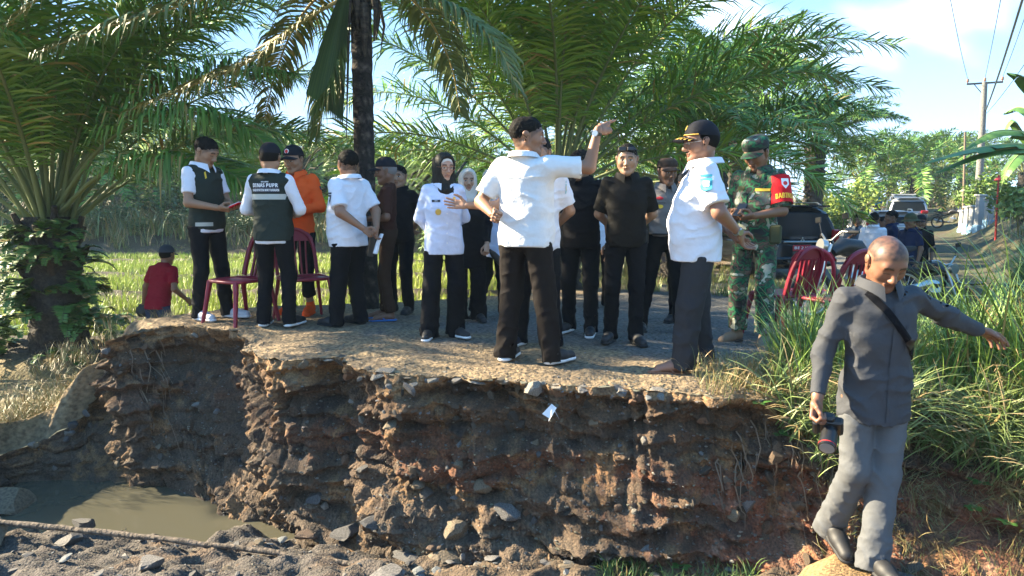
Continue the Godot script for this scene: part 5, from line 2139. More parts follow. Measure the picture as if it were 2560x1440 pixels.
func finish(fig: Array) -> Node3D:
	var o: Dictionary = fig[0]
	var jobs: Dictionary = fig[1]
	var arms: Array = fig[2]
	var legs: Array = fig[3]
	var hc: Vector3 = fig[4]
	var t := thing("person", o.label, "person", o.get("group", ""))
	var hh: float = o.get("h", 1.68) / 1.70
	t.transform = Transform3D(Basis(Vector3.UP, deg_to_rad(o.yaw)).scaled(Vector3.ONE * hh), o.at)
	var skin: Color = o.get("skin", lin(0.30, 0.165, 0.095))
	# one skin: trunk and arms, head, hands, bare feet
	var b := MB.new()
	b.col = skin
	b.add(jobs.body.arrays, Transform3D())
	var hy: Array = o.get("head", [0.0, 0.0])
	var hb := Basis(Vector3.UP, deg_to_rad(hy[0])) * Basis(Vector3.RIGHT, deg_to_rad(hy[1]))
	if hy.size() > 2:
		hb = hb * Basis(Vector3.BACK, deg_to_rad(hy[2]))
	var wide: float = 1.0 + 0.10 * o.get("fat", 0.2)
	var pivot := hc + Vector3(0, -0.09, -0.02)
	var hx := Transform3D(hb.scaled_local(Vector3(wide, 1.0, 1.0 + 0.04 * o.get("fat", 0.2)) * 1.07), pivot + hb * Vector3(0, 0.09, 0.02))
	b.add(T.head, hx, head_colors(skin, o.get("crop", 0.85 if o.has("hair") else 0.0), o.get("shut", false), o.get("grey", false), 0.022 if o.has("hair") else 0.0))
	for s in 2:
		var a: Array = arms[s][3]
		var dir: Vector3 = (arms[s][2] - arms[s][1]).normalized()
		var sg := -1.0 if s == 0 else 1.0
		var palm: Vector3 = a[3] * Vector3(sg, 1, 1) if a.size() > 3 else Vector3(-sg, 0, 0.15)
		var bend: Vector3 = a[4] * Vector3(sg, 1, 1) if a.size() > 4 else Vector3.ZERO
		b.add(hand_t[a[2]], hand_xf(arms[s][2], dir, palm, s == 1, bend))
	var sh: Dictionary = o.get("shoes", {})
	if sh.get("bare", false):
		for s in 2:
			b.add(T.foot, Transform3D(Basis(Vector3.UP, legs[s][3]), legs[s][2] + Basis(Vector3.UP, legs[s][3]) * Vector3(0, -0.066, 0.045)))
	put("body", b.mesh(), mats.skin, t)
	# clothes
	put("trousers", arr_mesh(jobs.trousers.arrays), o.bottom.mat, t)
	var shirt := put(o.top.get("called", "shirt"), arr_mesh(jobs.shirt.arrays), o.top.mat, t)
	if jobs.has("under"):
		put("shirt", arr_mesh(jobs.under.arrays), o.under.mat, t)
	for s in 2:
		var fx := Transform3D(Basis(Vector3.UP, legs[s][3]) * Basis(Vector3.RIGHT, o.get("tip", [0.0, 0.0])[s]), legs[s][2] + Basis(Vector3.UP, legs[s][3]) * Vector3(0, -0.072, 0.045))
		if sh.get("bare", false):
			var f := put("sandal", arr_mesh(T.sole), sh.mat, t, Transform3D(fx.basis.scaled_local(Vector3(1, 0.6, 1.02)), fx.origin))
			var sb := MB.new()
			sb.tube([Vector3(-0.045, 0.03, 0.03), Vector3(-0.02, 0.075, 0.07), Vector3(0.012, 0.05, 0.115), Vector3(0.03, 0.085, 0.06), Vector3(0.046, 0.03, 0.02)], [0.008], 6, true)
			put("strap", sb.mesh(), sh.get("strap", sh.mat), f)
		else:
			var f := put("shoe", arr_mesh(T.shoe), sh.mat, t, fx)
			put("sole", arr_mesh(T.sole), sh.sole, f)
	# collar: a folded ribbon round the neck
	if o.top.get("collar", true):
		var cb := MB.new()
		var g := []
		var nb0 := hc + Vector3(0, -0.094, -0.026)
		for r in 4:
			var row := []
			for k in 25:
				var u := (k / 24.0) * 2.0 - 1.0
				var an := u * (PI - 0.28)
				var dr := Vector3(sin(an), 0, -cos(an))
				var tipd: float = pow(absf(u), 6.0)
				var rr: float = [0.068, 0.077, 0.090, 0.108 + 0.016 * tipd][r] + 0.014 * o.get("fat", 0.2)
				var yy: float = [-0.040, 0.004, 0.000, -0.036 - 0.044 * tipd][r] - 0.03 * absf(u) * absf(u)
				row.append(nb0 + dr * rr * Vector3(1.0, 1, 1.06) + Vector3(0, yy, 0.016 * absf(u)))
			g.append(row)
		cb.sheet(g, true)
		put("collar", cb.mesh(), o.top.get("collar_mat", o.top.mat), t)
	# hair and headwear
	var hm: Material = mats.hair_grey if o.get("grey", false) else mats.hair
	if o.has("hair"):
		put("hair", arr_mesh(T[o.hair]), hm, t, hx)
	if o.has("cap"):
		headwear(t, o.cap, hx)
	if o.has("extra"):
		o.extra.call(t, fig, hx)
	return t

func headwear(t: Node3D, c: Dictionary, hx: Transform3D) -> void:
	if c.kind == "hijab":
		put("headscarf", arr_mesh(T.hijab), c.mat, t, hx)
		return
	var cap := MB.new()
	var g := []
	var rx := 0.088
	var rz := 0.106
	var H: float = c.get("H", 0.105)
	var sq: float = c.get("square", 2.0)
	for r in 12:
		var v := r / 11.0
		var row := []
		for k in 33:
			var an := TAU * k / 32.0
			var w := pow(maxf(0.0, 1.0 - pow(v, sq)), 1.0 / sq)
			var seam := 1.0 + 0.012 * absf(cos(an * 3.0))
			var flare: float = c.get("flare", 0.0) * v * (1.0 - v)
			row.append(Vector3(sin(an) * rx * (w + flare) * seam, 0.048 + H * v + 0.012 * cos(an) * (1.0 - v), cos(an) * rz * (w + flare) * seam - 0.008))
		g.append(row)
	cap.sheet(g, false)
	var node := put("cap", cap.mesh(), c.mat, t, hx)
	var brim := MB.new()
	var rows := []
	if c.kind == "hat":
		for r in 4:
			var row := []
			for k in 33:
				var an := TAU * k / 32.0
				var w := 1.0 + 0.5 * r / 3.0
				row.append(Vector3(sin(an) * rx * w, 0.05 - 0.035 * r / 3.0, cos(an) * rz * w - 0.008))
			rows.append(row)
		brim.sheet(rows, false)
	else:
		var L: float = c.get("brim", 0.075)
		for lay in 2:
			rows = []
			for r in 5:
				var row := []
				for k in 17:
					var u := k / 16.0 * 2.0 - 1.0
					var an := u * 1.12
					var ed := Vector3(sin(an) * rx * 1.01, 0.052 - 0.010 * absf(u), cos(an) * rz * 1.01 - 0.008)
					var out := L * sqrt(maxf(0.0, 1.0 - u * u)) * r / 4.0
					row.append(ed + Vector3(0.12 * u * out, -0.022 * pow(absf(u), 2.0) - out * c.get("dip", 0.22) + 0.004 * (1 - lay), out))
				rows.append(row)
			brim.sheet(rows, lay == 1)
	put("brim", brim.mesh(), c.get("brim_mat", c.mat), node)
	if c.get("band", true):
		put("hair", arr_mesh(T.band), mats.hair_grey if c.get("grey", false) else mats.hair, t, hx)

# ---------- things sewn or printed on clothes: laid onto the cloth along a direction
func patch(t: Node3D, called: String, grid: Grid, c: Vector3, u: Vector3, v: Vector3, dir: Vector3, m: Material, off := 0.004, shape := "rect", nu := 8, nv := 8) -> MeshInstance3D:
	var b := MB.new()
	var g := []
	for r in nv + 1:
		var row := []
		var y := r / float(nv) * 2.0 - 1.0
		for k in nu + 1:
			var x := k / float(nu) * 2.0 - 1.0
			if shape == "oval":
				x *= sqrt(maxf(0.0, 1.0 - y * y))
			elif shape == "shield":
				x *= 1.0 if y > -0.2 else sqrt(maxf(0.0, 1.0 - pow((y + 0.2) / 0.8, 2.0)))
			var p := c + u * x * 0.5 + v * y * 0.5 - dir * 0.25
			row.append(grid.hit(p, dir) - dir * off)
		g.append(row)
	b.sheet(g, u.cross(v).dot(dir) > 0)
	return put(called, b.mesh(), m, t)

func lettering(t: Node3D, called: String, grid: Grid, words: String, c: Vector3, right: Vector3, up: Vector3, dir: Vector3, height: float, m: Material, off := 0.007, width := 0.0, bend := 0.0) -> void:
	var tm := TextMesh.new()
	var f := SystemFont.new()
	f.font_names = PackedStringArray(["Droid Sans"])
	f.font_weight = 700
	tm.font = f
	tm.text = words
	tm.font_size = 32
	tm.pixel_size = 0.01
	tm.depth = 0.02
	tm.curve_step = 2.0
	var a := tm.get_mesh_arrays()
	var v: PackedVector3Array = a[Mesh.ARRAY_VERTEX]
	if v.is_empty():
		return
	var bb := AABB(v[0], Vector3.ZERO)
	for p in v:
		bb = bb.expand(p)
	var sc := height / bb.size.y
	var sx := sc if width <= 0.0 else width / bb.size.x
	var nn := PackedVector3Array()
	for i in v.size():
		var q := v[i] - bb.get_center()
		var base := c + right * q.x * sx + up * q.y * sc
		var hp := base
		if grid:
			hp = grid.hit(base - dir * 0.25, dir)
		if bend > 0.0:
			var an := q.x * sx / bend
			hp = c + dir * bend + right * sin(an) * bend - dir * cos(an) * bend + up * q.y * sc
		v[i] = hp - dir * (off + (0.0012 if q.z > 0 else 0.0))
		nn.append(-dir)
	var am := ArrayMesh.new()
	var arr := []
	arr.resize(Mesh.ARRAY_MAX)
	arr[Mesh.ARRAY_VERTEX] = v
	arr[Mesh.ARRAY_INDEX] = a[Mesh.ARRAY_INDEX]
	var st := SurfaceTool.new()
	st.begin(Mesh.PRIMITIVE_TRIANGLES)
	st.set_smooth_group(-1)
	var ix: PackedInt32Array = a[Mesh.ARRAY_INDEX]
	for i in ix:
		st.set_smooth_group(-1)
		st.add_vertex(v[i])
	st.generate_normals()
	st.commit(am)
	put(called, am, m, t)

func watch(t: Node3D, wr: Vector3, el: Vector3, face: Vector3, strap: Material) -> void:
	var d := (wr - el).normalized()
	var p := wr - d * 0.018
	var b := MB.new()
	b.tube([p - d * 0.011, p + d * 0.011], [0.0335], 14, false)
	var n := put("watch", b.mesh(), strap, t)
	var f := (face - d * face.dot(d)).normalized()
	b = MB.new()
	b.tube([p + f * 0.030, p + f * 0.042], [0.021], 14)
	put("watch_face", b.mesh(), mats.steel, n)

func people_mats() -> void:
	mat("hair", lin(0.009, 0.008, 0.007), 0.75).metallic_specular = 0.2
	mat("hair_grey", lin(0.16, 0.155, 0.15), 0.6)
	mat("steel", lin(0.5, 0.5, 0.48), 0.3, 0.9)
	mat("gold", lin(0.62, 0.42, 0.10), 0.4, 0.7)
	mat("gold_thread", lin(0.62, 0.38, 0.06), 0.6)
	cloth("white_cloth", lin(0.74, 0.75, 0.80), 0.8)
	cloth("white_linen", lin(0.74, 0.74, 0.73), 0.85, 0.4)
	cloth("pale_blue_cloth", lin(0.62, 0.68, 0.85), 0.8)
	cloth("black_cloth", lin(0.006, 0.006, 0.008), 0.85)
	cloth("black_trousers", lin(0.006, 0.0065, 0.009), 0.85)
	cloth("brown_black_denim", lin(0.014, 0.011, 0.010), 0.85)
	cloth("charcoal", lin(0.034, 0.035, 0.039), 0.8)
	cloth("charcoal_shirt", lin(0.010, 0.0095, 0.009), 0.8)
	cloth("vest_green", lin(0.024, 0.033, 0.027), 0.75)
	cloth("orange_cloth", lin(0.85, 0.11, 0.02), 0.75)
	cloth("brown_cloth", lin(0.050, 0.019, 0.014), 0.85)
	cloth("brown_trousers", lin(0.040, 0.022, 0.015), 0.85)
	cloth("grey_uniform", lin(0.19, 0.17, 0.155), 0.8)
	cloth("grey_trousers", lin(0.115, 0.12, 0.125), 0.75)
	cloth("grey_suit", lin(0.060, 0.063, 0.070), 0.7)
	cloth("maroon_cloth", lin(0.23, 0.008, 0.022), 0.85)
	cloth("navy_cloth", lin(0.012, 0.022, 0.06), 0.8)
	cloth("jeans", lin(0.03, 0.045, 0.08), 0.85)
	cloth("bright_blue", lin(0.01, 0.25, 0.55), 0.7)
	cloth("blue_grey_cloth", lin(0.10, 0.13, 0.17), 0.8)
	cloth("beige_scarf", lin(0.60, 0.54, 0.46), 0.8)
	cloth("scarf_black", lin(0.020, 0.020, 0.018), 0.6)
	cloth("olive_hat", lin(0.07, 0.075, 0.04), 0.9)
	cloth("brown_cap", lin(0.055, 0.035, 0.025), 0.8)
	cloth("dark_cap", lin(0.014, 0.015, 0.02), 0.8)
	cloth("grey_cap", lin(0.05, 0.06, 0.08), 0.85)
	cloth("red_band", lin(0.55, 0.012, 0.02), 0.7)
	var cm := mat("camouflage", Color(1, 1, 1), 0.85)
	cm.uv1_triplanar = true
	cm.uv1_scale = Vector3.ONE * 0.95
	cm.albedo_texture = tx.camo
	mat("reflective_strip", lin(0.42, 0.44, 0.40), 0.35)
	mat("print_white", lin(0.85, 0.85, 0.85), 0.6)
	mat("print_black", lin(0.01, 0.01, 0.015), 0.6)
	mat("print_navy", lin(0.015, 0.02, 0.04), 0.6)
	mat("print_red", lin(0.6, 0.02, 0.02), 0.6)
	mat("print_yellow", lin(0.8, 0.5, 0.03), 0.6)
	mat("print_teal", lin(0.05, 0.35, 0.42), 0.6)
	mat("black_leather", lin(0.012, 0.012, 0.013), 0.35)
	mat("black_shoe", lin(0.015, 0.015, 0.016), 0.6)
	mat("navy_shoe", lin(0.015, 0.02, 0.04), 0.6)
	mat("white_shoe", lin(0.55, 0.58, 0.62), 0.5)
	mat("white_sole", lin(0.75, 0.75, 0.74), 0.6)
	mat("black_sole", lin(0.012, 0.012, 0.012), 0.7)
	mat("tan_leather", lin(0.22, 0.09, 0.045), 0.6)
	mat("blue_rubber", lin(0.03, 0.16, 0.45), 0.5)
	mat("boot_tan", lin(0.20, 0.14, 0.09), 0.8)
	mat("glass_lens", lin(0.25, 0.25, 0.25), 0.05)
	mat("paper", lin(0.8, 0.82, 0.85), 0.7)
	mat("black_plastic", lin(0.012, 0.012, 0.013), 0.35)

func V(x: float, y: float, z: float) -> Vector3:
	return Vector3(x, y, z)

func stand(px: float, d: float, y := 99.0) -> Vector3:
	var p := Vector3(0, 0, -d)
	for k in 3:
		p.y = ground_y(p.x, p.z) if y > 50.0 else y
		var deep := (EYE.y - p.y) * sin(TILT) + d * cos(TILT)
		p.x = (px - 1280.0) / FOC * deep
	return p

func tall(p: Vector3, top: float, px: float) -> float:
	return clampf(at(px, top, -p.z).y - p.y, 1.45, 1.80)

func badge(t: Node3D, grid: Grid, c: Vector3, u: Vector3, v: Vector3, dir: Vector3, base: Material, mark: Material) -> void:
	var n := patch(t, "sleeve_badge", grid, c, u, v, dir, base, 0.004, "shield")
	var b := patch(n, "emblem", grid, c + v * 0.05, u * 0.55, v * 0.5, dir, mark, 0.006, "shield", 6, 6)
	b.name = "emblem"
	patch(t, "badge_bar", grid, c + v * 0.68, u, v * 0.18, dir, base, 0.004, "rect", 6, 2)

func buttons(t: Node3D, grid: Grid, ys: Array, x: float, m: Material) -> void:
	for y in ys:
		patch(t, "button", grid, V(x, y, 0.14), V(0.013, 0, 0), V(0, 0.013, 0), V(0, 0, -1), m, 0.006, "oval", 4, 4)

func held(called: String, label: String, category: String, t: Node3D, xf: Transform3D) -> Node3D:
	var o := thing(called, label, category)
	o.transform = t.transform * xf
	return o

func cast() -> void:
	people_mats()
	templates()
	var DOWN := [V(0.25, 1.10, -0.03), V(0.235, 0.86, 0.05), "rest"]
	var BACK := [V(0.265, 1.10, -0.12), V(0.03, 0.97, -0.26), "rest", V(0.2, 0.2, -1), V(-0.5, -0.2, 0)]
	var PHONE := [V(0.25, 1.10, 0.02), V(0.05, 1.06, 0.30), "grip", V(-0.5, 0.7, 0), V(0, 0.1, 0)]
	var black_sh := {"mat": mats.black_shoe, "sole": mats.black_sole}
	var white_sole := {"mat": mats.black_shoe, "sole": mats.white_sole}
	var wht = mats.white_cloth
	var dark := lin(0.20, 0.10, 0.055)
	var P: Vector3

	# man in red at the paddy edge
	P = stand(402, 9.6, -1.14)
	person({"seed": 1, "label": "person in dark red shirt and grey cap bending at the paddy with a pot", "at": P, "yaw": 168, "h": 1.66, "lean": Vector2(-0.05, 0.30), "cell": 0.017, "skin": dark,
		"arms": [[V(0.31, 1.10, 0.02), V(0.30, 0.95, 0.22), "rest"], [V(0.36, 1.06, 0.16), V(0.40, 0.80, 0.22), "grip", V(-0.3, 0, -1)]],
		"top": {"mat": mats.maroon_cloth, "sleeve": 0.72, "hem": 0.84, "collar": false}, "bottom": {"mat": mats.jeans}, "shoes": black_sh, "head": [0, 8], "cap": {"kind": "cap", "mat": mats.grey_cap},
		"extra": func(t, fig, hx):
			var o := held("pot", "dark round pot held by the person in the red shirt", "pot", t, Transform3D(Basis(), fig[2][1][2] + V(0.02, -0.11, 0.04)))
			var b := MB.new()
			b.col = lin(0.03, 0.028, 0.026)
			b.lathe([Vector2(0.0, -0.11), Vector2(0.09, -0.10), Vector2(0.125, -0.04), Vector2(0.11, 0.03), Vector2(0.08, 0.055), Vector2(0.09, 0.07), Vector2(0.075, 0.07), Vector2(0.07, 0.04), Vector2(0.0, -0.08)], 20)
			put("bowl", b.mesh(), mats.stem, o)})

	# two in green vests and one in orange
	P = stand(528, 6.85)
	person({"seed": 2, "label": "person in dark green vest over white shirt reading a red book, in profile", "at": P, "yaw": 66, "h": tall(P, 346, 510), "fat": 0.15,
		"arms": [[V(0.25, 1.12, 0.03), V(0.06, 1.05, 0.30), "grip", V(-0.6, 0.7, 0)], [V(0.24, 1.12, 0.05), V(0.04, 1.06, 0.32), "rest", V(-0.4, 0.9, 0)]],
		"top": {"mat": mats.vest_green, "called": "vest", "sleeve": 0.0, "hem": 0.86, "loose": 0.016, "collar_mat": wht}, "under": {"mat": wht, "sleeve": 0.7}, "bottom": {"mat": mats.black_trousers},
		"shoes": {"mat": mats.white_shoe, "sole": mats.white_sole}, "legs": [[0.10, -0.05, 10.0, 0.0], [0.13, 0.08, 14.0, 0.0]], "head": [8, 24], "hair": "hair", "shut": true,
		"extra": func(t, fig, hx):
			var g: Grid = fig[1].shirt.grid
			patch(t, "reflective_strip", g, V(-0.12, 0.91, 0.12), V(0.15, 0, 0), V(0, 0.035, 0), V(0.35, 0, -1).normalized(), mats.reflective_strip, 0.004)
			patch(t, "chest_badge", g, V(-0.07, 1.36, 0.1), V(0.02, 0.01, 0), V(0.015, 0.06, 0), V(0, 0, -1), mats.print_yellow, 0.004)
			patch(t, "pocket", g, V(-0.11, 1.20, 0.12), V(0.12, 0, 0), V(0, 0.14, 0), V(0.3, 0, -1).normalized(), mats.vest_green, 0.009)
			var o := held("book", "small red book held open by the person in the green vest", "book", t, Transform3D(Basis(Vector3.UP, 0.1) * Basis(Vector3.RIGHT, -0.35), fig[2][0][2] + V(0.10, 0.01, 0.13)))
			var b := MB.new()
			b.box(Transform3D(), V(0.13, 0.014, 0.19), 0.003)
			put("cover", b.mesh(), mats.red_band, o)
			b = MB.new()
			b.box(Transform3D(Basis(), V(0.003, 0.009, 0)), V(0.12, 0.007, 0.182))
			put("page_block", b.mesh(), mats.paper, o)})
	P = stand(692, 6.4)
	person({"seed": 3, "label": "person seen from behind in dark green vest with white lettering and reflective strip", "at": P, "yaw": 172, "h": tall(P, 366, 680), "fat": 0.3,
		"arms": [[V(0.30, 1.11, 0.04), V(0.12, 1.06, 0.28), "grip", V(-0.6, 0.7, 0)], [V(0.31, 1.11, 0.02), V(0.14, 1.04, 0.26), "grip", V(-0.6, 0.7, 0)]],
		"top": {"mat": mats.vest_green, "called": "vest", "sleeve": 0.0, "hem": 0.83, "loose": 0.020, "collar_mat": wht}, "under": {"mat": wht, "sleeve": 1.95}, "bottom": {"mat": mats.black_trousers},
		"shoes": {"mat": mats.black_shoe, "sole": mats.white_sole}, "legs": [[0.13, 0.0, 14.0, 0.0], [0.12, -0.02, 10.0, 0.0]], "head": [8, 10], "cap": {"kind": "cap", "mat": mats.dark_cap},
		"extra": func(t, fig, hx):
			var g: Grid = fig[1].shirt.grid
			var R := V(-1, 0, 0)
			patch(t, "name_panel", g, V(0, 1.318, -0.1), R * 0.25, V(0, 0.085, 0), V(0, 0, 1), mats.print_navy, 0.004, "rect", 14, 6)
			patch(t, "reflective_strip", g, V(0, 1.235, -0.1), R * 0.36, V(0, 0.05, 0), V(0, 0, 1), mats.reflective_strip, 0.004, "rect", 20, 4)
			lettering(t, "lettering", g, "KALIBRE", V(0.0, 1.372, -0.1), R, V(0, 1, 0), V(0, 0, 1), 0.011, mats.print_white, 0.006, 0.07)
			lettering(t, "lettering", g, "DINAS PUPR", V(0, 1.340, -0.1), R, V(0, 1, 0), V(0, 0, 1), 0.034, mats.print_white, 0.009, 0.24)
			lettering(t, "lettering", g, "KABUPATEN WAY KANAN", V(0, 1.296, -0.1), R, V(0, 1, 0), V(0, 0, 1), 0.022, mats.print_white, 0.009, 0.255)})
	P = stand(752, 7.25)
	person({"seed": 4, "label": "smiling person in bright orange shirt and dark cap with round badge", "at": P, "yaw": -8, "h": tall(P, 372, 740), "fat": 0.3,
		"arms": [[V(0.28, 1.10, 0.02), V(0.05, 1.08, 0.27), "rest", V(-0.5, 0.3, -1)], [V(0.30, 1.10, 0.02), V(0.06, 1.05, 0.24), "grip", V(-0.5, 0.3, -1)]],
		"top": {"mat": mats.orange_cloth, "sleeve": 1.92, "hem": 0.82, "sr": 0.068}, "bottom": {"mat": mats.black_trousers, "drop": -0.12}, "shoes": {"mat": mats.orange_cloth, "sole": mats.orange_cloth}, "head": [-12, 10], "cap": {"kind": "cap", "mat": mats.dark_cap},
		"extra": func(t, fig, hx):
			var g: Grid = fig[1].shirt.grid
			badge(t, g, V(0.26, 1.30, 0.0), V(-0.02, 0, 0.06), V(0, 0.08, 0), V(-0.7, 0, -0.7).normalized(), mats.orange_cloth, mats.print_navy)
			var b := MB.new()
			b.tube([hx * V(0, 0.098, 0.083), hx * V(0, 0.100, 0.090)], [0.024], 16)
			put("cap_badge", b.mesh(), mats.print_white, t)
			b = MB.new()
			b.tube([hx * V(0, 0.0985, 0.085), hx * V(0, 0.1005, 0.092)], [0.018], 16)
			put("cap_emblem", b.mesh(), mats.print_red, t)})

	# white shirt with rolled paper behind the back
	P = stand(880, 6.5)
	person({"seed": 5, "label": "heavy person in white short-sleeved shirt holding rolled paper behind the back", "at": P, "yaw": -122, "h": tall(P, 381, 880), "fat": 0.75, "skin": lin(0.27, 0.14, 0.08),
		"arms": [[V(0.29, 1.10, -0.14), V(0.03, 0.92, -0.33), "rest", V(0.2, 0.2, -1), V(-0.3, -0.5, 0)], [V(0.28, 1.10, -0.14), V(0.05, 0.93, -0.32), "grip", V(0.2, 0.2, -1)]],
		"top": {"mat": wht, "sleeve": 0.82, "hem": 0.80, "sr": 0.07}, "bottom": {"mat": mats.black_trousers, "wid": 0.008}, "shoes": black_sh, "legs": [[0.12, 0.0, 6.0, 0.0], [0.12, 0.09, 4.0, 0.0]], "head": [-20, 4], "hair": "hair",
		"extra": func(t, fig, hx):
			var g: Grid = fig[1].shirt.grid
			badge(t, g, V(0.26, 1.25, -0.02), V(0, 0, 0.075), V(0, 0.085, 0), V(-1, 0, 0), mats.print_navy, mats.print_white)
			var o := held("rolled_paper", "white rolled paper in the hand behind the heavy person's back", "paper", t, Transform3D(Basis(Vector3.BACK, 0.5), fig[2][0][2] + V(0.03, -0.16, -0.05)))
			var b := MB.new()
			b.tube([V(0, 0.1, 0), V(0.01, 0, 0), V(0, -0.11, 0)], [0.022, 0.026, 0.028], 12, false, 0.5)
			put("sheet", b.mesh(), mats.paper, o)})
	# old man with a machete, man in black behind him
	P = stand(975, 6.9)
	person({"seed": 6, "label": "thin old person in brown shirt and trousers with black cap and blue sandals", "at": P, "yaw": -84, "h": tall(P, 402, 975), "fat": -0.25, "skin": lin(0.17, 0.085, 0.05), "grey": true,
		"arms": [[V(0.24, 1.11, 0.0), V(0.06, 1.10, 0.2), "grip", V(-1, 0, 0)], [V(0.25, 1.10, 0.0), V(0.10, 1.09, 0.22), "grip", V(-0.6, 0, -0.5)]],
		"top": {"mat": mats.brown_cloth, "sleeve": 0.85, "hem": 0.95, "collar": false}, "bottom": {"mat": mats.brown_trousers, "wid": -0.004, "drop": -0.015}, "shoes": {"bare": true, "mat": mats.blue_rubber}, "legs": [[0.09, 0.05, 4.0, 0.0], [0.09, -0.02, 6.0, 0.0]], "head": [0, 6], "cap": {"kind": "cap", "mat": mats.dark_cap, "grey": true, "brim": 0.085},
		"extra": func(t, fig, hx):
			var o := held("machete", "sheathed machete with a black handle at the old person's hip", "machete", t, Transform3D(Basis(Vector3.RIGHT, -0.16), fig[2][1][2] + V(0.03, -0.02, -0.09)))
			var b := MB.new()
			b.tube([V(0, 0.0, 0), V(0, 0.06, -0.01), V(0, 0.13, 0.02)], [0.017, 0.016, 0.02], 10)
			put("handle", b.mesh(), mats.black_plastic, o)
			b = MB.new()
			b.col = lin(0.075, 0.065, 0.055)
			b.box(Transform3D(Basis(), V(0, -0.19, 0)), V(0.022, 0.37, 0.06), 0.006)
			b.box(Transform3D(Basis(), V(0, -0.02, 0)), V(0.03, 0.03, 0.066), 0.004)
			b.box(Transform3D(Basis(), V(0, -0.365, 0)), V(0.03, 0.02, 0.066), 0.004)
			put("sheath", b.mesh(), mats.stem, o)})
	P = stand(1002, 7.6)
	person({"seed": 7, "label": "person in black uniform standing close behind the old person in brown", "at": P, "yaw": -20, "h": tall(P, 418, 1000), "fat": 0.4, "cell": 0.015, "arms": [BACK, BACK], "top": {"mat": mats.black_cloth, "sleeve": 0.8, "hem": 0.85}, "bottom": {"mat": mats.black_trousers}, "shoes": black_sh, "head": [10, 0], "hair": "hair"})

	# the woman in front and those behind her
	P = stand(1112, 5.95)
	person({"seed": 8, "label": "woman in white blouse, black headscarf and glasses with a name tag and gold badge", "at": P, "yaw": 14, "h": tall(P, 389, 1125), "fat": 0.12, "fem": true, "skin": lin(0.42, 0.25, 0.17),
		"arms": [[V(0.255, 1.10, -0.10), V(0.06, 0.95, -0.22), "rest", V(0.2, 0.2, -1)], BACK],
		"top": {"mat": mats.pale_blue_cloth, "sleeve": 1.95, "hem": 0.79, "loose": 0.018}, "bottom": {"mat": mats.black_trousers, "wid": 0.03, "drop": 0.055}, "shoes": white_sole, "legs": [[0.15, 0.04, 20.0, 0.0], [0.10, 0.0, 22.0, 0.0]], "head": [14, 4], "cap": {"kind": "hijab", "mat": mats.scarf_black},
		"extra": func(t, fig, hx):
			var g: Grid = fig[1].shirt.grid
			var D := V(0, 0, -1)
			patch(t, "name_tag", g, V(-0.085, 1.285, 0.1), V(0.075, 0, 0), V(0, 0.02, 0), D, mats.print_black, 0.006)
			lettering(t, "lettering", g, "AYU", V(-0.085, 1.285, 0.1), V(1, 0, 0), V(0, 1, 0), D, 0.010, mats.print_white, 0.010)
			patch(t, "pocket_flap", g, V(-0.085, 1.245, 0.1), V(0.10, 0, 0), V(0, 0.045, 0), D, mats.pale_blue_cloth, 0.006)
			patch(t, "pocket_flap", g, V(0.085, 1.245, 0.1), V(0.10, 0, 0), V(0, 0.045, 0), D, mats.pale_blue_cloth, 0.006)
			patch(t, "gold_badge", g, V(-0.07, 1.185, 0.1), V(0.052, 0, 0), V(0, 0.06, 0), D, mats.gold, 0.006, "oval")
			patch(t, "lapel_pin", g, V(0.085, 1.31, 0.1), V(0.025, 0, 0), V(0, 0.03, 0), D, mats.gold, 0.005, "oval", 5, 5)
			patch(t, "placket", g, V(0.01, 1.07, 0.12), V(0.032, 0, 0), V(0, 0.54, 0), D, mats.pale_blue_cloth, 0.004, "rect", 3, 40)
			buttons(t, g, [1.26, 1.17, 1.08, 0.99, 0.90], 0.01, mats.print_white)
			var b := MB.new()
			var node: MeshInstance3D = null
			for s in [-1.0, 1.0]:
				var ring := []
				for k in 21:
					var an := TAU * k / 20.0
					ring.append(hx * V(0.034 * s + cos(an) * 0.027, 0.006 + sin(an) * 0.020, 0.112 - 0.006 * absf(cos(an))))
				b.tube(ring, [0.0022], 5, false)
				b.tube([hx * V(0.061 * s, 0.012, 0.106), hx * V(0.085 * s, 0.014, 0.05)], [0.002], 5)
			b.tube([hx * V(-0.008, 0.01, 0.113), hx * V(0.008, 0.01, 0.113)], [0.002], 5)
			put("glasses", b.mesh(), mats.tan_leather, t)
			b = MB.new()
			var ib := []
			for k in 13:
				var u := k / 12.0 * 2.0 - 1.0
				ib.append([hx * V(u * 0.055, 0.085 - 0.02 * u * u, 0.088 - 0.02 * u * u), hx * V(u * 0.058, 0.066 - 0.03 * u * u, 0.0985 - 0.025 * u * u)])
			b.sheet(ib, true)
			put("inner_scarf", b.mesh(), mats.beige_scarf, t)})
	P = stand(1172, 7.0)
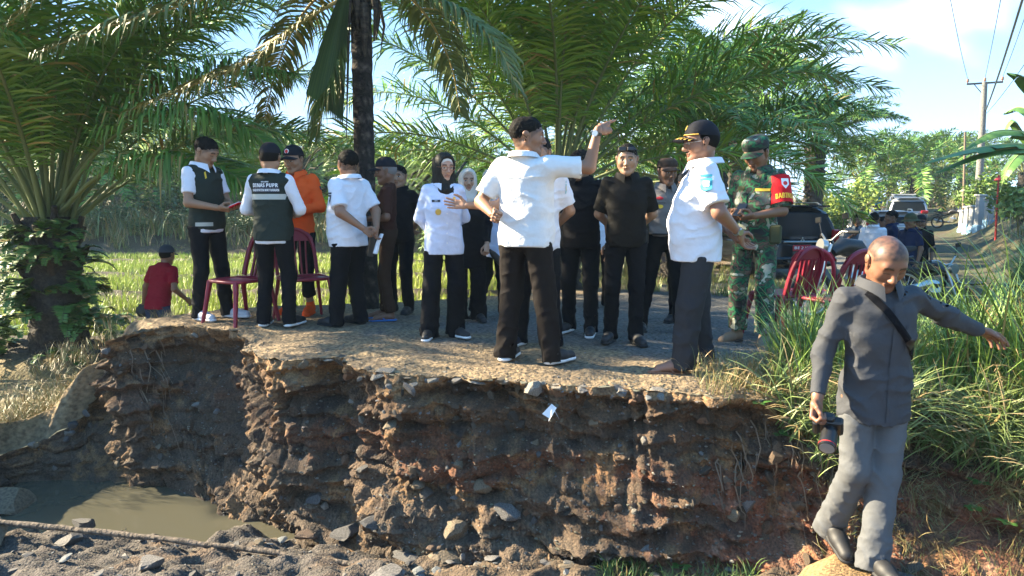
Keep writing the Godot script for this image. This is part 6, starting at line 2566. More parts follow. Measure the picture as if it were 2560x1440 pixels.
	person({"seed": 9, "label": "woman in black clothes and beige headscarf holding a black bag", "at": P, "yaw": 10, "h": tall(P, 428, 1160), "fat": 0.2, "fem": true, "skin": lin(0.38, 0.22, 0.14), "cell": 0.015,
		"arms": [DOWN, [V(0.26, 1.10, 0.0), V(0.20, 0.90, 0.12), "grip", V(-0.5, 0, -1)]],
		"top": {"mat": mats.black_cloth, "sleeve": 1.95, "hem": 0.62, "loose": 0.03, "collar": false}, "bottom": {"mat": mats.black_cloth, "wid": 0.035}, "shoes": black_sh, "cap": {"kind": "hijab", "mat": mats.beige_scarf},
		"extra": func(t, fig, hx):
			var o := held("bag", "black soft bag hanging from the hand of the woman in black", "bag", t, Transform3D(Basis(Vector3.BACK, 0.75), fig[2][1][2] + V(0.10, -0.16, 0.02)))
			var b := MB.new()
			b.col = lin(0.012, 0.012, 0.012)
			b.tube([V(0, 0.12, 0), V(0, 0.05, 0), V(0.0, -0.08, 0), V(0, -0.16, 0)], [0.03, 0.07, 0.085, 0.05], 12, true, 0.5)
			put("pouch", b.mesh(), mats.stem, o)})
	P = stand(1232, 7.6)
	person({"seed": 10, "label": "person in pale blue blouse and black trousers behind the pointing person, walking off", "at": P, "yaw": 150, "h": 1.55, "fat": 0.2, "fem": true, "cell": 0.015, "arms": [DOWN, [V(0.28, 1.12, -0.06), V(0.2, 0.92, 0.05), "rest"]],
		"top": {"mat": mats.pale_blue_cloth, "sleeve": 1.95, "hem": 0.72, "loose": 0.025}, "bottom": {"mat": mats.black_trousers, "wid": 0.02}, "shoes": black_sh, "legs": [[0.09, 0.14, 5.0, 0.0], [0.10, -0.22, 5.0, 0.06]], "cap": {"kind": "hijab", "mat": mats.beige_scarf}})

	# the pointing man and those around him
	P = stand(1312, 4.95)
	person({"seed": 11, "label": "person in white shirt seen from behind with one arm raised high, pointing", "at": P, "yaw": 152, "h": tall(P, 302, 1325), "fat": 0.55, "skin": lin(0.27, 0.135, 0.075), "cell": 0.0115,
		"arms": [[V(0.47, 1.38, 0.12), V(0.50, 1.75, 0.16), "point", V(-0.3, 0, 1), V(0.2, -0.7, 0.6)], [V(0.36, 1.12, -0.10), V(0.02, 1.02, -0.34), "grip", V(0.2, 0.2, -1), V(-0.3, 0, 0)]],
		"top": {"mat": mats.white_linen, "sleeve": 0.8, "hem": 0.84, "sr": 0.072, "loose": 0.02, "fold": 0.009, "ff": Vector3(2.6, 4.2, 2.6)}, "bottom": {"mat": mats.brown_black_denim, "wid": 0.010, "fold": 0.008}, "shoes": white_sole, "legs": [[0.19, 0.04, 22.0, 0.0], [0.15, -0.02, 4.0, 0.0]], "head": [-62, 2], "hair": "hair",
		"extra": func(t, fig, hx):
			var g: Grid = fig[1].shirt.grid
			watch(t, fig[2][0][2], fig[2][0][1], V(0, 0, -1), mats.black_leather)
			patch(t, "yoke_seam", g, V(0, 1.315, -0.12), V(0.36, 0, 0), V(0, 0.006, 0), V(0, 0, 1), mats.white_linen, 0.005, "rect", 30, 1)
			patch(t, "back_pocket", fig[1].trousers.grid, V(-0.10, 0.80, -0.1), V(0.11, 0, 0), V(0, 0.13, 0), V(0, 0, 1), mats.brown_black_denim, 0.005)})
	P = stand(1345, 5.55)
	person({"seed": 12, "label": "official in white shirt with blue sleeve badge behind the pointing person, open hand held out", "at": P, "yaw": -24, "h": 1.60, "fat": 0.4, "skin": lin(0.32, 0.17, 0.10),
		"arms": [[V(0.36, 1.15, 0.12), V(0.62, 1.17, 0.24), "open", V(0.1, 0.45, 1), V(0.2, 0.1, 0)], BACK],
		"top": {"mat": wht, "sleeve": 0.8, "hem": 0.80, "sr": 0.068}, "bottom": {"mat": mats.black_trousers}, "shoes": {"mat": mats.navy_shoe, "sole": mats.white_sole}, "legs": [[0.16, 0.0, 14.0, 0.0], [0.15, 0.0, 12.0, 0.0]], "hair": "hair",
		"extra": func(t, fig, hx):
			badge(t, fig[1].shirt.grid, V(0.25, 1.30, 0.02), V(-0.04, 0, -0.045), V(0, 0.085, 0), V(-0.75, 0, -0.66).normalized(), mats.print_teal, mats.print_yellow)})
	P = stand(1450, 6.3)
	person({"seed": 13, "label": "person in black short-sleeved shirt with a wristwatch, face behind the raised arm", "at": P, "yaw": -22, "h": tall(P, 380, 1440), "fat": 0.35, "arms": [DOWN, [V(0.29, 1.10, -0.02), V(0.29, 0.86, 0.08), "rest", V(-0.8, 0, -0.5)]],
		"top": {"mat": mats.black_cloth, "sleeve": 0.82, "hem": 0.82, "sr": 0.068}, "bottom": {"mat": mats.black_trousers}, "shoes": white_sole, "legs": [[0.12, -0.04, 10.0, 0.0], [0.13, 0.08, 10.0, 0.0]], "head": [-18, 14], "hair": "hair",
		"extra": func(t, fig, hx): watch(t, fig[2][1][2], fig[2][1][1], V(1, 0, 0.5), mats.black_leather)})
	P = stand(1496, 9.3)
	person({"seed": 14, "label": "person in white shirt far behind, between the two persons in black shirts", "at": P, "yaw": 20, "h": 1.60, "fat": 0.3, "cell": 0.017, "arms": [DOWN, DOWN], "top": {"mat": wht, "sleeve": 0.8}, "bottom": {"mat": mats.black_trousers}, "shoes": black_sh, "hair": "hair", "head": [-20, 10]})
	P = stand(1560, 5.85)
	person({"seed": 15, "label": "person in black shirt with sunglasses pushed up on the hair, hands behind the back", "at": P, "yaw": -4, "h": tall(P, 366, 1545), "fat": 0.2, "skin": lin(0.33, 0.19, 0.115),
		"arms": [[V(0.27, 1.10, -0.10), V(0.06, 0.94, -0.24), "rest", V(0.2, 0.2, -1)], [V(0.275, 1.10, -0.10), V(0.06, 0.94, -0.24), "rest", V(0.2, 0.2, -1)]],
		"top": {"mat": mats.charcoal_shirt, "sleeve": 0.88, "hem": 0.84, "sr": 0.065}, "bottom": {"mat": mats.black_trousers}, "shoes": black_sh, "legs": [[0.12, 0.0, 18.0, 0.0], [0.09, 0.10, 12.0, 0.0]], "head": [-8, 6], "hair": "hair",
		"extra": func(t, fig, hx):
			var g: Grid = fig[1].shirt.grid
			var D := V(0, 0, -1)
			for s in [-1.0, 1.0]:
				patch(t, "pocket", g, V(0.09 * s, 1.22, 0.12), V(0.10, 0, 0), V(0, 0.10, 0), D, mats.charcoal_shirt, 0.006)
			patch(t, "placket", g, V(0, 1.08, 0.12), V(0.03, 0, 0), V(0, 0.46, 0), D, mats.charcoal_shirt, 0.004, "rect", 3, 36)
			var b := MB.new()
			for s in [-1.0, 1.0]:
				b.box(hx * Transform3D(Basis(Vector3.RIGHT, -0.35), V(0.034 * s, 0.095, 0.095)), V(0.055, 0.028, 0.006), 0.002)
				b.tube([hx * V(0.062 * s, 0.095, 0.092), hx * V(0.092 * s, 0.07, 0.0)], [0.003], 5)
			put("sunglasses", b.mesh(), mats.black_plastic, t)})
	P = stand(1655, 6.9)
	person({"seed": 16, "label": "police officer in grey shirt, black trousers and brown cap standing legs apart", "at": P, "yaw": 6, "h": 1.64, "fat": 0.15, "skin": dark,
		"arms": [[V(0.27, 1.10, -0.04), V(0.28, 0.87, 0.02), "rest"], DOWN],
		"top": {"mat": mats.grey_uniform, "sleeve": 1.95, "hem": 0.96}, "bottom": {"mat": mats.black_trousers}, "shoes": {"mat": mats.black_leather, "sole": mats.black_sole}, "legs": [[0.20, -0.08, 10.0, 0.0], [0.17, 0.05, 12.0, 0.0]], "head": [10, 8], "cap": {"kind": "cap", "mat": mats.brown_cap, "square": 3.0, "H": 0.085},
		"extra": func(t, fig, hx):
			var g: Grid = fig[1].shirt.grid
			var D := V(0, 0, -1)
			patch(t, "shoulder_patch", g, V(-0.09, 1.33, 0.1), V(0.07, 0, 0), V(0, 0.03, 0), D, mats.print_red, 0.005, "oval")
			patch(t, "name_tape", g, V(-0.09, 1.285, 0.1), V(0.11, 0, 0), V(0, 0.022, 0), D, mats.grey_uniform, 0.005)
			lettering(t, "lettering", g, "NY DARMAJI", V(-0.09, 1.285, 0.1), V(1, 0, 0), V(0, 1, 0), D, 0.012, mats.print_black, 0.008, 0.095)
			patch(t, "chest_patch", g, V(-0.09, 1.25, 0.1), V(0.06, 0, 0), V(0, 0.04, 0), D, mats.print_yellow, 0.006, "oval")
			var b := MB.new()
			var ring := []
			for k in 25:
				var an := TAU * k / 24.0
				ring.append(V(sin(an) * 0.185, 0.985, cos(an) * 0.145 + 0.008))
			b.tube(ring, [0.022], 6, false, 0.35)
			put("belt", b.mesh(), mats.black_leather, t)
			b = MB.new()
			b.box(Transform3D(Basis(), V(-0.20, 0.95, 0.03)), V(0.05, 0.13, 0.07), 0.012)
			put("belt_pouch", b.mesh(), mats.black_leather, t)})
	P = stand(1708, 7.7)
	person({"seed": 17, "label": "person with dark grey cap half hidden behind the person in the gold-trimmed cap", "at": P, "yaw": -30, "h": 1.60, "fat": 0.1, "skin": dark, "cell": 0.017, "arms": [DOWN, DOWN], "top": {"mat": mats.charcoal, "sleeve": 1.9, "hem": 0.85}, "bottom": {"mat": mats.black_trousers}, "shoes": black_sh, "head": [0, 18], "cap": {"kind": "cap", "mat": mats.charcoal}})

	# the big man in the gold-trimmed cap, the soldier
	P = stand(1738, 4.78)
	person({"seed": 18, "label": "heavy person in white shirt, grey trousers and black cap with gold leaf on the brim", "at": P, "yaw": -98, "h": tall(P, 316, 1745), "fat": 0.85, "skin": lin(0.25, 0.125, 0.075), "grey": false, "cell": 0.0115,
		"arms": [[V(0.29, 1.10, -0.08), V(0.0, 0.94, -0.25), "rest", V(0.2, 0.2, -1)], [V(0.29, 1.10, -0.10), V(0.08, 0.96, -0.27), "rest", V(0.3, -0.2, -1), V(-0.2, -0.3, 0)]],
		"top": {"mat": wht, "sleeve": 0.80, "hem": 0.79, "sr": 0.072, "fold": 0.008}, "bottom": {"mat": mats.charcoal, "wid": 0.022, "drop": 0.035, "fold": 0.008}, "shoes": {"bare": true, "mat": mats.tan_leather}, "legs": [[0.14, -0.06, 8.0, 0.0], [0.12, 0.10, 4.0, 0.0]], "head": [6, 5], "cap": {"kind": "cap", "mat": mats.dark_cap, "brim": 0.08},
		"extra": func(t, fig, hx):
			var g: Grid = fig[1].shirt.grid
			badge(t, g, V(0.28, 1.30, 0.0), V(0, 0, 0.075), V(0, 0.09, 0), V(-1, 0, 0), mats.print_teal, mats.pale_blue_cloth)
			watch(t, fig[2][1][2], fig[2][1][1], V(1, 0.2, 0), mats.steel)
			var b := MB.new()
			for lay in 9:
				var u := lay / 8.0 * 2.0 - 1.0
				var an := u * 0.95
				var e := V(sin(an) * 0.10, 0.045 - 0.02 * u * u, cos(an) * 0.125 + 0.018)
				b.box(hx * Transform3D(Basis(Vector3.UP, an + 0.5) * Basis(Vector3.RIGHT, 0.22), e), V(0.012, 0.003, 0.034), 0.001)
				b.box(hx * Transform3D(Basis(Vector3.UP, an - 0.5) * Basis(Vector3.RIGHT, 0.22), e + V(0, 0.002, -0.006)), V(0.010, 0.003, 0.030), 0.001)
			put("gold_leaf", b.mesh(), mats.gold_thread, t)
			b = MB.new()
			var band := []
			for k in 17:
				var an := (k / 16.0 * 2.0 - 1.0) * 1.2
				band.append(hx * V(sin(an) * 0.090, 0.064 - 0.006 * absf(an), cos(an) * 0.109 - 0.007))
			b.tube(band, [0.004], 5)
			put("cap_cord", b.mesh(), mats.gold_thread, t)
			b = MB.new()
			b.tube([hx * V(0, 0.105, 0.080), hx * V(0, 0.108, 0.086)], [0.018], 12)
			put("cap_badge", b.mesh(), mats.gold_thread, t)
			b = MB.new()
			for s in [-1.0, 1.0]:
				b.tube([hx * V(0.018 * s, 0.010, 0.112), hx * V(0.050 * s, 0.010, 0.107), hx * V(0.086 * s, 0.014, 0.02)], [0.0018], 5)
			put("glasses", b.mesh(), mats.steel, t)})
	P = stand(1878, 6.15)
	person({"seed": 19, "label": "soldier in green camouflage with red armband and cap looking down at a phone", "at": P, "yaw": -42, "h": tall(P, 346, 1890), "fat": 0.2, "skin": dark,
		"arms": [PHONE, [V(0.27, 1.11, 0.06), V(0.06, 1.07, 0.32), "grip", V(-0.5, 0.7, 0)]],
		"top": {"mat": mats.camouflage, "sleeve": 0.92, "hem": 0.80, "sr": 0.07}, "bottom": {"mat": mats.camouflage, "wid": 0.014, "drop": -0.05}, "shoes": {"mat": mats.boot_tan, "sole": mats.black_sole}, "legs": [[0.13, 0.0, 12.0, 0.0], [0.13, 0.04, 14.0, 0.0]], "head": [-6, 24], "shut": true, "cap": {"kind": "cap", "mat": mats.camouflage, "square": 4.5, "H": 0.092, "flare": 0.18, "brim": 0.065, "dip": 0.35},
		"extra": func(t, fig, hx):
			var g: Grid = fig[1].shirt.grid
			var a: Array = fig[2][1]
			var b := MB.new()
			var d: Vector3 = (a[1] - a[0]).normalized()
			b.tube([a[0] + d * 0.005, a[0] + d * 0.06, a[0] + d * 0.16, a[0] + d * 0.235], [0.084, 0.086, 0.087, 0.088], 20, false)
			put("armband", b.mesh(), mats.red_band, t)
			var mid: Vector3 = a[0] + d * 0.185
			var out := V(0.75, 0, 0.66)
			out = (out - d * out.dot(d)).normalized()
			var rt := out.cross(d).normalized() * -1.0
			if rt.x < 0:
				rt = -rt
			lettering(t, "lettering", null, "BABINSA", mid + out * 0.088, rt, -d, -out, 0.042, mats.print_yellow, 0.002, 0.17, 0.088)
			b = MB.new()
			var c = a[0] + d * 0.085 + out * 0.09
			var pts := [c + rt * -0.03 - d * 0.04, c + rt * 0.03 - d * 0.04, c + rt * 0.03 + d * 0.01, c + d * 0.045, c - rt * 0.03 + d * 0.01]
			b.face3(pts, out)
			var n := put("armband_shield", b.mesh(), mats.print_white, t)
			b = MB.new()
			b.tube([c + out * 0.001, c + out * 0.004], [0.017], 12)
			put("emblem", b.mesh(), mats.print_red, n)
			patch(t, "name_tape", g, V(0.09, 1.285, 0.1), V(0.11, 0, 0), V(0, 0.022, 0), V(0, 0, -1), mats.print_yellow, 0.005)
			patch(t, "chest_patch", g, V(-0.09, 1.30, 0.1), V(0.07, 0, 0), V(0, 0.03, 0), V(0, 0, -1), mats.olive_hat, 0.005)
			for s in [-1.0, 1.0]:
				patch(t, "pocket", g, V(0.09 * s, 1.20, 0.12), V(0.12, 0, 0), V(0, 0.13, 0), V(0, 0, -1), mats.camouflage, 0.008)
			b = MB.new()
			b.box(Transform3D(Basis(Vector3.UP, 0.3), V(0.19, 0.93, 0.06)), V(0.09, 0.15, 0.06), 0.014)
			put("belt_pouch", b.mesh(), mats.olive_hat, t)
			var o := held("phone", "black phone in the hands of the soldier", "phone", t, Transform3D(Basis(Vector3.RIGHT, -0.9), (fig[2][0][2] + fig[2][1][2]) * 0.5 + V(0, 0.05, 0.08)))
			b = MB.new()
			b.box(Transform3D(), V(0.075, 0.155, 0.009), 0.003)
			put("case", b.mesh(), mats.black_plastic, o)})

	# the man stepping down into the gap
	P = stand(2160, 3.55, -0.72)
	person({"seed": 20, "label": "person in grey long-sleeved shirt and trousers stepping down with a camera, one arm stretched out", "at": P, "yaw": 2, "h": 1.70, "fat": -0.05, "skin": lin(0.22, 0.105, 0.06), "cell": 0.0095, "lean": Vector2(-0.04, 0.06),
		"arms": [[V(0.31, 1.10, -0.02), V(0.345, 0.84, 0.10), "grip", V(-0.4, 0, 1), V(0, -0.1, 0.1)], [V(0.43, 1.28, -0.07), V(0.66, 1.17, -0.15), "rest", V(0, -1, 0.4)]],
		"top": {"mat": mats.grey_suit, "sleeve": 1.96, "hem": 0.765, "loose": 0.020, "sr": 0.066, "fold": 0.012, "ff": Vector3(2.6, 4.2, 2.6)}, "bottom": {"mat": mats.grey_trousers, "wid": 0.014, "drop": 0.065, "fold": 0.006}, "shoes": black_sh,
		"legs": [[0.10, -0.17, 4.0, 0.05], [-0.01, 0.10, 6.0, 0.0]], "tip": [0.3, 0.1], "head": [-4, 30], "crop": 0.88, "shut": true,
		"extra": func(t, fig, hx):
			var g: Grid = fig[1].shirt.grid
			var D := V(0, 0, -1)
			patch(t, "placket", g, V(0.012, 1.08, 0.14), V(0.045, 0, 0), V(0.0, 0.60, 0), D, mats.grey_suit, 0.005, "rect", 4, 50)
			patch(t, "pocket", g, V(0.115, 1.20, 0.12), V(0.115, 0, 0), V(0, 0.13, 0), D, mats.grey_suit, 0.004, "rect", 10, 10)
			patch(t, "bag_strap", g, V(0.045, 1.22, 0.14), V(0.33, -0.40, 0), V(0.028, 0.023, 0), D, mats.black_cloth, 0.011, "rect", 44, 4)
			patch(t, "strap_buckle", g, V(0.085, 1.172, 0.14), V(0.036, -0.043, 0), V(0.032, 0.026, 0), D, mats.black_plastic, 0.016, "rect", 4, 4)
			var hand: Vector3 = fig[2][0][2]
			var o := held("camera", "black photo camera with a red-ringed lens in the hand of the person in grey", "camera", t, Transform3D(Basis(Vector3.UP, -0.55) * Basis(Vector3.RIGHT, 0.55), hand + V(0.035, -0.125, 0.055)))
			var b := MB.new()
			b.box(Transform3D(), V(0.135, 0.095, 0.05), 0.01)
			b.box(Transform3D(Basis(), V(0, 0.055, 0)), V(0.06, 0.035, 0.05), 0.01)
			b.box(Transform3D(Basis(), V(-0.052, 0, 0.022)), V(0.035, 0.09, 0.035), 0.012)
			put("camera_body", b.mesh(), mats.black_plastic, o)
			b = MB.new()
			b.tube([V(0.01, -0.005, 0.02), V(0.01, -0.005, 0.05), V(0.01, -0.005, 0.052), V(0.01, -0.005, 0.10), V(0.01, -0.005, 0.102), V(0.01, -0.005, 0.145)], [0.034, 0.034, 0.038, 0.038, 0.041, 0.041], 20)
			var ln := put("lens", b.mesh(), mats.black_plastic, o)
			b = MB.new()
			b.tube([V(0.01, -0.005, 0.128), V(0.01, -0.005, 0.132)], [0.0418], 20, false)
			put("red_ring", b.mesh(), mats.print_red, ln)
			b = MB.new()
			b.tube([V(0.01, -0.005, 0.1445), V(0.01, -0.005, 0.1460)], [0.034], 20)
			put("front_glass", b.mesh(), mats.glass_lens, ln)})

	# those by the cars
	var far := {"cell": 0.026}
	for e in [
		[2133, 15.0, -0.85, -30.0, 1.66, mats.blue_grey_cloth, mats.black_trousers, "hair", "person in blue-grey shirt with a hand at the mouth beside the black car", [[V(0.26, 1.1, 0), V(0.05, 1.3, 0.2), "grip"], DOWN], 0.85],
		[2172, 13.2, -0.78, 150.0, 1.66, mats.white_cloth, mats.black_trousers, "hair", "person in white shirt talking in the group by the motorcycles", [DOWN, DOWN], 1.9],
		[2216, 13.8, -0.78, -100.0, 1.68, mats.navy_cloth, mats.black_trousers, "hair", "person in dark navy shirt facing the white shirt in the group by the motorcycles", [[V(0.26, 1.1, 0), V(0.1, 1.1, 0.25), "rest"], DOWN], 0.85],
		[2262, 12.6, -0.80, -70.0, 1.66, mats.navy_cloth, mats.jeans, "hat", "person in olive bucket hat, navy t-shirt and jeans", [DOWN, DOWN], 0.8],
		[2288, 13.4, -0.80, -40.0, 1.62, mats.black_cloth, mats.jeans, "cap", "person in black shirt half hidden behind the olive bucket hat", [BACK, DOWN], 0.9],
		[2198, 15.4, -0.85, 10.0, 1.60, mats.white_cloth, mats.jeans, "hair", "person in pale shirt almost hidden behind the navy shirt", [DOWN, DOWN], 0.9],
		[2166, 50.0, 99.0, 10.0, 1.66, mats.white_cloth, mats.black_trousers, "hair", "far person in white shirt and dark trousers on the road by the hedge", [DOWN, [V(0.3, 1.15, 0), V(0.12, 1.0, 0.1), "rest"]], 0.8],
		[2193, 49.0, 99.0, 150.0, 1.70, mats.bright_blue, mats.black_trousers, "hair", "far person in bright blue jacket on the road by the hedge", [DOWN, DOWN], 1.9],
		[2109, 40.5, 99.0, -10.0, 1.62, mats.charcoal, mats.jeans, "cap", "far person in dark jacket and helmet astride a motorcycle", [[V(0.28, 1.15, 0.1), V(0.26, 1.05, 0.35), "grip"], [V(0.28, 1.15, 0.1), V(0.26, 1.05, 0.35), "grip"]], 1.9]]:
		P = stand(e[0], e[1], e[2])
		var o := {"seed": int(e[0]) % 97, "label": e[8], "at": P, "yaw": e[3], "h": e[4], "fat": 0.25, "cell": 0.02 if e[1] < 20 else 0.035, "skin": dark, "arms": e[9], "top": {"mat": e[5], "sleeve": e[10], "hem": 0.82}, "bottom": {"mat": e[6]}, "shoes": black_sh, "head": [0, 4]}
		if e[7] == "hair":
			o.hair = "hair"
		elif e[7] == "hat":
			o.cap = {"kind": "hat", "mat": mats.olive_hat}
		else:
			o.cap = {"kind": "cap", "mat": mats.dark_cap}
		person(o)
	var list := []
	for f in figures:
		list.append_array(f[1].values())
	run_jobs(list)
	for f in figures:
		finish(f)

# ---------- plastic chairs
func chair_proto(m: Material) -> Node3D:
	var t := thing("plastic_chair", "", "chair", "red plastic chairs")
	var b := MB.new()
	var g := []
	for r in 9:
		var row := []
		var v := r / 8.0
		for k in 11:
			var u := k / 10.0 * 2.0 - 1.0
			var w := lerpf(0.215, 0.19, v)
			var edge := pow(absf(u), 6.0) + pow(absf(v * 2.0 - 1.0), 8.0)
			row.append(V(u * w, 0.435 - 0.018 * (1.0 - u * u) - 0.03 * edge + (0.012 if v < 0.1 else 0.0) - 0.02 * v, 0.21 - 0.40 * v))
		g.append(row)
	b.sheet(g, true)
	put("seat", b.mesh(), m, t)
	b = MB.new()
	var rim := []
	for k in 41:
		var an := TAU * k / 40.0
		var c := cos(an)
		var s := sin(an)
		var e := pow(pow(absf(c), 6.0) + pow(absf(s), 6.0), -1.0 / 6.0)
		rim.append(V(c * e * 0.207, 0.402, 0.01 + s * e * 0.205))
	b.tube(rim, [0.016], 6, false)
	put("seat_rim", b.mesh(), m, t)
	for q in [[-1.0, 1.0], [1.0, 1.0], [-1.0, -1.0], [1.0, -1.0]]:
		b = MB.new()
		b.tube([V(q[0] * 0.185, 0.405, q[1] * 0.18 + 0.01), V(q[0] * 0.205, 0.25, q[1] * 0.205 + 0.01), V(q[0] * 0.235, 0.0, q[1] * 0.245 + 0.01)], [0.032, 0.027, 0.021], 8, true, 0.6)
		put("leg", b.mesh(), m, t)
	b = MB.new()
	var arch := []
	for k in 25:
		var an := PI * k / 24.0
		var u := cos(an)
		var up := pow(sin(an), 0.55)
		arch.append(V(u * (0.19 + 0.02 * sin(an)), 0.42 + 0.43 * up, -0.19 - 0.11 * up - 0.02 * sin(an)))
	b.tube(arch, [0.029], 8, true, 0.6)
	var top := []
	for r in 4:
		var row := []
		for k in 11:
			var u := k / 10.0 * 2.0 - 1.0
			var e := sqrt(maxf(0.0, 1.0 - pow(absf(u), 2.2)))
			row.append(V(u * 0.19, lerpf(0.735, 0.76 + 0.085 * e, r / 3.0), -0.275 - 0.02 * r / 3.0 - 0.015 * (1.0 - u * u)))
		top.append(row)
	b.sheet(top, true)
	put("backrest", b.mesh(), m, t)
	for k in 5:
		b = MB.new()
		var x := (k - 2) * 0.052
		b.tube([V(x * 0.9, 0.415, -0.195), V(x, 0.58, -0.255), V(x * 1.1, 0.75, -0.29)], [0.019, 0.018, 0.019], 6, true, 0.35)
		put("slat", b.mesh(), m, t)
	return t

func chairs() -> void:
	var m := mat("red_plastic", lin(0.23, 0.012, 0.03), 0.42)
	var m2 := mat("faded_red_plastic", lin(0.40, 0.03, 0.055), 0.5)
	var proto := chair_proto(m)
	var first := true
	for e in [[606, 6.7, 58.0, -32.0, "red plastic chair by the paddy side, left of the lettered green vest"], [762, 6.8, 10.0, 32.0, "red plastic chair right of the lettered green vest in front of the orange shirt"], [1950, 6.7, 0.0, -150.0, "red plastic chair directly behind the soldier"], [2012, 6.9, 0.0, 165.0, "faded red plastic chair between the two other chairs on the grassy verge"], [2078, 6.3, 0.0, -160.0, "red plastic chair with a high slatted back near the motorcycle wheel"]]:
		var c: Node3D = proto if first else copy(proto)
		first = false
		c.set_meta("label", e[4])
		c.position = stand(e[0], e[1])
		if e[0] > 1900:
			c.position.y += 0.02
		c.rotation.y = deg_to_rad(e[3])
		if e[0] == 2012:
			for q in c.get_children():
				q.material_override = m2

# ---------- cars
func car(label: String, p: Vector3, heading: float, o: Dictionary) -> void:
	var t := thing("parked_car", label, "car", "cars parked along the road")
	t.transform = Transform3D(Basis(Vector3.UP, deg_to_rad(-heading)), p)
	var W: float = o.get("W", 0.91)
	var H: float = o.get("H", 1.80)
	var L: float = o.get("L", 4.7)
	var paint: Material = o.paint
	# lower body: stations from the tail (+z) to the nose
	var body := MB.new()
	var g := []
	for s in [[0.0, 0.50, 0.62, 0.86], [0.01, 0.40, 0.98, 0.95], [0.03, 0.34, 1.06, 0.99], [0.12, 0.30, 1.09, 1.0], [0.5, 0.28, 1.05, 1.0], [0.72, 0.28, 1.03, 1.0], [0.80, 0.29, 1.00, 0.99], [0.94, 0.31, 0.92, 0.96], [0.985, 0.34, 0.80, 0.90], [1.0, 0.42, 0.66, 0.80]]:
		var row := []
		for k in 25:
			var an := TAU * k / 24.0
			var c := cos(an)
			var sn := sin(an)
			var e := pow(pow(absf(c), 5.0) + pow(absf(sn), 5.0), -0.2)
			row.append(V(c * e * W * s[3], lerpf(s[1], s[2], (sn * e + 1.0) * 0.5), L * (0.5 - s[0])))
		g.append(row)
	body.sheet(g, true)
	var cap := []
	for k in 24:
		cap.append(g[0][k])
	body.face3(cap, V(0, 0, 1))
	put("body", body.mesh(), paint, t)
	# cabin
	var cab := MB.new()
	g = []
	var st := [[0.015, 1.0, 1.02, 0.93], [0.03, 1.0, H - 0.22, 0.90], [0.05, 1.0, H - 0.05, 0.86], [0.12, 1.0, H, 0.85], [0.35, 1.0, H, 0.86], [0.5, 1.0, H - 0.05, 0.85], [0.62, 1.0, 1.42, 0.87], [0.72, 1.0, 1.04, 0.9]]
	for s in st:
		var row := []
		for k in 13:
			var an := PI * k / 12.0
			var c := cos(an)
			var e := pow(pow(absf(c), 4.5) + pow(absf(sin(an)), 4.5), -1.0 / 4.5)
			var y := sin(an) * e
			row.append(V(c * e * W * lerpf(0.985, s[3], y), lerpf(s[1], s[2], y), L * (0.5 - s[0])))
		g.append(row)
	cab.sheet(g, true)
	put("cabin", cab.mesh(), o.get("roof", paint), t)
	# rear window, panes, lamps
	var zt := L * 0.5
	var b := MB.new()
	var rg := []
	for r in 5:
		var v := r / 4.0
		var row := []
		for k in 9:
			var u := k / 8.0 * 2.0 - 1.0
			row.append(V(u * W * lerpf(0.86, 0.76, v), lerpf(1.10, H - 0.20, v), zt - L * lerpf(0.016, 0.033, v) + 0.035 - 0.04 * u * u))
		rg.append(row)
	b.sheet(rg, false)
	put("rear_window", b.mesh(), mats.car_glass, t)
	for s in [-1.0, 1.0]:
		for q in [[0.09, 0.22], [0.235, 0.37], [0.385, 0.52]]:
			b = MB.new()
			var pts := []
			for e in [[q[0], 1.10], [q[1], 1.10], [q[1] + (0.02 if q[1] < 0.5 else 0.0), H - 0.18], [q[0] + 0.012, H - 0.18]]:
				var y: float = (e[1] - 1.0) / (H - 1.0)
				pts.append(V(s * W * (lerpf(0.985, 0.86, pow(y, 1.3)) + 0.012), e[1], L * (0.5 - e[0])))
			b.face3(pts, V(s, 0, 0))
			put("side_window", b.mesh(), mats.car_glass, t)
		b = MB.new()
		if o.get("tall_lamp", false):
			b.box(Transform3D(Basis(Vector3.UP, s * 0.35), V(s * W * 0.90, 1.12, zt - 0.015)), V(0.20, 0.26, 0.10), 0.03)
			b.box(Transform3D(Basis(Vector3.UP, s * 0.35), V(s * W * 0.93, 0.88, zt - 0.015)), V(0.07, 0.36, 0.09), 0.02)
		else:
			b.box(Transform3D(Basis(Vector3.UP, s * 0.25), V(s * W * 0.80, 1.06, zt + 0.0)), V(0.34, 0.15, 0.10), 0.03)
		put("tail_lamp", b.mesh(), mats.lamp_red, t)
	b = MB.new()
	b.box(Transform3D(Basis(), V(0, 0.52, zt + 0.02)), V(W * 1.86, 0.22, 0.16), 0.05)
	put("bumper", b.mesh(), o.get("bumper", paint), t)
	b = MB.new()
	b.box(Transform3D(Basis(), V(0, 0.965, zt + 0.025)), V(0.86, 0.05, 0.04), 0.012)
	put("chrome_bar", b.mesh(), mats.steel, t)
	var plate_m: Material = mats.plate_red if o.get("red_plate", false) else mats.print_black
	b = MB.new()
	b.box(Transform3D(Basis(), V(0, 0.83, zt + 0.035)), V(0.43, 0.135, 0.014), 0.003)
	var pn := put("number_plate", b.mesh(), plate_m, t)
	if o.has("plate"):
		lettering(pn, "lettering", null, o.plate, V(0, 0.835, zt + 0.043), V(1, 0, 0), V(0, 1, 0), V(0, 0, -1), 0.062, mats.print_white, 0.002, 0.36)
	if o.has("mark"):
		# three diamonds set round a point
		b = MB.new()
		for k in 3:
			var an := PI / 2 + TAU * k / 3.0
			var d := V(cos(an), sin(an), 0)
			var w := V(-sin(an), cos(an), 0)
			var c := V(0, 1.025, zt + 0.05)
			b.face3([c, c + d * 0.032 + w * 0.019, c + d * 0.064, c + d * 0.032 - w * 0.019], V(0, 0, 1))
		put("emblem", b.mesh(), mats.steel, t)
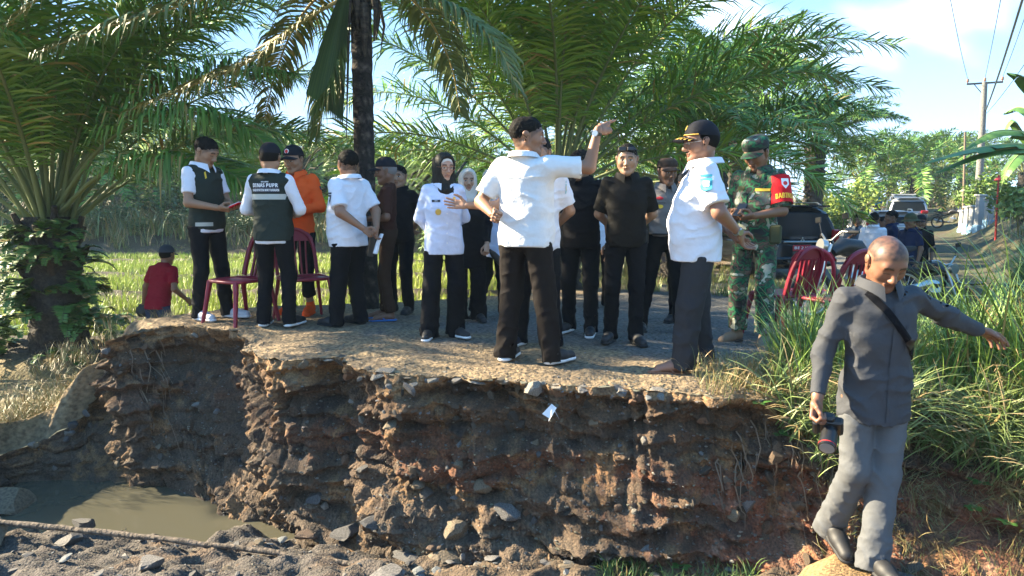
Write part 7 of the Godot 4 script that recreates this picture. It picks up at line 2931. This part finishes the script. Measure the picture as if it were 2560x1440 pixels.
	b = MB.new()
	b.box(Transform3D(Basis(Vector3.RIGHT, -0.1), V(0, H - 0.03, zt - L * 0.03)), V(W * 1.5, 0.035, 0.22), 0.014)
	put("spoiler", b.mesh(), o.get("roof", paint), t)
	for s in [-1.0, 1.0]:
		b = MB.new()
		b.tube([V(s * W * 0.72, H - 0.02, zt - 0.4), V(s * W * 0.72, H + 0.05, zt - 0.6), V(s * W * 0.72, H + 0.04, zt - 2.0), V(s * W * 0.72, H - 0.04, zt - 2.2)], [0.018], 6)
		put("roof_rail", b.mesh(), mats.steel, t)
		b = MB.new()
		b.box(Transform3D(Basis(), V(s * (W + 0.10), 1.12, -L * 0.12)), V(0.2, 0.14, 0.10), 0.035)
		put("side_mirror", b.mesh(), paint, t)
		for z in [L * 0.30, -L * 0.30]:
			b = MB.new()
			b.tube([V(s * W * 0.76, 0.36, z), V(s * W * 0.79, 0.36, z), V(s * W * 0.98, 0.36, z), V(s * W * 1.01, 0.36, z)], [0.32, 0.36, 0.36, 0.32], 24)
			var wn := put("wheel", b.mesh(), mats.tyre, t)
			b = MB.new()
			b.tube([V(s * W * 0.98, 0.36, z), V(s * W * 1.025, 0.36, z)], [0.235, 0.20], 16)
			put("rim", b.mesh(), mats.steel, wn)

func cars() -> void:
	var bk := mat("black_paint", lin(0.008, 0.009, 0.011), 0.12)
	bk.clearcoat_enabled = true
	bk.clearcoat = 0.35
	bk.clearcoat_roughness = 0.06
	bk.metallic_specular = 0.25
	var gr := mat("grey_paint", lin(0.045, 0.05, 0.05), 0.2)
	gr.clearcoat_enabled = true
	var wh := mat("white_paint", lin(0.62, 0.64, 0.66), 0.2)
	wh.clearcoat_enabled = true
	var sv := mat("silver_paint", lin(0.36, 0.38, 0.40), 0.25, 0.4)
	mat("car_glass", lin(0.012, 0.015, 0.017), 0.08).metallic_specular = 0.2
	mat("lamp_red", lin(0.35, 0.01, 0.015), 0.15)
	mat("plate_red", lin(0.50, 0.015, 0.03), 0.5)
	mat("tyre", lin(0.014, 0.014, 0.014), 0.85)
	var p := stand(1972, 16.4, -0.80)
	car("black four-wheel-drive car with red number plate parked behind the soldier", p + V(0, 0, -2.35), -6.0, {"paint": bk, "tall_lamp": true, "red_plate": true, "plate": "BE 2 W", "mark": true, "H": 1.80})
	p = stand(2238, 25.0, -0.80)
	car("silver hatchback parked in front of the dark grey people carrier", p + V(0.8, 0, -2.1), 24.0, {"paint": sv, "H": 1.52, "L": 4.1, "W": 0.84})
	p = stand(2272, 37.5, -0.60)
	car("dark grey people carrier with wide red tail lamps and black plate", p + V(0.9, 0, -2.2), 24.0, {"paint": gr, "roof": sv, "H": 1.80})
	p = stand(2262, 45.0, -0.40)
	car("dark car with silver roof and roof aerial behind the grey people carrier", p + V(0.9, 0, -2.2), 26.0, {"paint": gr, "roof": wh, "H": 1.82})
	p = stand(2284, 53.0, -0.05)
	car("silver-white car parked second from the far end of the row", p + V(0.9, 0, -2.2), 28.0, {"paint": wh, "H": 1.80})
	p = stand(2330, 62.0, 0.45)
	car("white four-wheel-drive car facing away at the far end of the row", p + V(0.9, 0, -2.2), 24.0, {"paint": wh, "tall_lamp": true, "H": 1.78})

# ---------- motorcycles
func bike_proto() -> Node3D:
	var t := thing("motorcycle", "", "motorcycle", "motorcycles standing by the road")
	for z in [0.66, -0.62]:
		var b := MB.new()
		var ring := []
		for k in 29:
			var an := TAU * k / 28.0
			ring.append(V(0, 0.31 + cos(an) * 0.275, z + sin(an) * 0.275))
		b.tube(ring, [0.042], 8, false)
		var w := put("wheel", b.mesh(), mats.tyre, t)
		b = MB.new()
		ring = []
		for k in 29:
			var an := TAU * k / 28.0
			ring.append(V(0, 0.31 + cos(an) * 0.235, z + sin(an) * 0.235))
		b.tube(ring, [0.016], 6, false)
		for k in 18:
			var an := TAU * k / 18.0
			b.tube([V(0.012, 0.31, z), V(0, 0.31 + cos(an) * 0.235, z + sin(an) * 0.235)], [0.004], 4, false)
		b.tube([V(-0.05, 0.31, z), V(0.05, 0.31, z)], [0.045], 12)
		put("rim", b.mesh(), mats.steel, w)
	var b := MB.new()
	for s in [-1.0, 1.0]:
		b.tube([V(0.07 * s, 0.31, 0.66), V(0.075 * s, 0.60, 0.55), V(0.075 * s, 0.92, 0.42)], [0.020, 0.024, 0.024], 8)
	put("fork", b.mesh(), mats.steel, t)
	b = MB.new()
	b.tube([V(-0.36, 1.04, 0.26), V(-0.2, 1.06, 0.36), V(-0.06, 0.97, 0.40), V(0.06, 0.97, 0.40), V(0.2, 1.06, 0.36), V(0.36, 1.04, 0.26)], [0.013], 8)
	var hb := put("handlebar", b.mesh(), mats.steel, t)
	for s in [-1.0, 1.0]:
		b = MB.new()
		b.tube([V(0.26 * s, 1.05, 0.32), V(0.37 * s, 1.04, 0.255)], [0.019], 8)
		put("grip", b.mesh(), mats.tyre, hb)
		b = MB.new()
		b.tube([V(0.2 * s, 1.06, 0.36), V(0.24 * s, 1.2, 0.36)], [0.006], 6)
		b.box(Transform3D(Basis(), V(0.27 * s, 1.24, 0.36)), V(0.12, 0.07, 0.015), 0.006)
		put("mirror", b.mesh(), mats.black_plastic, hb)
	b = MB.new()
	b.tube([V(0, 0.88, 0.38), V(0, 0.80, 0.2), V(0, 0.68, -0.3), V(0, 0.75, -0.75)], [0.03, 0.03, 0.025, 0.02], 8)
	b.tube([V(0, 0.85, 0.38), V(0, 0.42, 0.28), V(0, 0.30, -0.05), V(0, 0.36, -0.3)], [0.025], 8)
	for s in [-1.0, 1.0]:
		b.tube([V(0.06 * s, 0.35, -0.2), V(0.07 * s, 0.31, -0.62)], [0.02], 6)
		b.tube([V(0.08 * s, 0.34, -0.6), V(0.07 * s, 0.68, -0.45)], [0.022], 8)
	put("frame", b.mesh(), mats.black_plastic, t)
	b = MB.new()
	b.box(Transform3D(Basis(Vector3.RIGHT, 0.3), V(0, 0.45, 0.08)), V(0.24, 0.28, 0.26), 0.05)
	b.tube([V(0, 0.5, 0.1), V(0, 0.66, 0.16)], [0.08, 0.07], 12)
	put("engine", b.mesh(), mats.steel, t)
	b = MB.new()
	b.tube([V(0, 0.82, 0.36), V(0, 0.90, 0.22), V(0, 0.88, 0.02), V(0, 0.80, -0.1)], [0.07, 0.13, 0.12, 0.06], 12, true, 0.8)
	put("tank", b.mesh(), mats.black_plastic, t)
	b = MB.new()
	b.tube([V(0, 0.82, 0.0), V(0, 0.80, -0.25), V(0, 0.83, -0.55), V(0, 0.86, -0.75)], [0.07, 0.12, 0.12, 0.07], 12, true, 0.45)
	put("seat", b.mesh(), mats.tyre, t)
	for q in [[[0.72, 0.98], [0.68, 0.70], [0.70, 0.38]], [[0.62, -0.35], [0.70, -0.62], [0.66, -0.95]]]:
		b = MB.new()
		b.tube(q.map(func(e): return V(0, e[0], e[1])), [0.06], 8, true, 0.25)
		put("mudguard", b.mesh(), mats.black_plastic, t)
	b = MB.new()
	b.tube([V(0, 0.90, 0.44), V(0, 0.91, 0.52)], [0.07, 0.085], 14)
	put("headlamp", b.mesh(), mats.steel, t)
	b = MB.new()
	b.tube([V(0.13, 0.32, 0.1), V(0.14, 0.30, -0.3), V(0.15, 0.42, -0.85)], [0.025, 0.04, 0.05], 10)
	put("exhaust", b.mesh(), mats.steel, t)
	return t

func bikes() -> void:
	var proto := bike_proto()
	var first := true
	for e in [[2150, 8.7, 99.0, -80.0, "trail motorcycle with spoked wheels parked behind the red chairs"], [2318, 11.8, -0.85, 20.0, "motorcycle half hidden by the tall grass beside the bucket hat"], [2105, 40.6, 99.0, 10.0, "far motorcycle that the helmeted person sits astride"], [2376, 37.0, 99.0, 40.0, "dark motorcycle parked on the dry verge near the white car"]]:
		var c: Node3D = proto if first else copy(proto)
		first = false
		c.set_meta("label", e[4])
		c.position = stand(e[0], e[1], e[2])
		c.rotation = Vector3(0, deg_to_rad(e[3]), 0.12 if e[0] != 2105 else 0.0)

# ---------- pole, wires, fence, house, lamp
func roadside() -> void:
	var conc := mat("concrete", lin(0.30, 0.29, 0.27), 0.9)
	conc.uv1_triplanar = true
	conc.albedo_texture = tx.dirt
	var base := stand(2444, 42.0)
	var t := thing("utility_pole", "concrete utility pole with crossarm and insulators rising behind the fence", "pole")
	t.position = base
	var top := at(2462, 205, 42.0) - base
	var b := MB.new()
	b.tube([V(0, -0.3, 0), top * 0.5, top], [0.22, 0.18, 0.14], 12)
	put("shaft", b.mesh(), conc, t)
	var dir := RV
	b = MB.new()
	b.box(Transform3D(Basis(Vector3.UP, -0.488), top + V(0, -0.06, 0)), V(1.75, 0.10, 0.10), 0.01)
	b.tube([top - dir * 0.5 + V(0, -0.1, 0), top + V(0, -0.75, 0)], [0.025], 6)
	put("crossarm", b.mesh(), mats.black_plastic, t)
	for s in [-0.83, 0.0, 0.83]:
		b = MB.new()
		var p: Vector3 = top + dir * s
		b.lathe([Vector2(0.03, 0.0), Vector2(0.03, 0.06), Vector2(0.09, 0.08), Vector2(0.05, 0.14), Vector2(0.08, 0.17), Vector2(0.04, 0.24), Vector2(0.0, 0.27)], 10, Transform3D(Basis(), p + V(0, -0.01, 0)))
		put("insulator", b.mesh(), mats.tan_leather, t)
	var k := 0
	for e in [[-0.83, 0.22, 0.014, "thin power wire on the outer insulator, road side"], [0.0, 0.25, 0.014, "thin power wire on the middle insulator"], [0.83, 0.22, 0.014, "thin power wire on the outer insulator, fence side"], [0.15, -1.6, 0.035, "thick black bundled cable running below the crossarm"], [0.2, -1.75, 0.014, "thin service wire running under the thick bundled cable"]]:
		var a: Vector3 = base + top + dir * e[0] + V(0, e[1], 0)
		var z: Vector3 = a - RU * 50.0 + V(0, [0.6, 0.6, 0.6, 1.6, 1.2][k], 0) + RV * [-4.7, -3.4, -3.4, -3.0, -1.5][k]
		var pts := []
		for q in 25:
			var u := q / 24.0
			pts.append(a.lerp(z, u) - V(0, 1.3 * 4.0 * u * (1.0 - u) * 0.5, 0))
		b = MB.new()
		b.tube(pts, [e[2]], 6, false)
		var w := put("power_wire", b.mesh(), mats.black_plastic)
		tag(w, e[3], "wire", "wires on the utility pole")
		k += 1
	# second, thinner pole
	var p2 := stand(2408, 38.0)
	t = thing("wooden_post", "thin leaning wooden post beside the utility pole", "post")
	t.position = p2
	b = MB.new()
	b.col = lin(0.16, 0.12, 0.08)
	b.tube([V(0, -0.2, 0), at(2413, 330, 38.0) - p2], [0.07, 0.05], 8)
	put("shaft", b.mesh(), mats.stem, t)
	# fence pillars
	var blue := mat("pale_blue_paint", lin(0.20, 0.36, 0.50), 0.8)
	var wash := mat("whitewash", lin(0.33, 0.34, 0.33), 0.9)
	k = 0
	for px in [2405, 2418, 2430, 2445, 2470]:
		var p := stand(px, 33.0 - k * 0.8)
		t = thing("fence_pillar", "whitewashed fence pillar with a blue foot by the yard", "pillar", "pillars of the yard fence")
		t.position = p
		b = MB.new()
		var h: float = [0.85, 0.8, 0.95, 1.3, 0.9][k]
		b.box(Transform3D(Basis(), V(0, h * 0.5 + 0.15, 0)), V(0.26, h, 0.26), 0.02)
		put("shaft", b.mesh(), wash, t)
		b = MB.new()
		b.box(Transform3D(Basis(), V(0, 0.0, 0)), V(0.32, 0.5, 0.32), 0.02)
		put("foot", b.mesh(), blue, t)
		b = MB.new()
		b.box(Transform3D(Basis(), V(0, h + 0.19, 0)), V(0.36, 0.09, 0.36), 0.02)
		put("cap_stone", b.mesh(), wash, t)
		k += 1
	# house behind
	var hp := stand(2790, 46.0)
	t = thing("house", "low house with a pale metal roof behind the banana leaves", "house")
	t.position = hp
	t.rotation.y = -0.4
	b = MB.new()
	b.box(Transform3D(Basis(), V(0, 1.5, -2)), V(7, 3.2, 5), 0.02)
	put("wall", b.mesh(), mat("cream_wall", lin(0.45, 0.43, 0.36), 0.85), t)
	var roof := mat("metal_roof", lin(0.42, 0.47, 0.46), 0.4)
	b = MB.new()
	for s in [-1.0, 1.0]:
		b.box(Transform3D(Basis(Vector3.RIGHT, s * 0.45), V(0, 3.7, -2.0 + s * 1.55)), V(8.2, 0.06, 3.6), 0.01)
	put("roof", b.mesh(), roof, t)
	for x in [-2.0, 1.2]:
		b = MB.new()
		b.box(Transform3D(Basis(), V(x, 1.5, 0.52)), V(1.1, 1.2, 0.08), 0.01)
		var w := put("window", b.mesh(), mats.car_glass, t)
		b = MB.new()
		for s in [-1.0, 1.0]:
			b.box(Transform3D(Basis(), V(x + s * 0.58, 1.5, 0.55)), V(0.08, 1.36, 0.1))
			b.box(Transform3D(Basis(), V(x, 1.5 + s * 0.64, 0.55)), V(1.08, 0.08, 0.1))
		put("frame", b.mesh(), wash, w)
	# red lamp post
	var lp := stand(2489, 24.0)
	t = thing("lamp_post", "slim red lamp post with a shade standing on the yard bank", "lamp")
	t.position = lp
	var red := mat("red_paint", lin(0.45, 0.03, 0.02), 0.5)
	b = MB.new()
	var lt := at(2497, 437, 24.0) - lp
	b.tube([V(0, -0.2, 0), lt * V(0.6, 0.5, 1), lt], [0.035, 0.03, 0.025], 8)
	put("post", b.mesh(), red, t)
	b = MB.new()
	b.lathe([Vector2(0.20, -0.06), Vector2(0.12, 0.02), Vector2(0.03, 0.06), Vector2(0.0, 0.10)], 14, Transform3D(Basis(), lt + V(0.06, -0.12, 0)))
	put("lamp_shade", b.mesh(), red, t)

# first point of the gap's floor that a line of sight meets
func on_floor(px: float, py: float) -> Vector3:
	var r := ray(px, py)
	var d := 2.6
	while d < 7.0:
		var p := EYE + r * (d / -r.z)
		if p.y <= maxf(floor_y(p.x, p.z), WATER_Y):
			return p
		d += 0.02
	return EYE + r * (5.0 / -r.z)

func small_things() -> void:
	var rng := RandomNumberGenerator.new()
	rng.seed = 91
	# long stick across the rubble
	var a := at(-60, 1284, 4.75)
	var z := at(930, 1417, 4.12)
	a.y = -1.06
	var pts := []
	var rad := []
	for k in 26:
		var u := k / 25.0
		pts.append(a.lerp(z, u) + V(0, 0.02 * sin(u * 3.0) + 0.004 * rng.randfn(), 0.006 * rng.randfn()))
		rad.append(0.021 + 0.002 * rng.randfn() - 0.004 * u)
	var b := MB.new()
	b.col = lin(0.20, 0.16, 0.12)
	b.tube(pts, rad, 8)
	tag(put("wooden_stick", b.mesh(), mats.bark), "long weathered stick lying across the rubble by the pool", "stick")
	# the sandstone block under the stepping man
	for e in [[2110, 1415, 3.42, V(0.34, 0.23, 0.24), "big ochre boulder under the foot of the person in grey"], [2260, 1440, 3.5, V(0.20, 0.16, 0.18), "grey boulder beside the ochre one"]]:
		var p := at(e[0], e[1], e[2])
		var sm := mat("sandstone", lin(0.40, 0.25, 0.11), 0.9) if e[0] < 2200 else rock_mat(0)
		sm.uv1_triplanar = true
		sm.albedo_texture = tx.dirt
		sm.normal_enabled = true
		sm.normal_texture = tx.dirt_n
		var r := put("boulder", rock_meshes[4], sm, null, Transform3D(Basis.from_euler(V(0.1, 0.4, 0.05)).scaled(e[3] * 1.25), p + V(0, -0.12, 0)))
		tag(r, e[4], "boulder")
	# litter
	var sc := px_on_lip(1383)
	var lit := thing("plastic_scrap", "white torn plastic scrap caught below the broken edge", "litter")
	lit.position = face_point(sc, 0.12) + face_out(sc) * 0.02
	b = MB.new()
	for q in [[0.0, 0.05, -0.05], [0.02, -0.03, 0.05], [-0.04, -0.02, 0.0]]:
		b.face3([V(0, 0.03, 0.01), V(q[0] + 0.03, q[1] - 0.04, 0.03), V(q[0] - 0.02, q[2] - 0.03, 0.025)], V(0, 0, 1))
	put("sheet", b.mesh(), mats.paper, lit)
	# roots on the face
	for k in 26:
		var s := px_on_lip(rng.randf_range(1780.0, 2120.0) if k < 18 else rng.randf_range(270.0, 420.0))
		var t := rng.randf_range(0.03, 0.45)
		var p := []
		var o := face_out(s)
		for q in 7:
			var f := face_point(s + 0.02 * sin(q * 1.3 + k), minf(t + q * 0.05 * (0.5 + rng.randf()), 0.95))
			p.append(f + o * (0.025 + 0.015 * rng.randf()))
		b = MB.new()
		b.col = lin(0.24, 0.17, 0.11).lerp(lin(0.12, 0.08, 0.05), rng.randf())
		b.tube(p, [0.005, 0.005, 0.004, 0.004, 0.003, 0.002, 0.001], 5, false)
		put("root", b.mesh(), mats.stem, face_node)
	# broad-leaved weeds on the slope
	for e in [[2455, 1205], [2475, 1240], [2360, 1130], [2440, 1300], [1930, 1010], [2520, 1330], [1990, 1110], [1560, 1425], [1700, 1418]]:
		var s := px_on_lip(clampf(e[0] - 40, 0, 2750))
		var f := along(foot_p, s)
		var l := lip_at(s)
		var tt := clampf((e[1] - px_of(l).y) / (px_of(f).y - px_of(l).y), 0.02, 0.98)
		var t := thing("weed", "small broad-leaved weed on the eroded slope", "weed", "weeds on the slope")
		t.position = face_point(s, tt) + face_out(s) * 0.03
		for q in 5:
			var az := q * 1.26 + rng.randf() * 0.5
			var d := V(sin(az), 0.5, cos(az)).normalized()
			var w := d.cross(Vector3.UP).normalized() * 0.022
			b = MB.new()
			b.col = lin(0.06, 0.15, 0.03)
			var r := rng.randf_range(0.05, 0.085)
			b.sheet([[d * 0.01, d * 0.01 + V(0, 0.001, 0)], [d * r * 0.4 - w, d * r * 0.4 + w], [d * r * 0.75 - w * 0.8 + V(0, -0.006, 0), d * r * 0.75 + w * 0.8 + V(0, -0.006, 0)], [d * r * 1.1 + V(0, -0.02, 0), d * r * 1.1 + V(0, -0.019, 0)]])
			put("leaf", b.mesh(), mats.tree_leaf, t)

func objects() -> void:
	cars()
	chairs()
	bikes()
	roadside()
	small_things()

func _ready() -> void:
	lens_and_light()
	textures()
	build_terrain()
	plants()
	cast()
	objects()
